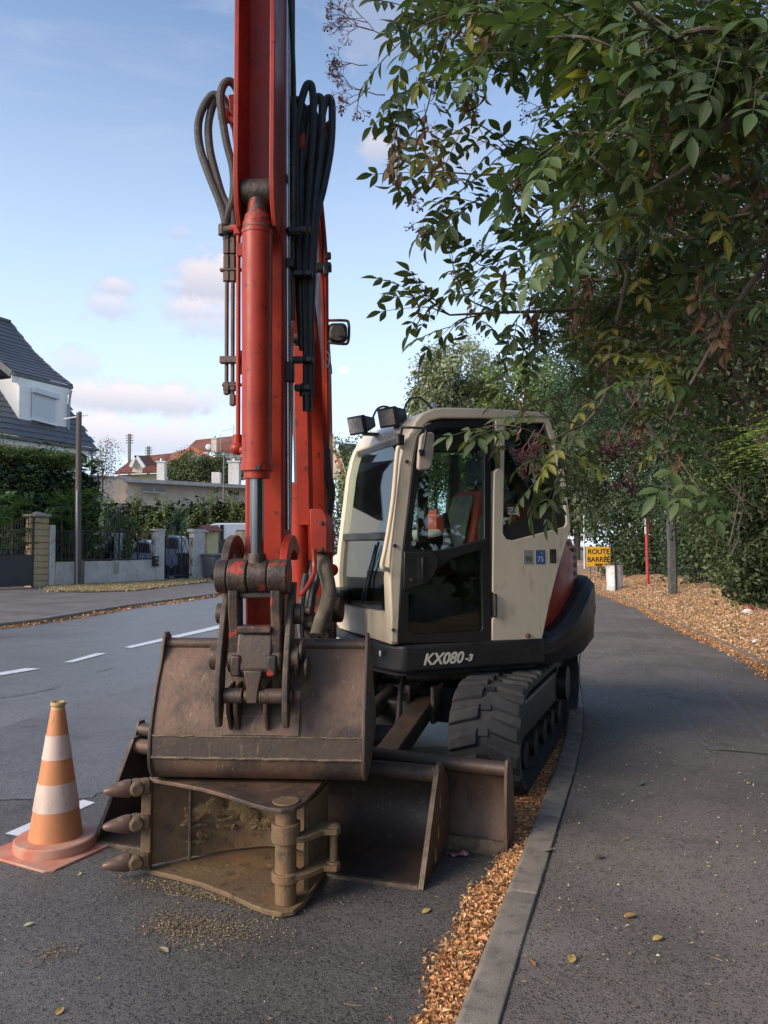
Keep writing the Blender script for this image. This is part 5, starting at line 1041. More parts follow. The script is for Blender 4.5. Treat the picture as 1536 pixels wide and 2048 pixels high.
def tree(name, label, base, top_r, blobs, n, L, Wd, cols, seed, group=None, sub=40, sig=.2, **k):
    t = thing(name, label, 'tree', base, group); b_ = Vector(base); c_ = Vector(blobs[0][0])
    trunk('trunk', t, [b_ - Vector((0, 0, .1)), b_ + (c_ - b_) * .4 + Vector((.1, .05, 0)), b_ + (c_ - b_) * .8, c_], top_r, top_r * .4, [([b_ + (c_ - b_) * .55, (b_ + (c_ - b_) * .7 + Vector(q[0])) / 2, Vector(q[0])], top_r * .4) for q in blobs[1:7]])
    crown('crown', t, blobs, n, L, Wd, cols, seed, sub, sig, **k); return t
DG = [(.05, .075, .034), (.07, .1, .046), (.04, .06, .03), (.085, .11, .052)]
MG = [(.11, .15, .06), (.085, .12, .05), (.14, .175, .07), (.07, .1, .045)]
LG = [(.15, .2, .07), (.18, .23, .08), (.13, .17, .06)]
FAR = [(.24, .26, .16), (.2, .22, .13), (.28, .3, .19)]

K['stucco'] = mat('white render', (.88, .84, .78), (.82, .78, .72), 2, rough=.9, c3=(.62, .58, .53), s3=9, lo3=.6, hi3=.85, bump=.1, bs=150)
K['beige'] = mat('beige render', (.66, .56, .46), (.58, .49, .4), 1.5, rough=.9, c3=(.36, .3, .25), s3=6, lo3=.58, hi3=.85)
K['yellow'] = mat('pale yellow render', (.62, .52, .28), (.55, .46, .25), 3, rough=.9)
K['slate'] = mat('slate tile', (.12, .12, .13), (.085, .085, .095), 4, rough=.5, c3=(.13, .135, .15), s3=15, lo3=.6, hi3=.8, bump=.15)
K['terra'] = mat('terracotta tile', (.26, .095, .055), (.19, .07, .045), 3, rough=.8, c3=(.12, .06, .045), s3=12, lo3=.55, hi3=.75, bump=.2)
K['orangetrim'] = mat('orange barge board', (.5, .15, .07), rough=.6)
K['stone'] = mat('split stone block', (.42, .32, .18), (.33, .25, .14), 7, rough=.9, c3=(.24, .18, .11), s3=25, bump=.9, bs=45)
K['mortar'] = mat('mortar', (.3, .26, .2), (.24, .21, .17), 9, rough=.95, bump=.4)
K['cement'] = mat('grey cement wall', (.5, .47, .43), (.42, .39, .355), 1.6, rough=.95, c3=(.27, .25, .225), s3=5, lo3=.55, hi3=.8, bump=.3, bs=60, c4=(.58, .545, .5), s4=2.5)
K['iron'] = mat('black iron', (.018, .018, .02), rough=.5)
K['gate'] = mat('dark gate panel', (.02, .023, .03), (.028, .03, .037), 2, rough=.45)
K['wood'] = mat('weathered pole wood', (.13, .105, .085), (.085, .07, .058), 6, rough=.9, bump=.5, streak=(1, 1, .08), c3=(.2, .17, .14), s3=30)
K['concrete'] = mat('concrete', (.2, .19, .18), (.15, .145, .135), 4, rough=.9, bump=.3)
K['shutter'] = mat('white shutter', (.66, .66, .68), (.6, .6, .62), 8, rough=.5)
K['zinc'] = mat('zinc', (.3, .3, .31), rough=.5, metal=.5)
K['vanwhite'] = mat('white van paint', (.74, .75, .77), (.7, .71, .73), 2, rough=.3, coat=.4)
K['car'] = mat('lilac grey car paint', (.3, .29, .37), (.27, .26, .34), 2, rough=.3, coat=.4)
K['bin'] = mat('grey bin plastic', (.1, .1, .11), (.085, .085, .092), 5, rough=.55)
K['binblk'] = mat('black bin plastic', (.02, .02, .024), rough=.55)
K['carglass'] = mat('car glass', (.02, .022, .026), rough=.1, coat=.5)
K['signyellow'] = mat('yellow sign', (.75, .4, .02), (.7, .36, .02), 9, rough=.5)
K['bag'] = mat('clear waste bag', (.72, .7, .68), (.58, .56, .54), 12, rough=.3, c3=(.3, .26, .24), s3=9, bump=.9, bs=22)
K['redpost'] = mat('red post', (.45, .045, .05), (.36, .035, .04), 7, rough=.5)
K['polegrey'] = mat('grey pole', (.1, .1, .095), (.07, .07, .066), 5, rough=.8, c3=(.25, .24, .22), s3=9, lo3=.64, hi3=.7, bump=.2)

# ------------------------------------------------------------------ left: fence line
F0 = G(67, 1174, .13); F1 = G(404, 1157, .13); fd = F1 - F0; fd.z = 0; fd.normalize(); fn = Vector((fd.y, -fd.x, 0))      # fn points to the street
def fp(px, off=0.0):
    k = (px - 768) / FPX; o = F0 + fn * off; t = (k * o.y - o.x) / (fd.x - k * fd.y); p = o + fd * t; return Vector((p.x, p.y, .12))
def fz(px, py, off=0.0): return W(px, py, fp(px, off).y).z
FF = frame((0, 0, 0), fd)                                        # x along the fence, y away from the street
def fslab(mb, px0, px1, ztop, zbot, th=.2, off=0.0):
    a, c = fp(px0, off), fp(px1, off); q = -fn * th
    b4 = [a, c, c + q, a + q]; mb.add([(p.x, p.y, zbot) for p in b4] + [(p.x, p.y, ztop) for p in b4], [(0, 3, 2, 1), (4, 5, 6, 7), (0, 1, 5, 4), (1, 2, 6, 5), (2, 3, 7, 6), (3, 0, 4, 7)]); return mb
# gate
g = thing('driveway_gate', 'dark metal driveway gate with arched bars beside the stone pillar', 'gate', fp(20))
zt0 = fz(40, 1111); fslab(MB(), -70, 66, zt0, .18, .04).build('gate_panel', K['gate'], g)
for px in np.arange(-68, 66, 5.2):
    t = (px + 70) / 136; top = fz(px, 1062 - 40 * t ** 2 - 0); p = fp(px, -.02); MB().cyl((p.x, p.y, zt0), (p.x, p.y, top), .012, None, 6).build('gate_bar', K['iron'], g)
for py in (1111, 1098, 1062):
    a, c = fp(-70, -.02), fp(66, -.02); MB().bar((a.x, a.y, fz(0, py)), (c.x, c.y, fz(0, py)), .03, .03).build('gate_rail', K['iron'], g)
p = fp(66.5, -.02); MB().box((p.x, p.y, 1.4), (.06, .06, 2.6)).build('gate_post', K['iron'], g)
for k in range(6):
    p = fp(8 + k * 10, -.02); o = MB().tube([(p.x + .1 * math.cos(t) * fd.x, p.y + .1 * math.cos(t) * fd.y, fz(8 + k * 10, 1105) + .1 * math.sin(t)) for t in np.linspace(0, 5.6, 9)], .01, 5, 2).build('scroll', K['iron'], g)
# stone pillar
sp = thing('stone_pillar', 'pale split stone gate pillar with a cap slab', 'pillar', fp(84)); pc = fp(84, .0); zt0 = fz(84, 1034); zb0 = .1
MB().box(pc + Vector((0, 0, (zt0 + zb0) / 2 - .12)) - fn * .28, (.5, .5, zt0 - zb0), FF.to_3x3()).build('core', K['mortar'], sp)
nb_ = 11; hh = (zt0 - zb0) / nb_; rnd = random.Random(3); R3 = FF.to_3x3()
bmesh_ = None
for i in range(nb_):
    c_ = pc - fn * .28; c_ = Vector((c_.x, c_.y, zb0 + hh * (i + .5))); sc_ = 1 + rnd.uniform(-.015, .02)
    off = rnd.uniform(-.12, .12) if i % 2 else 0
    mb = MB(); s_ = .57 * sc_; n_ = 6
    mb.box((0, 0, 0), (s_, s_, hh * .93))
    o = mb.build('stone_block', K['stone'], sp, Matrix.Translation(c_) @ FF.to_3x3().to_4x4(), bevel=.025)
MB().prism([(-.36, -.36), (.36, -.36), (.36, .36), (-.36, .36)], 'z', 0, .1).build('cap', K['mortar'], sp, Matrix.Translation(Vector((pc.x, pc.y, zt0)) - fn * .28) @ FF.to_3x3().to_4x4(), bevel=.03)
MB().lathe([(.36, .1), (.02, .2)], 4).build('cap_peak', K['mortar'], sp, Matrix.Translation(Vector((pc.x, pc.y, zt0)) - fn * .28) @ FF.to_3x3().to_4x4() @ Matrix.Rotation(R(45), 4, 'Z'), smooth=0)
o = fslab(MB(), 101, 112, fz(106, 1050), .05, .22, .05).build('cement_post', K['cement'], None, bevel=.02); props(o, 'grey cement post right beside the stone pillar', 'post')
# low wall with wrought-iron fence panels
o = fslab(MB(), 112, 313, fz(210, 1122), .0, .22).build('low_wall', K['cement'], None, bevel=.01); props(o, 'grey cement garden wall below the iron fence', 'wall')
def iron_panel(px0, px1, py0, py1, label, nm='iron_fence', off=-.1, lattice=True, cat='fence'):
    t = thing(nm, label, cat, fp((px0 + px1) / 2)); zl, zh = fz((px0 + px1) / 2, py1), fz((px0 + px1) / 2, py0); a, c = fp(px0, off), fp(px1, off); d = c - a; L = d.length; d.normalize()
    for z in (zl + .05, zh): MB().bar((a.x, a.y, z), (c.x, c.y, z), .035, .035).build('rail', K['iron'], t)
    for q in (a, c, (a + c) / 2): MB().bar((q.x, q.y, zl), (q.x, q.y, zh + .03), .045, .045).build('upright', K['iron'], t)
    mb = MB(); n = max(4, int(L / .17))
    for i in range(n):
        x = (i + .5) / n * L; P = []
        for k in range(9):
            z = zl + (zh - zl) * k / 8; s = .06 * math.sin(k * math.pi / 2 + (math.pi if i % 2 else 0)); q = a + d * (x + s); P.append((q.x, q.y, z))
        mb.tube(P, .013, 5, 3)
        q = a + d * (x + .5 * L / n); mb.cyl((q.x, q.y, zl), (q.x, q.y, zh), .008, None, 5)
    o = mb.build('lattice', K['iron'], t); o['kind'] = 'stuff'; return t
iron_panel(114, 165, 1062, 1121, 'black iron fence panel half covered by shrubs, next to the cement post')
iron_panel(166, 238, 1062, 1121, 'black scrolled iron fence panel in the middle of the low wall')
iron_panel(239, 312, 1061, 1120, 'black scrolled iron fence panel beside the letter box')
o = fslab(MB(), 313, 330, fz(321, 1060), .0, .3, .03).build('gate_column', K['cement'], None, bevel=.02); props(o, 'grey cement column carrying the letter box', 'column')
pc = fp(321); MB()
fslab(MB(), 311, 332, fz(321, 1058), fz(321, 1062), .36, .06).build('column_cap', K['cement'], o)
iron_panel(331, 395, 1076, 1153, 'low wrought iron garden gate with lattice bars', 'garden_gate', -.05, cat='gate')
o = fslab(MB(), 388, 410, fz(399, 1062), .0, .3, .03).build('gate_column', K['cement'], None, bevel=.02); props(o, 'grey cement column between the garden gate and the bin', 'column')
fslab(MB(), 386, 412, fz(399, 1058), fz(399, 1064), .36, .06).build('column_cap', K['cement'], o)
lb = thing('letter_box', 'dark green letter box fixed to the cement column', 'letter box', fp(312, .2)); R3 = FF.to_3x3()
pq = fp(312, .12); zc_ = fz(312, 1122); MB().box((pq.x, pq.y, zc_), (.24, .18, .42), R3).build('box', K['binblk'], lb, bevel=.03); q = pq + fn * .093; MB().box((q.x, q.y, zc_ + .1), (.16, .01, .04), R3).build('slot', K['zinc'], lb)
q = pq + fn * .093 + fd * .06; MB().box((q.x, q.y, zc_ - .06), (.05, .01, .05), R3).build('plate', K['shutter'], lb)
pq = fp(234.5, .02); o = MB().box((pq.x, pq.y, fz(234, 1135)), (.2, .05, .42), R3).build('meter_box', K['cement'] if False else mat('meter box', (.3, .28, .24), rough=.7), None, bevel=.01); props(o, 'small beige meter box let into the grey garden wall', 'meter box')
# yellow pillar with tile cap, dark plank fence
yp = thing('yellow_pillar', 'pale yellow gate pillar with a small tiled cap behind the bins', 'pillar', fp(424, -1.6))
fslab(MB(), 415, 437, fz(426, 1063, -1.6), .1, .45, -1.6).build('shaft', K['yellow'], yp)
a = fp(410, -1.4); c = fp(441, -1.4); zz_ = fz(426, 1062, -1.6); MB().prism([(-.4, 0), (.4, 0), (0, .28)], 'x', -.05, (c - a).length + .05).build('tile_cap', K['terra'], yp, frame((a.x, a.y, zz_), fd) @ Matrix.Translation((0, .25, 0)))
pf_ = thing('plank_fence', 'dark grey vertical plank fence with a rising top behind the bin', 'fence', fp(460, -1.8))
for k, px in enumerate(np.arange(438, 484, 3.6)):
    fslab(MB(), px, px + 3.0, fz(px, 1084 - 6 * math.sin((px - 438) / 46 * math.pi)  - (px - 438) * .12, -1.8), .12, .03, -1.8).build('plank', K['gate'], pf_)
fslab(MB(), 437, 486, fz(460, 1095, -1.8), fz(460, 1098, -1.8), .03, -1.84).build('rail', K['gate'], pf_)
yp2 = fslab(MB(), 484, 500, fz(490, 1062, -1.8), .1, .45, -1.8).build('yellow_pillar', K['yellow'], None); props(yp2, 'pale yellow pillar at the far end of the plank fence', 'pillar')
# bins
def wheelie(label, px, py, w, h, m, off, lidm=None):
    b_ = fp(px, off); t = thing('wheelie_bin', label, 'bin', (b_.x, b_.y, .12), 'wheelie bins by the garden gates'); f4 = Matrix.Translation((b_.x, b_.y, .12)) @ FF.to_3x3().to_4x4()
    mb = MB(); A = [(-w * .42, -w * .42, .06), (w * .42, -w * .42, .06), (w * .42, w * .42, .06), (-w * .42, w * .42, .06)]; Bq = [(-w / 2, -w / 2, h * .88), (w / 2, -w / 2, h * .88), (w / 2, w / 2, h * .9), (-w / 2, w / 2, h * .9)]
    mb.add(A + Bq, [(0, 1, 2, 3), (4, 7, 6, 5), (0, 4, 5, 1), (1, 5, 6, 2), (2, 6, 7, 3), (3, 7, 4, 0)]).build('body', m, t, f4, bevel=.03)
    MB().prism([(-w * .56, h * .9), (w * .6, h * .9), (w * .55, h * .97), (0, h), (-w * .5, h * .97)], 'x', -w * .55, w * .55).build('lid', lidm or m, t, f4, bevel=.015)
    MB().cyl((-w * .5, w * .62, h * .92), (w * .5, w * .62, h * .92), .02, None, 8).build('handle', m, t, f4)
    for s in (-1, 1): MB().cyl((s * w * .36, -w * .42 if False else -w * .4, .1), (s * w * .46, -w * .4, .1), .1, None, 14).build('wheel', K['binblk'], t, f4)
    return t
wheelie('grey wheelie bin on the pavement beside the cement column', 428, 1157, .72, 1.12, K['bin'], .5)
wheelie('black wheelie bin behind the iron garden gate', 375, 1152, .6, 1.15, K['binblk'], -.6)
# utility pole
up_ = thing('utility_pole', 'weathered wooden utility pole with a short crossbar by the low wall', 'utility pole', fp(157, .35)); b_ = fp(157, .35)
zt1 = fz(154, 826, .35); MB().cyl((b_.x, b_.y, .05), (b_.x - .05, b_.y, zt1), .12, .095, 14).build('shaft', K['wood'], up_)
MB().cyl((b_.x - .05, b_.y, zt1), (b_.x - .05, b_.y, zt1 + .06), .11, .09, 14).build('cap', K['zinc'], up_)
z_ = fz(154, 832, .35); MB().bar((b_.x - .62, b_.y, z_ - .1), (b_.x + .28, b_.y, z_ + .05), .04, .04).build('crossbar', K['shutter'], up_)
MB().cyl((b_.x + .02, b_.y - .13, .05), (b_.x - .02, b_.y - .12, 3.6), .035, None, 8).build('cable_sleeve', K['zinc'], up_); MB().box((b_.x + .17, b_.y, .55), (.1, .12, 1.0)).build('footing_stay', K['wood'], up_)
# dry verge in front of the low wall
vq = [fp(100, .05), fp(404, .05), G(423, 1163, .12), G(340, 1172, .12), G(270, 1181, .12), G(170, 1184, .12), G(98, 1183, .12)]
props(MB().add([(p.x, p.y, .128) for p in vq], [tuple(range(len(vq)))]).build('verge', K['soil'], None, smooth=0), kind='structure')
rg = np.random.default_rng(12); n = 16000; a_ = rg.random(n); px_ = 100 + 310 * rg.random(n); B0 = np.array([tuple(fp(x, .03)) for x in px_]); ylow = np.interp(px_, [98, 170, 270, 340, 423], [1183, 1184, 1181, 1172, 1162]); B1 = np.array([tuple(G(x, y, .12)) for x, y in zip(px_, ylow)])
P = B0 + (B1 - B0) * a_[:, None]; P += rg.normal(0, .12, P.shape); P[:, 2] = .132 + .03 * rg.random(n); N = rg.normal(size=(n, 3)); N[:, 2] += .4
cols_ = pal(rg, n, [(.46, .36, .22), (.54, .43, .28), (.36, .29, .17), (.22, .22, .1), (.46, .29, .17), (.3, .27, .14)], .25)
V, Fq, Cq = leaf_quads(P, N, rg.uniform(.05, .16, n), rg.uniform(.015, .04, n), rg, cols_, .2); props(np_obj('verge_grass', V, Fq, Cq, K['litter'], None, 'stuff'), 'dry straw coloured grass along the foot of the garden wall', 'dry grass')

# ------------------------------------------------------------------ left: houses
e = Vector((.41, .912, 0)).normalized(); nr = Vector((e.y, -e.x, 0)); UPV = Vector((0, 0, 1))
H1 = thing('slate_roof_house', 'white house with slate roof and shuttered dormer behind the tall hedge', 'house', (-14, 33, 0))
ER = W(192, 896, 34)
def tiles(root, P0, along, upv, n_al, n_up, tw, th, m, name='roof_tile', curve=None):
    al = along.normalized(); uv = upv.normalized(); nn = uv.cross(al).normalized()
    if nn.z < 0: nn = -nn
    me = MB().add([(-tw * .49, 0, .035), (tw * .49, 0, .035), (tw * .49, th * 1.12, .006), (-tw * .49, th * 1.12, .006), (-tw * .49, 0, .005), (tw * .49, 0, .005)], [(0, 1, 2, 3), (0, 4, 5, 1)]).mesh(name, m, smooth=0)
    k = 0
    for j in range(n_up):
        for i in range(n_al):
            p = P0 + al * (tw * (i + .5 + (.5 if j % 2 else 0))) + uv * th * j
            if curve: p = p + curve(j / n_up)
            fr_ = Matrix((al, uv, nn)).transposed().to_4x4(); fr_.translation = p
            link_mesh(name, me, root, fr_)
slope = (-nr * 2 + UPV * 2.3)
# main roof: sheet with tiles on it
A0 = ER - e * 7.5; mb = MB().add([A0, ER, ER + slope * 2.1, A0 + slope * 2.1], [(0, 1, 2, 3)]); rf1 = mb.build('main_roof', K['slate'], H1, smooth=0)
tiles(rf1, A0 + nr * .06, e, slope, 24, 12, .31, .34, K['slate'])
BK = ER - nr * 8.4; mb = MB().add([ER + slope * 2.1, A0 + slope * 2.1, A0 - nr * 8.4, BK], [(0, 1, 2, 3)]).build('rear_roof', K['slate'], H1, smooth=0)
zE = ER.z
MB().add([(p.x, p.y, z) for z in (0, zE - .1) for p in (A0 - nr * .4, ER - nr * .4 - e * .4, BK - e * .4, A0 - nr * 8)], [(0, 1, 5, 4), (1, 2, 6, 5), (2, 3, 7, 6), (3, 0, 4, 7)]).build('wall', K['stucco'], H1, smooth=0)
q = ER - nr * .4 - e * .4; q2 = BK - e * .4; apex = ER + slope * 2.0 - e * .4; MB().add([(q.x, q.y, zE - .1), (q2.x, q2.y, zE - .1), tuple(apex)], [(0, 1, 2)]).build('gable_wall', K['stucco'], H1, smooth=0)
MB().bar(A0 + nr * .1 - UPV * .1, ER + nr * .1 - UPV * .1, .16, .12).build('gutter', K['slate'], H1); MB().bar(A0 - UPV * .25, ER - UPV * .25, .03, .24).build('fascia', K['stucco'], H1)
# dormer
DRt = ER - e * 1.08 - nr * .6; DLf = ER - e * 3.57 - nr * .6; zlo_, zhi_ = 6.4, 8.4
dm = MB(); b4 = [DLf, DRt, DRt - nr * 3.2, DLf - nr * 3.2]; dm.add([(p.x, p.y, z) for z in (zlo_ - .6, zhi_) for p in b4], [(0, 1, 5, 4), (1, 2, 6, 5), (2, 3, 7, 6), (3, 0, 4, 7), (4, 5, 6, 7)]); dm.build('dormer_wall', K['stucco'], H1, smooth=0)
V0 = W(143, 771, 33.6); VL = V0 - e * 3.1; prof_ = [(0, 0), (1.2, .8), (2.4, 1.75), (3.9, 3.25)]
mb = MB(); top = [V0 + (-nr * a + UPV * z) for a, z in prof_]; topL = [VL + (-nr * a + UPV * z) for a, z in prof_]
mb.add([tuple(p) for p in top + topL], [(i, i + 1, 5 + i, 4 + i) for i in range(3)]); drf = mb.build('dormer_roof', K['slate'], H1, smooth=0)
for s in range(3):
    a0, z0_ = prof_[s]; a1, z1_ = prof_[s + 1]; vv = (-nr * (a1 - a0) + UPV * (z1_ - z0_)); tiles(drf, VL + (-nr * a0 + UPV * z0_), e, vv, 10, max(1, round(vv.length / .33)), .31, vv.length / max(1, round(vv.length / .33)), K['slate'])
mb = MB().add([tuple(top[3]), tuple(topL[3] - e * 1.5), tuple(topL[3] - e * 1.5 - nr * 3 - UPV * 2.5), tuple(top[3] - nr * 3 - UPV * 2.5)], [(0, 1, 2, 3)]).build('dormer_rear_roof', K['slate'], H1, smooth=0)
for i in range(3): MB().bar(topL[i] - UPV * .12, topL[i + 1] - UPV * .12, .06, .26).build('barge_board', K['slate'], H1)
MB().cyl(tuple(topL[3] - e * 1.0 + UPV * .05), tuple(top[3] + UPV * .05), .1, None, 8).build('ridge', K['slate'], H1)
for i in range(3):
    for k in range(4): 
        pA_ = top[i] + (top[i + 1] - top[i]) * k / 4; pB_ = top[i] + (top[i + 1] - top[i]) * (k + .95) / 4; MB().cyl(tuple(pA_), tuple(pB_), .08, .07, 7).build('verge_tile', K['slate'], H1)
MB().bar(V0 + nr * .05 - UPV * .1, VL + nr * .05 - UPV * .1, .12, .12).build('dormer_gutter', K['slate'], H1); MB().bar(V0 - nr * .0 - UPV * .3, VL - nr * .0 - UPV * .3, .03, .28).build('dormer_fascia', K['stucco'], H1)
def onface(px, py):      # point on the dormer front
    k = (px - 768) / FPX; t = (k * DRt.y - DRt.x) / (e.x - k * e.y); p = DRt + e * t; return Vector((p.x, p.y, W(px, py, p.y).z))
w4 = [onface(57, 782), onface(104, 795), onface(104, 850), onface(57, 840)]; nz = nr * .05
wn = MB().add([tuple(p + nz) for p in w4], [(0, 1, 2, 3)]).build('window', K['shutter'], H1, smooth=0)
for k in range(14):
    t0, t1 = k / 14, (k + .85) / 14; l0 = w4[0] + (w4[3] - w4[0]) * t0; l1 = w4[0] + (w4[3] - w4[0]) * t1; r0_ = w4[1] + (w4[2] - w4[1]) * t0; r1_ = w4[1] + (w4[2] - w4[1]) * t1
    MB().bar((l0 + l1) / 2 + nr * .06, (r0_ + r1_) / 2 + nr * .06, .02, (l1 - l0).length).build('shutter_slat', K['shutter'], wn)
MB().bar(onface(56, 780) + nr * .12, onface(108, 795) + nr * .12, .2, .22).build('shutter_box', K['shutter'], H1, bevel=.02); MB().bar(onface(56, 838) + nr * .08, onface(106, 851) + nr * .08, .16, .08).build('window_sill', K['stucco'], H1)
MB().tube([onface(133, 782) + nr * .15, onface(131, 800) + nr * .1, onface(130, 860) + nr * .1], .05, 7, 2).build('downpipe', K['zinc'], H1)
MB().tube([W(183, 900, 33.8), W(184, 915, 33.6), W(184, 1000, 33.6)], .05, 7, 2).build('downpipe', K['zinc'], H1)
sk_ = [onface(-2, 700), onface(14, 712)]; MB().bar(V0 - e * 3.0 - nr * 2.2 + UPV * 1.75, V0 - e * 2.2 - nr * 2.2 + UPV * 1.75, .7, .06).build('skylight', K['zinc'], H1)

# hedges and shrubs behind the fence
hb = []
for px in np.arange(-70, 170, 18):
    b_ = fp(px, -2.6); hb.append(((b_.x, b_.y, 2.6), (.95, .95, 2.6)))
t = thing('tall_hedge', 'tall clipped dark conifer hedge in front of the slate roofed house', 'hedge', fp(30, -2.6)); crown('foliage', t, [(c, (r_[0], r_[1], r_[2])) for c, r_ in hb], 52000, .15, .05, MG + LG + LG, 41, 46, .17, up=.8)
crown('lit_top_tufts', t, [((c[0], c[1], 5.0), (.8, .8, .3)) for c, r_ in hb], 9000, .14, .045, [(.14, .19, .05), (.17, .22, .06), (.11, .15, .05)], 48, 30, .2, up=1.2)  # tufts on the hedge top, the light there put into paler leaf colours
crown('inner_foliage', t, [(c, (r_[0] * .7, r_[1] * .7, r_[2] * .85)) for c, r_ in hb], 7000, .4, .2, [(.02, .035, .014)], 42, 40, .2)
t = thing('ailanthus_shrub', 'feathery green sumac like shrub spilling over the fence by the pole', 'shrub', fp(140, -.6)); rg = np.random.default_rng(5); roots = []
for _ in range(230):
    px = rg.choice([rg.uniform(-10, 60), rg.uniform(90, 205), rg.uniform(110, 200)]); py = rg.uniform(995, 1115) if px > 85 else rg.uniform(985, 1100); o_ = rg.uniform(-1.3, -.2); b_ = fp(px, o_); roots.append(((b_.x, b_.y, fz(px, py, o_)), (rg.normal() * .8, rg.normal() * .6 - .4, .3 + .3 * rg.random())))
sprays('foliage', t, roots, [(.05, .1, .035), (.07, .13, .045), (.04, .08, .03)], 6, .75, 9, .2, .06, .4)
for px in (120, 140, 170, 20): b_ = fp(px, -.8); MB().tube([(b_.x, b_.y, 0), (b_.x + .1, b_.y, 1.4), (b_.x, b_.y + .1, 2.8)], .03, 6, 3).build('stem', K['bark'], t)
hb = []
for px in np.arange(200, 505, 15):
    k = (px - 768) / FPX; Y = 49.0; ztp = W(px, 1006 + (6 * math.sin(px * .11)) - (10 if px > 395 else 0), Y).z; hb.append(((k * Y, Y, ztp / 2), (.75, 1.0, ztp / 2)))
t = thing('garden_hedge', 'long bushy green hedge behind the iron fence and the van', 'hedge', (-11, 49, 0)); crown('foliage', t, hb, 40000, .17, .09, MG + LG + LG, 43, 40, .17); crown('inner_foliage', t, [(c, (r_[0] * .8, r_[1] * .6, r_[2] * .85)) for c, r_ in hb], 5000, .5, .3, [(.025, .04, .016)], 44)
# yucca with sword leaves
yc_ = W(355, 1060, 35.5); t = thing('yucca', 'spiky yucca with sword leaves behind the garden gate', 'plant', (yc_.x, yc_.y, 0)); mb = MB(); rnd = random.Random(8)
for k in range(120):
    a = rnd.uniform(0, 6.28); el_ = rnd.uniform(-.7, 1.4); L_ = rnd.uniform(.7, 1.05); z0_ = 2.4 + rnd.uniform(-.25, .3); d = Vector((math.cos(a) * math.cos(el_), math.sin(a) * math.cos(el_), math.sin(el_))); s = d.cross(UPV).normalized() * .035; p = Vector((yc_.x, yc_.y, z0_)); mid = p + d * L_ * .6; tip = p + d * L_ - UPV * .2 * math.cos(el_)
    mb.add([p - s * .5, p + s * .5, mid + s, mid - s, tip], [(0, 1, 2, 3), (3, 2, 4)])
mb.build('leaves', mat('yucca leaf', (.07, .11, .05), (.11, .14, .06), 3, rough=.5), t, normals=False); MB().cyl((yc_.x, yc_.y, 0), (yc_.x, yc_.y, 2.4), .11, .09, 10).build('stem', K['bark'], t)
sb = W(256, 1048, 33); t = thing('round_shrub', 'small round light green shrub above the iron fence', 'shrub', (sb.x, sb.y, 0)); crown('foliage', t, [((sb.x, sb.y, sb.z), (.42, .4, .32)), ((sb.x, sb.y, 1.3), (.25, .25, .9))], 2600, .1, .06, LG, 47, 20); MB().cyl((sb.x, sb.y, 0), (sb.x, sb.y, sb.z), .03, .02, 6).build('stem', K['bark'], t)
# house behind: yellow wall with outside stair
yh = thing('yellow_house', 'pale yellow house corner with an outside stair and dark railing', 'house', W(188, 1100, 36)); a, c = W(168, 1000, 36.5), W(208, 998, 38)
MB().add([(a.x, a.y, 0), (c.x, c.y, 0), (c.x, c.y, a.z), (a.x, a.y, a.z), (c.x - 3, c.y + 2, 0), (c.x - 3, c.y + 2, a.z), (a.x - 3, a.y + 2, 0), (a.x - 3, a.y + 2, a.z)], [(0, 1, 2, 3), (1, 4, 5, 2), (0, 3, 7, 6), (3, 2, 5, 7)]).build('wall', K['yellow'], yh, smooth=0)
MB().bar(a + UPV * .06, c + UPV * .06, .3, .12).build('coping', K['cement'], yh)
for k in range(9):
    p = W(238 - k * 6.2, 1066 + k * 7.5, 35); MB().box((p.x, p.y, p.z / 2), (.28, 1.2, max(.1, p.z))).build('stair_step', K['cement'], yh)
s0, s1 = W(247, 1008, 34.6), W(196, 1072, 34.6); MB().bar(s0, s1, .06, .06).build('handrail', K['zinc'], yh)
for k in range(11): q = s0 + (s1 - s0) * k / 10; MB().cyl(tuple(q), (q.x, q.y, q.z - 1.0), .014, None, 5).build('baluster', K['iron'], yh)
for px in np.arange(210, 262, 4): p = W(px, 1008, 37); MB().cyl(tuple(p), (p.x, p.y, 1.4), .018, None, 5).build('railing_bar', K['iron'], yh)
MB().bar(W(209, 1008, 37), W(262, 1008, 37), .05, .05).build('railing', K['iron'], yh)
# flat roofed building
fb = thing('flat_roof_building', 'long low beige building with an overhanging flat roof', 'building', (-12, 48, 0))
a, c = W(165, 953, 55), W(262, 957, 57); MB().add([(p.x, p.y, z) for z in (0, a.z) for p in (a, c, c + Vector((-2, 8, 0)), a + Vector((-2, 8, 0)))], [(0, 1, 5, 4), (1, 2, 6, 5), (3, 0, 4, 7), (4, 5, 6, 7)]).build('wall', K['beige'], fb, smooth=0)
MB().bar(a + UPV * .05, c + UPV * .05, .3, .14).build('coping', K['zinc'], fb)
a, c = W(255, 966, 56), W(500, 978, 62); MB().add([(p.x, p.y, z) for z in (0, a.z) for p in (a, c, c + Vector((-2, 6, 0)), a + Vector((-2, 6, 0)))], [(0, 1, 5, 4), (1, 2, 6, 5), (3, 0, 4, 7), (4, 5, 6, 7)]).build('wall', K['beige'], fb, smooth=0)
a2, c2 = W(251, 961, 55.4), W(504, 975, 61.4); dv = Vector((-.4, 3.5, 0)); MB().add([tuple(p + UPV * z) for z in (-.12, .14) for p in (a2 - Vector((0, .6, 0)), c2 - Vector((0, .6, 0)), c2 + dv, a2 + dv)], [(0, 1, 5, 4), (1, 2, 6, 5), (2, 3, 7, 6), (3, 0, 4, 7), (4, 5, 6, 7), (3, 2, 1, 0)]).build('roof_slab', K['cement'], fb, smooth=0)
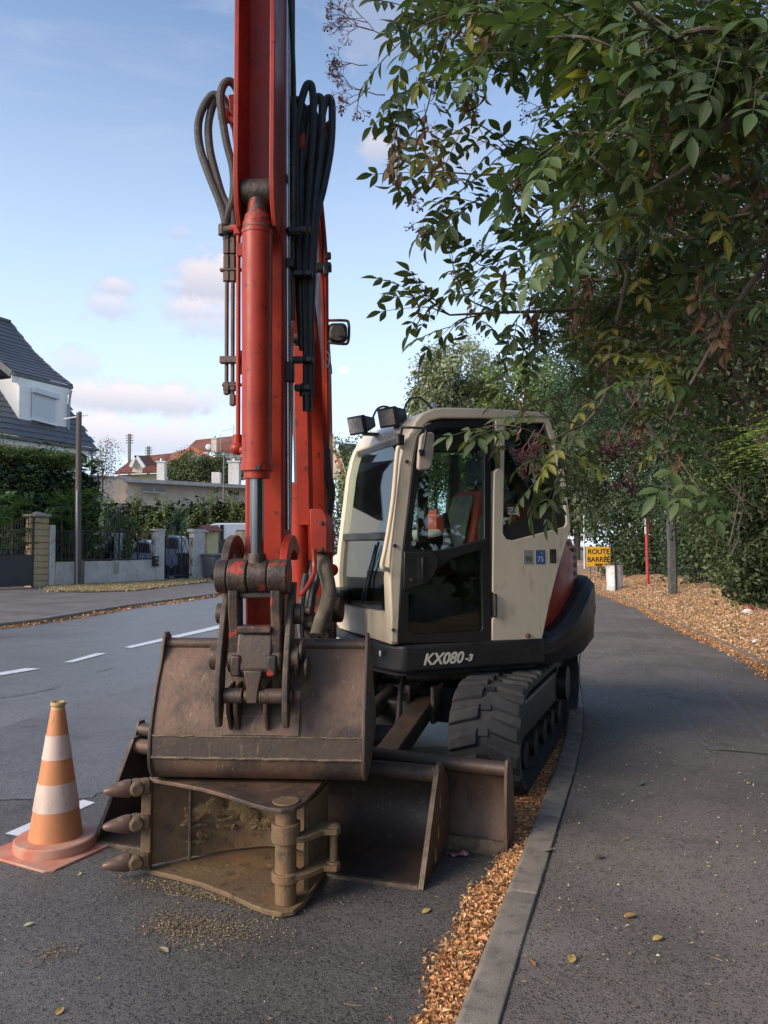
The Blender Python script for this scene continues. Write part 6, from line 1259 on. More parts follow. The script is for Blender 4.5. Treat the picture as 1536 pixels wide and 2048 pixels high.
for x0, x1, y0, y1 in ((287, 330, 971, 983), (455, 478, 980, 990)):
    q = [W(x0, y0, 56.2 - .35), W(x1, y0 + 3, 57.2 - .35), W(x1, y1 + 3, 57.2 - .35), W(x0, y1, 56.2 - .35)]; wn = MB().add([tuple(p) for p in q], [(0, 1, 2, 3)]).build('window', K['carglass'], fb, smooth=0); MB().bar(q[3], q[2], .1, .08).build('window_sill', K['cement'], wn); MB().bar((q[0] + q[1]) / 2, (q[2] + q[3]) / 2, .05, .05).build('window_frame', K['cement'], wn)
p = W(363, 980, 58.2); MB().cyl((p.x, p.y, 3), (p.x, p.y, p.z + .4), .06, None, 8).build('downpipe', K['cement'], fb)
def chimney(root, x0, x1, y0, y1, Y, m, cap=True):
    a, c = W(x0, y0, Y), W(x1, y1, Y); w_ = c.x - a.x; ch = MB().box(((a.x + c.x) / 2, Y, (a.z + c.z) / 2), (w_, w_, a.z - c.z)).build('chimney', m, root, bevel=.02)
    if cap: MB().box(((a.x + c.x) / 2, Y, a.z + .04), (w_ * 1.25, w_ * 1.25, .1)).build('chimney_cap', m, ch); MB().cyl(((a.x + c.x) / 2, Y, a.z + .08), ((a.x + c.x) / 2, Y, a.z + .32), w_ * .3, w_ * .22, 10).build('chimney_pot', K['zinc'], ch)
K['white2'] = mat('whitewashed', (.62, .6, .57), (.52, .5, .48), 3, rough=.9, c3=(.35, .33, .31), s3=8)
chimney(fb, 316, 331, 925, 972, 60, K['white2']); chimney(fb, 425, 441, 945, 985, 62, K['white2'], False); chimney(fb, 459, 480, 925, 985, 62, K['white2'])
# far red roofed house
rh = thing('red_roof_house', 'far house with red tiled roofs and a small dormer', 'house', (-24, 78, 0))
def rquad(nm, m, pts): return MB().add([tuple(W(*p)) for p in pts], [tuple(range(len(pts)))]).build(nm, m, rh, smooth=0)
def rows(root, pts, n, m, nm='tile_row'):
    a, b_, c, d = [W(*p) for p in pts]       # eave left, eave right, ridge right, ridge left
    for k in range(n): t = (k + .5) / n; MB().bar(a + (d - a) * t - Vector((0, .03, 0)), b_ + (c - b_) * t - Vector((0, .03, 0)), .1, .12).build(nm, m, root)
r1 = rquad('roof', K['terra'], [(225, 949, 74), (318, 946, 76), (346, 906, 81), (270, 914, 80)]); rows(r1, [(225, 949, 74), (318, 946, 76), (346, 906, 81), (270, 914, 80)], 9, K['terra'])
r2 = rquad('roof', K['terra'], [(318, 946, 75), (330, 930, 76), (380, 896, 78), (346, 905, 80)])
rquad('gable_wall', K['beige'], [(332, 932, 76.2), (382, 898, 76.2), (440, 928, 76.2), (440, 990, 76.2), (332, 990, 76.2)])
MB().bar(W(330, 934, 76), W(382, 896, 76), .5, .35).build('barge_board', K['orangetrim'], rh); MB().bar(W(382, 896, 76), W(445, 927, 76), .5, .35).build('barge_board', K['orangetrim'], rh)
r3 = rquad('roof', K['terra'], [(365, 905, 90), (520, 903, 94), (520, 866, 100), (392, 880, 98)]); rows(r3, [(365, 905, 90), (520, 903, 94), (520, 866, 100), (392, 880, 98)], 7, K['terra'])
rquad('wall', K['beige'], [(430, 903, 92), (520, 901, 94), (520, 960, 94), (430, 960, 92)]); rquad('wall', K['yellow'], [(236, 950, 75), (318, 947, 76.5), (318, 985, 76.5), (236, 985, 75)])
dq = rquad('dormer_wall', K['beige'], [(264, 944, 74.6), (272, 913, 74.6), (285, 936, 74.6), (284, 946, 74.6)]); rquad('dormer_roof', K['terra'], [(272, 911, 74.4), (290, 934, 74.4), (312, 930, 78), (300, 911, 78)]); MB().bar(W(262, 934, 74.3), W(272, 911, 74.3), .35, .3).build('dormer_trim', K['shutter'], rh); MB().bar(W(272, 911, 74.3), W(289, 935, 74.3), .35, .3).build('dormer_trim', K['shutter'], rh)
chimney(rh, 424, 434, 878, 905, 86, K['beige'])
sd_ = W(417, 894, 80); MB().ball(sd_, .32, 14, 8, (1, .25, 1)).build('satellite_dish', K['shutter'], rh)
for x_, y0_ in ((467, 848), (441, 870)): p = W(x_, y0_, 92); MB().cyl((p.x, p.y, p.z), (p.x, p.y, p.z - 2.6), .035, None, 6).build('antenna_mast', K['zinc'], rh); MB().bar((p.x - 1.4, p.y, p.z - .5 - .4), (p.x + .5, p.y, p.z - .4), .04, .04).build('antenna_boom', K['zinc'], rh)
t = thing('roof_side_bush', 'dense green bush between the flat roof and the red roofed house', 'bush', W(395, 950, 69)); bl = [(tuple(W(x, y, 69)), (r_, 1.4, r_ * .8)) for x, y, r_ in ((355, 945, 1.4), (385, 930, 1.6), (415, 935, 1.6), (445, 945, 1.6), (480, 938, 1.3), (400, 955, 2.0))]; crown('foliage', t, bl, 14000, .22, .12, MG, 51, 26, .22); p = W(400, 955, 69); MB().cyl((p.x, p.y, 0), tuple(p), .15, .08, 8).build('trunk', K['bark'], t)
t = thing('thin_tree', 'thin half bare reddish tree beside the slate roofed house', 'tree', W(205, 1000, 52)); p = W(205, 990, 52); trunk('trunk', t, [(p.x, p.y, 0), tuple(p), tuple(W(206, 930, 52))], .09, .03, [([W(205, 960, 52), W(x, y, 52)], .03) for x, y in ((190, 905, ), (215, 890), (200, 885), (228, 920), (222, 945))]); crown('crown', t, [(tuple(W(x, y, 52)), (.8, .8, .8)) for x, y in ((195, 915), (212, 900), (222, 935), (205, 945))], 1500, .12, .07, [(.16, .09, .07), (.12, .09, .06), (.2, .12, .09)], 53, 30, .3)
for (px, y0_, y1_, w_, lab) in ((259, 868, 935, 5, 'tall concrete catenary mast beyond the red roofed house'), (297, 893, 930, 4, 'smaller far mast right of the tall concrete one')):
    t = thing('concrete_mast', lab, 'mast', W(px, 1080, 120)); a, c = W(px, y0_, 120), W(px, y1_ + 60, 120); MB().bar((a.x, a.y, a.z), (c.x, c.y, 0), .38, .38).build('shaft', K['concrete'], t)
    for k in range(4): q = W(px, y0_ + 3 + k * 5, 120); MB().bar((q.x - .55, q.y, q.z), (q.x + .6, q.y, q.z), .12, .12).build('crossarm', K['concrete'], t)
q = W(448, 912, 56); t = thing('street_lamp', 'slim grey lamp post in front of the flat roofed building', 'lamp post', (q.x, q.y, 0)); MB().cyl((q.x, q.y, 0), (q.x, q.y, q.z), .09, .06, 10).build('post', K['concrete'], t); MB().box((q.x, q.y, q.z + .12), (.2, .2, .25)).build('lantern', K['zinc'], t, bevel=.04)
# van and parked cars
va = W(402, 1084, 44); t = thing('van', 'white panel van parked behind the plank fence', 'van', (va.x, va.y, .1)); vf = frame((va.x, va.y + .4, .1), (1, .3, 0)); zz_ = W(450, 1046, 44.5).z - .1
side_ = [(0, .5), (0, 1.35), (.12, 1.9), (.35, zz_ - .12), (.8, zz_), (5.0, zz_ + .05), (5.15, zz_ - .1), (5.15, .5)]
MB().prism(side_, 'y', 0, 1.9).build('body', K['vanwhite'], t, vf, bevel=.08, seg=3); MB().box((1.08, -.005, zz_ - .75), (.22, .03, 1.3)).build('door_pillar', K['carglass'], t, vf, bevel=.05); MB().box((2.2, -.003, zz_ - .45), (.6, .02, .1)).build('side_vent', K['carglass'], t, vf); MB().prism([(.2, 1.5), (.42, zz_ - .25), (.95, zz_ - .25), (.95, 1.5)], 'y', -.01, .0).build('side_window', K['carglass'], t, vf)
for x in (.9, 4.2): MB().cyl((x, -.02, .34), (x, .22, .34), .34, None, 18).build('wheel', K['binblk'], t, vf)
def carblob(label, px0, px1, pyt, Y, m):
    a, c = W(px0, pyt, Y), W(px1, pyt, Y); L_ = c.x - a.x; h_ = a.z - .12; t = thing('parked_car', label, 'car', (a.x, Y, .12)); f4 = Matrix.Translation((a.x, Y, .12))
    MB().prism([(-.1 * L_, .3), (-.1 * L_, h_ * .55), (.1 * L_, h_ * .66), (.28 * L_, h_ * .97), (.6 * L_, h_), (.9 * L_, h_ * .9), (1.05 * L_, h_ * .6), (1.1 * L_, .3)], 'y', 0, 1.7).build('body', m, t, f4, bevel=.09, seg=3); MB().prism([(.16 * L_, h_ * .68), (.3 * L_, h_ * .92), (.82 * L_, h_ * .9), (.92 * L_, h_ * .66)], 'y', -.012, 0).build('side_window', K['carglass'], t, f4)
    for x in (.1 * L_, .88 * L_): MB().cyl((x, -.01, .3), (x, .2, .3), .3, None, 16).build('wheel', K['binblk'], t, f4)
carblob('lilac grey car behind the iron fence', 262, 306, 1079, 33, K['car']); carblob('lilac grey car behind the garden gate', 328, 360, 1069, 34.5, K['car'])
# house and greenery seen between the boom and the cab
h3 = thing('gabled_house', 'cream gabled house with brown roof between the boom and the cab', 'house', W(690, 1080, 62))
def q3(nm, m, pts): return MB().add([tuple(W(*p)) for p in pts], [tuple(range(len(pts)))]).build(nm, m, h3, smooth=0)
K['brown'] = mat('brown tile', (.13, .085, .065), (.09, .062, .05), 3, rough=.85, bump=.2)
q3('gable_wall', K['beige'], [(640, 960, 62), (640, 915, 62), (672, 902, 62), (690, 960, 62)]); q3('roof', K['brown'], [(676, 895, 62), (700, 968, 62), (760, 968, 70), (740, 890, 70)]); q3('wall', K['beige'], [(676, 896, 68), (720, 915, 68), (760, 1000, 68), (676, 1000, 68)]); q3('roof', K['slate'], [(678, 886, 66), (676, 898, 66), (760, 930, 72), (760, 890, 72)]); MB().bar(W(672, 905, 61.8), W(692, 962, 61.8), .3, .25).build('barge_board', K['orangetrim'], h3)
chimney(h3, 656, 671, 876, 915, 63, K['beige'], True)
t = thing('street_hedge', 'clipped green hedge seen between the boom and the cab', 'hedge', W(680, 1085, 44)); crown('foliage', t, [((W(x, 1030, 44 + (x - 650) * .03).x, 44 + (x - 650) * .03, 1.9), (1.3, 1.3, W(x, 968 + 6 * math.sin(x * .3), 44).z - 1.9)) for x in np.arange(640, 1000, 30)], 22000, .18, .1, MG, 55, 36, .18)
for k, (px, py, Y, r_, lab) in enumerate(((760, 930, 56, 3.2, 'green street tree seen through the windscreen'), (870, 905, 60, 3.6, 'dark green street tree seen through the cab door glass'), (960, 900, 64, 3.8, 'green street tree seen through the rear cab glass'))):
    c_ = W(px, py, Y); tree('street_tree', lab, (c_.x, Y, 0), .18, [(tuple(c_), (r_, r_, r_ * .85)), (tuple(c_ + Vector((r_ * .5, 0, -r_ * .4))), (r_ * .8, r_ * .8, r_ * .6)), (tuple(c_ + Vector((-r_ * .5, 0, -r_ * .5))), (r_ * .75, r_ * .75, r_ * .6))], 9000, .28, .16, MG + LG, 60 + k, 'street trees behind the cab')
# ------------------------------------------------------------------ far trees above the cab
def ftree(lab, px, pyt, Y, rpx, n, cols, seed, extra=()):
    r_ = rpx / FPX * Y; top = W(px, pyt, Y); c_ = Vector((top.x, Y, top.z - r_ * .8)); rnd = random.Random(seed)
    bl = [(tuple(c_), (r_, r_, r_ * .85))] + [(tuple(c_ + Vector((rnd.uniform(-1, 1) * r_ * .8, rnd.uniform(-.6, .6) * r_, -r_ * rnd.uniform(.1, 1.5)))), (r_ * .6, r_ * .6, r_ * .5)) for _ in range(6)]
    for dx_, dz_, k in extra: bl.append((tuple(c_ + Vector((dx_ * r_, 0, dz_ * r_))), (r_ * k, r_ * k, r_ * k * .8)))
    return tree('broadleaf_tree', lab, (c_.x, Y, 0), .28, bl, n, .34, .17, cols, seed, 'trees above the cab roof', 60, .14)
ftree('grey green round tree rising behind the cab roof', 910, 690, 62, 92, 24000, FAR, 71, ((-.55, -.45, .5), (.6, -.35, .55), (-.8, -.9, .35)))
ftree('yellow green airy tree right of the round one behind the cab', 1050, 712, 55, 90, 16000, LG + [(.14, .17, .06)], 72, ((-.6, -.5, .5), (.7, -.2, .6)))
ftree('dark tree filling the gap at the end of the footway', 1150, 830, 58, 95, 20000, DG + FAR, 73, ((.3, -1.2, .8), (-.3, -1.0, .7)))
# ------------------------------------------------------------------ trees and shrubs along the bank
def bank_tree(lab, base, bl, n, L, Wd, cols, seed, r=.16, name='bank_tree', **k):
    return tree(name, lab, base, r, bl, n, L, Wd, cols, seed, 'trees along the bank', **k)
def B(px, py, Y, r): 
    return (tuple(W(px, py, Y)), r if isinstance(r, tuple) else (r, r, r))
bank_tree('far dark tree leaning over the sign at the end of the bank', (9.6, 33, .3), [B(1290, 900, 33, 2.6), B(1230, 930, 32, 1.9), B(1200, 880, 33, 1.7), B(1250, 1040, 31, (1.7, 2, 1.6)), B(1330, 1040, 30, (2, 2, 2)), B(1300, 780, 34, 2.6), B(1190, 800, 34, 1.6), B(1265, 1110, 30, (1.3, 1.5, .9)), B(1320, 1120, 29, (1.3, 1.3, 1))], 44000, .17, .085, DG, 81, sub=60, sig=.15)
bank_tree('dense dark tree behind the grey pole', (9.6, 24, .4), [B(1400, 950, 24, 2.2), B(1340, 880, 25, 1.8), B(1440, 1060, 22, (1.7, 1.6, 1.5)), B(1390, 1110, 22.5, (1.2, 1.2, .9)), B(1330, 760, 26, 2.4), B(1240, 720, 27, 1.8), B(1440, 800, 24, 2.4), B(1200, 690, 28, 1.5), B(1290, 650, 27, 1.9)], 52000, .14, .07, DG + [(.045, .085, .04)], 82, sub=70, sig=.15)
bank_tree('ivy covered shrub wall at the right edge of the bank', (7.4, 15, .5), [B(1500, 1000, 15, (1.3, 1.6, 1.5)), B(1560, 1080, 14, (1.2, 1.5, 1.3)), B(1480, 1120, 15.6, (.7, .8, .7)), B(1530, 1140, 14, (.8, .8, .7)), B(1590, 900, 14, 1.6), B(1470, 880, 16, 1.4), B(1540, 760, 15, 1.6), B(1440, 990, 18, 1.2)], 60000, .1, .06, MG + DG, 83, name='bank_shrub', sub=80, sig=.15)
bank_tree('tall dark tree overhanging the footway from the right', (6.6, 11.5, .4), [B(1450, 650, 11, 1.5), B(1560, 560, 10.5, 1.7), B(1350, 600, 12, 1.3), B(1480, 420, 10, 1.6), B(1360, 440, 11, 1.3), B(1560, 260, 9.5, 1.7), B(1260, 520, 12.5, 1.0), B(1420, 240, 10, 1.4), B(1300, 300, 11, 1.1), B(1480, 80, 9.5, 1.5), B(1340, 120, 10.5, 1.2), B(1240, 180, 11.5, .8), B(1230, 620, 13, .9), B(1400, 730, 12, .95), B(1550, 720, 11, 1.2), B(1190, 420, 13, .6), B(1180, 60, 12, .8)], 70000, .085, .045, DG + [(.06, .085, .04), (.1, .1, .05), (.1, .065, .045)], 84, .15, sub=70, sig=.17)
bank_tree('fine leaved tree with small pinnate leaves near the sky gap', (8.2, 17, .3), [B(1150, 620, 17, 1.1), B(1200, 560, 17, 1.0), B(1130, 740, 18, 1.1), B(1190, 800, 18, 1.1), B(1140, 480, 17, .7), B(1210, 690, 17, 1.1)], 15000, .085, .035, [(.05, .09, .045), (.065, .11, .05), (.04, .07, .035)], 85, .07, sub=60, sig=.2)
# unseen trees added beside and behind the viewer to block light from the right
for k, (x, y, lab) in enumerate(((6.6, 4.5, 'added unseen tree right beside the viewer, blocks sky light'), (6.0, -2.0, 'added unseen tree behind the viewer, blocks sky light'), (5.0, -9.0, 'last added unseen tree behind the viewer, blocks sky light'))):
    bank_tree(lab, (x, y, .3), [((x - .2, y, 5.2), (2.6, 3.0, 2.6)), ((x, y + 1.5, 2.6), (1.5, 2.2, 2.0)), ((x, y - 1.8, 2.8), (1.5, 2.2, 2.0)), ((x + .3, y, 8.0), (2.2, 2.4, 1.8))], 11000, .34, .2, DG, 90 + k, sub=60, sig=.16)
sh = bpy.data.objects['bank_shrub']; rs = random.Random(5)
for k in range(22):
    px, py, Y = rs.uniform(1450, 1600), rs.uniform(760, 1120), rs.uniform(12.6, 13.4); a = W(px, py, Y); an = rs.uniform(.3, 2.6); l = rs.uniform(.5, 1.3); e_ = a + Vector((math.cos(an) * l, rs.uniform(-.2, .3), math.sin(an) * l))
    MB().tube([a, (a + e_) / 2 + Vector((rs.uniform(-.12, .12), 0, rs.uniform(-.12, .12))), e_], rs.uniform(.008, .018), 6, 5, .004).build('stem', K['twig'], sh)
# bright robinia fronds at the right edge
t = thing('robinia_shrub', 'bright yellow green feathery robinia fronds at the right edge', 'shrub', (4.6, 7.8, .4)); rg = np.random.default_rng(9); roots = []
for _ in range(52):
    px = rg.uniform(1465, 1610); py = np.interp(px, [1440, 1600], [rg.uniform(890, 930), rg.uniform(790, 960)]); Y = rg.uniform(5.6, 6.6); roots.append((tuple(W(px + 60, py - 30, Y)), (-.9 + rg.normal() * .25, -.2 + rg.normal() * .3, -.05 + rg.normal() * .2)))
sprays('fronds', t, roots, [(.3, .42, .08), (.36, .48, .1), (.24, .35, .08)], 10, .5, 10, .055, .022, .4)
roots = []
for _ in range(90):
    px = rg.uniform(1330, 1500); py = rg.uniform(920, 1030); Y = rg.uniform(12, 14); roots.append((tuple(W(px, py, Y)), (rg.normal() * .5 - .3, rg.normal() * .4, .1 * rg.normal())))
sprays('lower_fronds', t, roots, [(.06, .1, .045), (.075, .12, .05)], 11, .45, 9, .06, .028, .4)
MB().tube([(4.7, 7.9, .2), (4.5, 7.8, 1.5), (4.0, 7.3, 2.6)], .05, 8, 3).build('stem', K['bark'], t)

# ------------------------------------------------------------------ elder branches hanging into the picture
EL = thing('elder_tree', 'elder branches with serrated leaves, dry leaves and berries hanging in from the right', 'tree', (4.4, 3.6, .3))
rnd = random.Random(21)
MB().tube([(4.4, 3.6, 0), (4.3, 3.5, 1.2), (3.9, 3.3, 2.4), W(1640, 300, 3.0), W(1480, 160, 2.8)], .09, 10, 4, .03).build('trunk', K['bark'], EL)
LIMBS = [  # photo x, y, distance
    [(1640, 300, 3.0), (1500, 380, 3.0), (1330, 420, 3.0), (1180, 440, 3.0), (1080, 480, 3.0)],
    [(1640, 300, 3.0), (1480, 170, 2.7), (1300, 60, 2.5), (1150, 60, 2.4), (1000, 30, 2.4)],
    [(1640, 300, 3.0), (1420, 520, 3.4), (1300, 600, 3.5), (1130, 620, 3.4), (1000, 625, 3.3), (900, 630, 3.2)],
    [(1640, 300, 3.0), (1400, 480, 3.3), (1290, 430, 3.3), (1245, 600, 3.3), (1220, 700, 3.3), (1210, 790, 3.3), (1165, 850, 3.2), (1100, 880, 3.1)],
    [(1480, 160, 2.8), (1250, 130, 2.9), (1100, 90, 3.0), (980, 100, 3.0), (900, 60, 3.0)],
    [(1500, 380, 3.0), (1300, 300, 3.1), (1150, 290, 3.2), (1060, 340, 3.2), (960, 350, 3.2)],
    [(1420, 520, 3.4), (1250, 640, 3.6), (1240, 740, 3.6), (1190, 800, 3.5)],
    [(1640, 300, 3.0), (1560, 480, 2.6), (1480, 600, 2.6), (1420, 700, 2.7), (1340, 840, 2.8)],
    [(1640, 300, 3.0), (1560, 200, 2.2), (1450, 250, 2.0), (1380, 330, 2.0), (1300, 380, 2.0)],
    [(1560, 200, 2.2), (1520, 90, 2.0), (1400, 60, 1.9), (1290, 110, 1.9)],
    [(1300, 600, 3.5), (1400, 640, 4), (1230, 680, 4.2), (1120, 640, 4.2), (1060, 600, 4.2)],
    [(1420, 520, 3.4), (1340, 560, 3.7), (1180, 560, 3.8), (1040, 560, 3.8)], [(1480, 600, 2.6), (1400, 760, 3), (1340, 900, 3.1)]]
for l in LIMBS: MB().tube([W(*p) for p in l], .016, 7, 4, .004).build('branch', K['twig'], EL)
# leaflet and compound-leaf meshes
RIB = {}
def leaflet(mb, o, d, n, L, w, rnd, curl=.12):
    RIB.setdefault(id(mb), (mb, []))[1].append(len(mb.v))
    d = d.normalized(); s = n.cross(d).normalized(); n = d.cross(s); prof_ = [(0, .0), (.08, .34), (.16, .56), (.2, .52), (.3, .9), (.34, .84), (.46, 1.0), (.5, .92), (.62, .86), (.66, .76), (.78, .56), (.82, .46), (.92, .2), (1, .0)]; mid = []; lf = []; rt = []
    for t, q in prof_:
        b_ = o + d * L * t - n * curl * L * t * t; mid.append(b_); lf.append(b_ + s * w * q * .5 + n * w * .16 * q); rt.append(b_ - s * w * q * .5 + n * w * .16 * q)
    m = len(mid); mb.add(lf + mid + rt, [(i, i + 1, m + i + 1, m + i) for i in range(m - 1)] + [(m + i, m + i + 1, 2 * m + i + 1, 2 * m + i) for i in range(m - 1)])
def compound(seed, npairs, L=.085):
    r_ = random.Random(seed); mb = MB(); ll = L * 2.2; X = Vector((1, 0, 0)); Z = Vector((0, 0, 1))
    pts = [X * ll * t + Z * (-.12 * ll * t * t) for t in (0, .25, .5, .75, 1)]; mb.tube(pts, .0018, 4, 1)
    for k in range(npairs):
        t = .35 + .6 * k / max(1, npairs - 1) * (.85); c = X * ll * t - Z * .12 * ll * t * t
        for s in (-1, 1): leaflet(mb, c, Vector((.55, s * .8, -.25 + r_.uniform(-.15, .15))), Z + Vector((r_.uniform(-.25, .25), r_.uniform(-.2, .2), 0)), L * r_.uniform(.8, 1.05), L * .42, r_, r_.uniform(.05, .3))
    leaflet(mb, pts[-1], Vector((1, r_.uniform(-.15, .15), -.3)), Z, L * 1.15, L * .46, r_, .2); return mb
K['elder'] = leafmat('elder leaf', False, (.06, .085, .038), (.11, .14, .06), .4, .3)
K['elderyel'] = leafmat('yellowing elder leaf', False, (.24, .22, .05), (.16, .19, .05), .3, .4)
K['deadleaf'] = leafmat('withered elder leaf', False, (.24, .14, .085), (.13, .085, .06), .1, .15)
def leafmesh(mb, name, m):
    me = mb.mesh(name, m, 0, normals=False); r_ = np.zeros(len(mb.v), np.float32)
    for s in RIB[id(mb)][1]: r_[s + 14:s + 28] = 1
    at = me.attributes.new('rib', 'FLOAT', 'POINT'); at.data.foreach_set('value', r_); return me
LM = [leafmesh(compound(k, 2 + (k % 2), .072), 'leaf', K['elder']) for k in range(5)]
for me in LM: me.polygons.foreach_set('use_smooth', [True] * len(me.polygons))
YM = [leafmesh(compound(20 + k, 2, .07), 'yellow_leaf', K['elderyel']) for k in range(2)]
def dead(seed):
    r_ = random.Random(seed); mb = MB()
    for k in range(4): leaflet(mb, Vector((r_.uniform(-.02, .02), r_.uniform(-.02, .02), -.03 * k)), Vector((r_.uniform(-.4, .4), r_.uniform(-.4, .4), -1)), Vector((r_.uniform(-1, 1), r_.uniform(-1, 1), .1)), .055 * r_.uniform(.7, 1.2), .026, r_, r_.uniform(.5, 1.3))
    mb.tube([(0, 0, .05), (0, 0, 0), (.004, 0, -.06)], .0015, 4, 1); return mb
DM = [dead(40 + k).mesh('dead_leaf', K['deadleaf'], 0, normals=False) for k in range(4)]
count = {'leaf': 0, 'dead': 0}
def put(me, name, p, d, roll, sc_=1.0):
    d = Vector(d).normalized(); z = Vector((0, 0, 1)); fr_ = frame(p, d, z if abs(d.z) < .95 else (0, 1, 0)) @ Matrix.Rotation(roll, 4, 'X') @ Matrix.Scale(sc_, 4); return link_mesh(name, me, EL, fr_)
rest = []                                        # leaves past the first 300 go into one joined part
def leaf_at(p, d, sc_=1.0, kind='leaf'):
    if kind == 'dead':
        put(rnd.choice(DM), 'dead_leaf', p, (1, rnd.uniform(-1, 1), rnd.uniform(-.2, .2)), rnd.uniform(-.3, .3), sc_ * rnd.uniform(.6, 1.05)); return
    if kind == 'yellow': put(rnd.choice(YM), 'yellow_leaf', p, d, rnd.uniform(-.6, .6), sc_); return
    if count['leaf'] < 290: put(rnd.choice(LM), 'leaf', p, d, rnd.uniform(-.7, .7), sc_); count['leaf'] += 1
    else: rest.append((Vector(p), Vector(d), rnd.uniform(-.7, .7), sc_))
TW = MB()
def twig(pts, nl, sc_=1.0, ydens=.06, ddens=.08, r=.004, lead=.15):
    P = [W(*p) for p in pts]; Q = smoothline(P, 6); TW.tube(Q, r, 5, 1, .0018); L_ = sum((b_ - a).length for a, b_ in zip(Q, Q[1:]))
    for k in range(nl):
        t = lead + (1 - lead) * (k + rnd.random() * .6) / nl; i = min(int(t * (len(Q) - 1)), len(Q) - 2); p = Q[i]; ax = (Q[i + 1] - Q[i]).normalized()
        sd_ = ax.cross(Vector((0, 0, 1))); sd_ = sd_.normalized() if sd_.length > .1 else Vector((1, 0, 0)); s = 1 if k % 2 else -1
        d = ax * rnd.uniform(.2, .8) + sd_ * s * rnd.uniform(.3, 1.0) + Vector((0, 0, rnd.uniform(-.6, .25))) + Vector((0, rnd.uniform(-.4, .2), 0)); u = rnd.random()
        leaf_at(p, d, sc_ * rnd.uniform(.6, 1.2), 'yellow' if u < ydens else ('dead' if u > 1 - ddens else 'leaf'))
    leaf_at(Q[-1], (Q[-1] - Q[-2]), sc_ * .9)
# outline twigs (left edge of the crown)
TWIGS = [([(1000, 30, 2.4), (900, 30, 2.4), (830, 60, 2.4), (785, 100, 2.4)], 9), ([(900, 60, 3.0), (850, 30, 2.9), (800, 10, 2.8)], 6), ([(980, 100, 3.0), (900, 150, 2.9), (840, 170, 2.8), (800, 200, 2.8)], 8), ([(900, 60, 3.0), (870, 150, 2.9), (850, 230, 2.8), (820, 270, 2.8)], 9),
  ([(960, 350, 3.2), (900, 345, 3.2), (850, 345, 3.1), (815, 345, 3.1)], 7), ([(960, 350, 3.2), (900, 400, 3.2), (870, 430, 3.2)], 6), ([(1060, 340, 3.2), (960, 250, 3.1), (900, 270, 3.1), (860, 250, 3.1)], 8), ([(1060, 340, 3.2), (1000, 300, 3.2), (960, 280, 3.2)], 6), ([(1080, 480, 3.0), (1010, 440, 3.0), (960, 400, 3.0), (930, 420, 3.0)], 8), ([(1080, 480, 3.0), (1000, 520, 3.1), (960, 530, 3.1), (935, 500, 3.1)], 6),
  ([(900, 630, 3.2), (870, 610, 3.2), (840, 590, 3.2), (820, 580, 3.2)], 7), ([(900, 630, 3.2), (860, 615, 3.2), (830, 615, 3.2)], 5), ([(1000, 625, 3.3), (940, 600, 3.2), (915, 560, 3.2), (905, 530, 3.2)], 6), ([(960, 630, 3.3), (920, 640, 3.2), (900, 655, 3.2)], 5), ([(1040, 630, 3.3), (1020, 660, 3.3), (1015, 695, 3.3)], 5), ([(1100, 640, 3.4), (1080, 655, 3.4), (1070, 690, 3.4)], 5), ([(1060, 600, 4.2), (1000, 590, 4.1), (960, 560, 4)], 6),
  ([(1100, 880, 3.1), (1040, 855, 3.0), (1000, 850, 3.0), (965, 855, 3.0)], 7), ([(1165, 850, 3.2), (1090, 830, 3.1), (1050, 800, 3.1), (1020, 790, 3.1)], 6), ([(1100, 880, 3.1), (1100, 930, 3.0), (1075, 960, 3.0)], 6), ([(1140, 870, 3.2), (1130, 920, 3.1), (1110, 980, 3.1)], 7), ([(1165, 850, 3.2), (1120, 870, 3.1), (1090, 890, 3.1)], 5), ([(1190, 800, 3.5), (1150, 780, 3.4), (1110, 790, 3.4)], 5)]
for pts, nl in TWIGS: twig(pts, nl, 1.0)
# interior twigs between the limbs
for k in range(135):
    l = rnd.choice(LIMBS); i = rnd.randrange(len(l) - 1); t = rnd.random(); a = tuple(l[i][j] + (l[i + 1][j] - l[i][j]) * t for j in range(3))
    dx_, dy_ = rnd.uniform(-150, 60), rnd.uniform(-110, 110); z = a[2] + rnd.uniform(-.4, .5)
    end = (a[0] + dx_, a[1] + dy_, z); y = end[1]
    lim = np.interp(y, [-50, 0, 100, 200, 300, 400, 470, 530, 600, 650, 700, 780, 850, 980], [820, 830, 800, 830, 860, 900, 980, 1010, 980, 1090, 1180, 1220, 1190, 1190])
    if end[0] < lim: continue
    twig([a, ((a[0] + end[0]) / 2 + rnd.uniform(-15, 15), (a[1] + end[1]) / 2 + rnd.uniform(-15, 15), (a[2] + z) / 2), end], rnd.randint(5, 8), 1.0, .08, .12)
for k in range(26):          # near, large leaves at the top right
    a = (rnd.uniform(1150, 1560), rnd.uniform(-30, 420), rnd.uniform(1.9, 2.4)); end = (a[0] - rnd.uniform(40, 160), a[1] + rnd.uniform(-60, 110), a[2] + rnd.uniform(-.1, .2)); twig([a, ((a[0] + end[0]) / 2, (a[1] + end[1]) / 2 - 15, a[2]), end], rnd.randint(4, 6), 1.05, .06, .1)
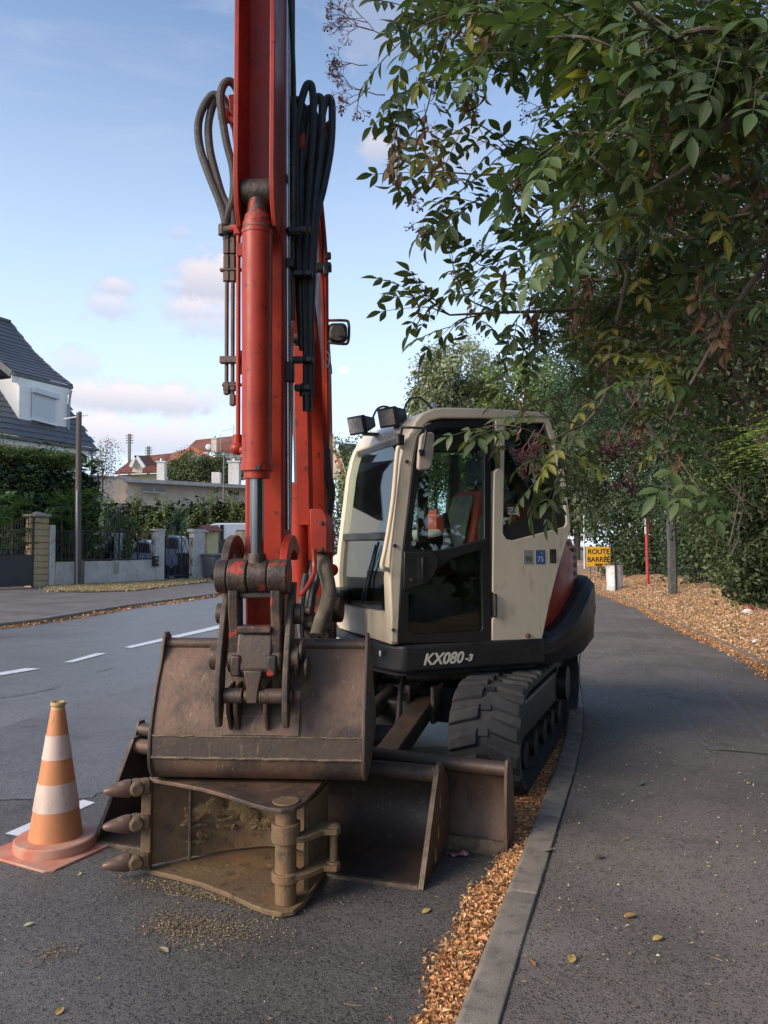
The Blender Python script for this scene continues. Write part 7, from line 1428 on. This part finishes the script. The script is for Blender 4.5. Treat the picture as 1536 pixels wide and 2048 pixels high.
for px, py, z in ((870, 290, 2.7), (855, 240, 2.7), (950, 20, 2.4), (1010, 20, 2.5), (880, 330, 2.9), (930, 190, 2.9), (945, 180, 2.9), (800, 260, 2.7), (790, 300, 2.7), (1060, 350, 3), (1050, 330, 3), (1500, 320, 2.2), (1490, 340, 2.2), (1390, 590, 2.6), (1410, 560, 2.6), (1440, 640, 2.6), (1450, 660, 2.6), (1330, 660, 3.1), (1180, 530, 3.2), (1170, 560, 3.2), (1165, 590, 3.2), (1160, 640, 3.3), (1065, 590, 3.3), (1070, 620, 3.3), (965, 160, 2.9), (1360, 370, 2.4), (1340, 390, 2.4), (1270, 800, 3.2), (1280, 850, 3.2)):
    for _ in range(2): leaf_at(W(px + rnd.uniform(-12, 12), py + rnd.uniform(-12, 12), z), (0, 0, -1), 1.1, 'dead')
for px, py, z in ((960, 15, 2.4), (860, 120, 2.7), (875, 130, 2.7), (850, 300, 2.8), (1270, 545, 3.2), (1130, 885, 2.9), (1115, 900, 2.9), (1140, 905, 2.9), (1420, 400, 2.1), (1230, 680, 3.3), (1195, 795, 3.3), (1310, 760, 3.1), (1330, 880, 3.1), (1360, 700, 3.0)): leaf_at(W(px, py, z), (rnd.uniform(-1, 1), -.3, -.5), .9, 'yellow')
for k in range(46):          # bare tangled twigs inside the crown
    a = (rnd.uniform(1150, 1560), rnd.uniform(330, 760), rnd.uniform(2.8, 4.6)); l = rnd.uniform(90, 260); an = rnd.uniform(2.4, 3.9); e_ = (a[0] + l * math.cos(an), a[1] - l * math.sin(an) * .8, a[2] + rnd.uniform(-.3, .3))
    if e_[0] < 1120: continue
    TW.tube([W(*a), W((a[0] + e_[0]) / 2 + rnd.uniform(-20, 20), (a[1] + e_[1]) / 2 + rnd.uniform(-25, 25), a[2]), W(*e_)], rnd.uniform(.004, .009), 5, 5, .002)
o = TW.build('twigs', K['twig'], EL); o['kind'] = 'stuff'
if rest:
    vs = []; fs = []; cs = []; base_ = [(np.array([tuple(v.co) for v in me.vertices]), [tuple(p.vertices) for p in me.polygons]) for me in LM]; k0 = 0; rg = np.random.default_rng(2)
    for p, d, roll, s in rest:
        v, f = base_[rg.integers(0, 5)]; d = d.normalized(); M_ = np.array(frame(p, d, (0, 0, 1) if abs(d.z) < .95 else (0, 1, 0)) @ Matrix.Rotation(roll, 4, 'X') @ Matrix.Scale(s, 4)); q = v @ M_[:3, :3].T + M_[:3, 3]
        vs.append(q); fs += [tuple(i + k0 for i in t) for t in f]; k0 += len(v); t_ = rg.random(); c_ = np.array((.045, .08, .03)) * (1 - t_) + np.array((.095, .14, .05)) * t_; cs.append(np.tile(c_, (len(v), 1)))
    V = np.concatenate(vs); me = bpy.data.meshes.new('foliage'); me.from_pydata(V.tolist(), [], fs); ca = me.color_attributes.new('col', 'FLOAT_COLOR', 'POINT'); c4 = np.ones((len(V), 4), np.float32); c4[:, :3] = np.concatenate(cs); ca.data.foreach_set('color', c4.ravel()); me.materials.append(K['leaf']); me.polygons.foreach_set('use_smooth', [True] * len(me.polygons)); o = link_mesh('foliage', me, EL); o['kind'] = 'stuff'
# umbels: bare red stalks, berries
def umbel(root, d, size, seed, berries, r0=.0022, depth=4, name='berry_cluster'):
    r_ = random.Random(seed); st = MB(); be = MB()
    def grow(p, d, L, lv, r):
        q = p + d * L; st.tube([p, (p + q) / 2 + Vector((r_.uniform(-1, 1), r_.uniform(-1, 1), r_.uniform(-1, 1))) * L * .06, q], r, 4, 1, r * .75)
        if lv == 0:
            if r_.random() < berries: be.ball(q, .0036, 6, 4)
            return
        for _ in range(3 if lv > 1 else r_.choice((2, 3))):
            n = (d + Vector((r_.uniform(-1, 1), r_.uniform(-1, 1), r_.uniform(-1, 1))) * .75).normalized(); grow(q, n, L * r_.uniform(.5, .78), lv - 1, max(r * .7, .0008))
    grow(Vector(root), Vector(d).normalized(), size, depth, r0); o = st.build(name, K['umbel'], EL)
    if be.v: be.build('berries', K['berry'], o)['kind'] = 'stuff'
    return o
K['umbel'].name = 'berry stalk'
umbel(W(790, 80, 2.5), (-.85, .1, .45), .08, 1, .07, .0024, 5, 'bare_umbel'); umbel(W(770, 190, 2.6), (-.85, .2, .3), .075, 2, .1, .0024, 5, 'bare_umbel'); umbel(W(735, 45, 2.5), (-.8, 0, .2), .06, 6, .08, .002, 5, 'bare_umbel'); umbel(W(740, 175, 2.55), (-.5, 0, -.5), .06, 7, .08, .002, 5, 'bare_umbel'); umbel(W(735, 130, 2.55), (-.9, 0, .1), .055, 8, .08, .002, 5, 'bare_umbel')
umbel(W(850, 350, 2.9), (-.4, 0, -.6), .06, 3, .5, .002, 4); umbel(W(865, 420, 3.1), (-.5, 0, -.5), .055, 4, .4, .002, 4); umbel(W(960, 520, 3.2), (-.5, 0, -.5), .06, 5, .6, .002, 4)
for k, (px, py, z) in enumerate(((1065, 875, 2.9), (1055, 925, 2.9), (1045, 890, 2.9), (1230, 870, 3.1), (1200, 885, 3.1), (1250, 890, 3.1), (1215, 900, 3.1), (1250, 950, 3.3), (1240, 960, 3.3))): umbel(W(px + 25, py - 30, z), (-.5, -.2, -.8), .055, 30 + k, .9, .0022, 4)
for k, (px, py, z) in enumerate(((1420, 190, 1.9), (1400, 200, 1.9), (1330, 220, 1.9), (1100, 205, 3.0), (1270, 680, 3.3), (1010, 480, 3.2))): umbel(W(px, py, z), (-.7, -.1, -.3 if k % 2 else .4), .055, 50 + k, .35, .0022, 4)

# ------------------------------------------------------------------ right: sign, waste bag, posts, litter
def bz(p): return bank_z(p.x, p.y)
s_ = W(1197, 1114, 29.5); t = thing('road_sign', 'yellow ROUTE BARRÉE sign standing at the end of the footway', 'sign', (s_.x, s_.y, .13))
w_, h_ = 48 / FPX * 29.5, 38 / FPX * 29.5; sf = Matrix.Translation(s_)
bd_ = MB().box((0, 0, 0), (w_, .03, h_)).build('board', K['signyellow'], t, sf, bevel=.01); MB().box((0, .004, h_ / 2 + .012), (w_ * .98, .02, .03)).build('board_edge', K['rust'] if False else K['signyellow'], t, sf)
tf = Matrix(((1, 0, 0, 0), (0, 0, -1, -.018), (0, 1, 0, 0), (0, 0, 0, 1)))
for tx, z, s in (('ROUTE', h_ * .27, .26), ('BARRÉE', -h_ * .14, .26), ('400M', -h_ * .41, .13)): text_mesh('sign_text', tx, s, K['ink'], bd_, sf @ Matrix.Translation((0, 0, z)) @ tf, bold=.006, ext=.002, sx=.98)
for x in (-.3, .12): MB().bar((x, .05, -h_ / 2), (x, .05, .13 - s_.z), .03, .03).build('leg', K['polegrey'], t, sf); MB().bar((x, .05, .14 - s_.z), (x - .02, -.35, .14 - s_.z), .03, .03).build('foot', K['polegrey'], t, sf)
wb = G(1228, 1180, .2); t = thing('waste_bag_stand', 'clear waste bag hanging on a dark post beside the sign', 'waste bag', (wb.x, wb.y, .13)); hb_ = W(1228, 1122, wb.y).z
mb = MB(); rg = random.Random(3); n = 20; secs = []
for z, r_ in ((.16, .2), (.2, .25), (.35, .24), (.55, .25), (.75, .24), (.95, .26), (hb_ - .15, .27), (hb_ - .1, .29), (hb_ - .12, .27)): secs.append([(wb.x + .02 + (r_ * (1 + .07 * math.sin(k * 2.1 + z * 9) + rg.uniform(-.03, .03))) * math.cos(2 * math.pi * k / n), wb.y + r_ * (1 + rg.uniform(-.04, .04)) * math.sin(2 * math.pi * k / n), z + rg.uniform(-.015, .015)) for k in range(n)])
mb.add([p for s in secs for p in s], [(i * n + k, i * n + (k + 1) % n, (i + 1) * n + (k + 1) % n, (i + 1) * n + k) for i in range(len(secs) - 1) for k in range(n)] + [tuple(range(n))]); mb.build('bag', K['bag'], t, smooth=60)
MB().bar((wb.x - .02, wb.y - .3, .1), (wb.x - .03, wb.y - .28, hb_ + .05), .05, .05).build('post', K['iron'], t); MB().tube([(wb.x + .29 * math.cos(a), wb.y + .29 * math.sin(a), hb_ - .1) for a in np.linspace(0, 6.28, 17)], .012, 6, 1).build('hoop', K['iron'], t)
rp_ = W(1296, 1166, 24); zb_ = bz(rp_) - .1; t = thing('red_post', 'slim red post with a white edged plate in front of the shrubs', 'post', (rp_.x, rp_.y, zb_)); tp = W(1291, 1038, 24)
MB().cyl((rp_.x, 24, zb_), (tp.x + .03, 24, tp.z - .45), .055, None, 12).build('shaft', K['redpost'], t); MB().box((tp.x + .04, 24, tp.z - .22), (.09, .06, .48)).build('plate', K['redpost'], t); MB().box((tp.x - .015, 23.98, tp.z - .22), (.03, .07, .5)).build('plate_edge', K['white'], t)
gp = W(1345, 1181, 20); zb_ = bz(gp) - .1; t = thing('grey_pole', 'square grey concrete pole standing on the leafy bank', 'pole', (gp.x, 20, zb_)); tp = W(1339, 955, 20); MB().bar((gp.x, 20, zb_), (tp.x, 20, tp.z), .17, .17, (0, 1, 0)).build('shaft', K['polegrey'], t, bevel=.012); MB().bar((gp.x + .09, 20.02, zb_), (tp.x + .13, 20.02, tp.z - .9), .05, .12, (0, 1, 0)).build('side_channel', K['rustdark'], t)
for k, (x, z) in enumerate(((0, .6), (.02, 1.1))): q = gp; 
lamp = W(1168, 1060, 40); t = thing('white_post', 'thin white post far behind the yellow sign', 'post', (lamp.x, 40, .1)); MB().cyl((lamp.x, 40, .05), (lamp.x, 40, lamp.z + .8), .04, None, 8).build('shaft', K['shutter'], t); MB().box((lamp.x + .25, 40, 2.1), (.5, .04, .3)).build('plate', K['zinc'], t)
fw = [W(1150, 1128, 46), W(1240, 1126, 46)]; o = MB().add([(fw[0].x, 46, 0), (fw[1].x, 46, 0), (fw[1].x, 46, fw[1].z), (fw[0].x, 46, fw[0].z), (fw[0].x, 46.2, fw[0].z), (fw[1].x, 46.2, fw[1].z)], [(0, 1, 2, 3), (3, 2, 5, 4)]).build('far_wall', K['cement'], None, smooth=0); props(o, 'low pale wall far behind the yellow sign', 'wall')
def crumple(name, label, px, py, Y, s, m, seed, cat='litter'):
    c_ = W(px, py, Y); r_ = random.Random(seed); mb = MB(); mb.ball((0, 0, 0), s, 9, 6, (1.2, .8, .6)); mb.v = [(x * r_.uniform(.6, 1.2), y * r_.uniform(.6, 1.2), z * r_.uniform(.6, 1.3)) for x, y, z in mb.v]; o = mb.build(name, m, None, Matrix.Translation((c_.x, c_.y, bank_z(c_.x, c_.y) + s * .5)), smooth=0); props(o, label, cat)
crumple('litter_bag', 'crumpled grey white plastic bag at the foot of the shrubs', 1496, 1208, 13.2, .09, K['bag'], 1); crumple('litter_paper', 'white scrap of paper on the leafy bank at the right', 1512, 1258, 10.8, .045, K['white'], 2); crumple('litter_can', 'small red scrap beside the plastic bag', 1500, 1196, 13.6, .07, K['redpost'], 5)
# the moon
mm, nb, out = newmat('moon'); em = nb.n('ShaderNodeEmission'); em.inputs[0].default_value = (1, 1, .97, 1); em.inputs[1].default_value = 1.0; nb.link(em.outputs[0], out.inputs[0]); c_ = W(688, 740, 3000)
o = MB().ball((0, 0, 0), 14.5, 24, 14).build('moon', mm, None, Matrix.Translation(c_)); props(o, 'small white moon in the pale sky beside the boom', 'moon')
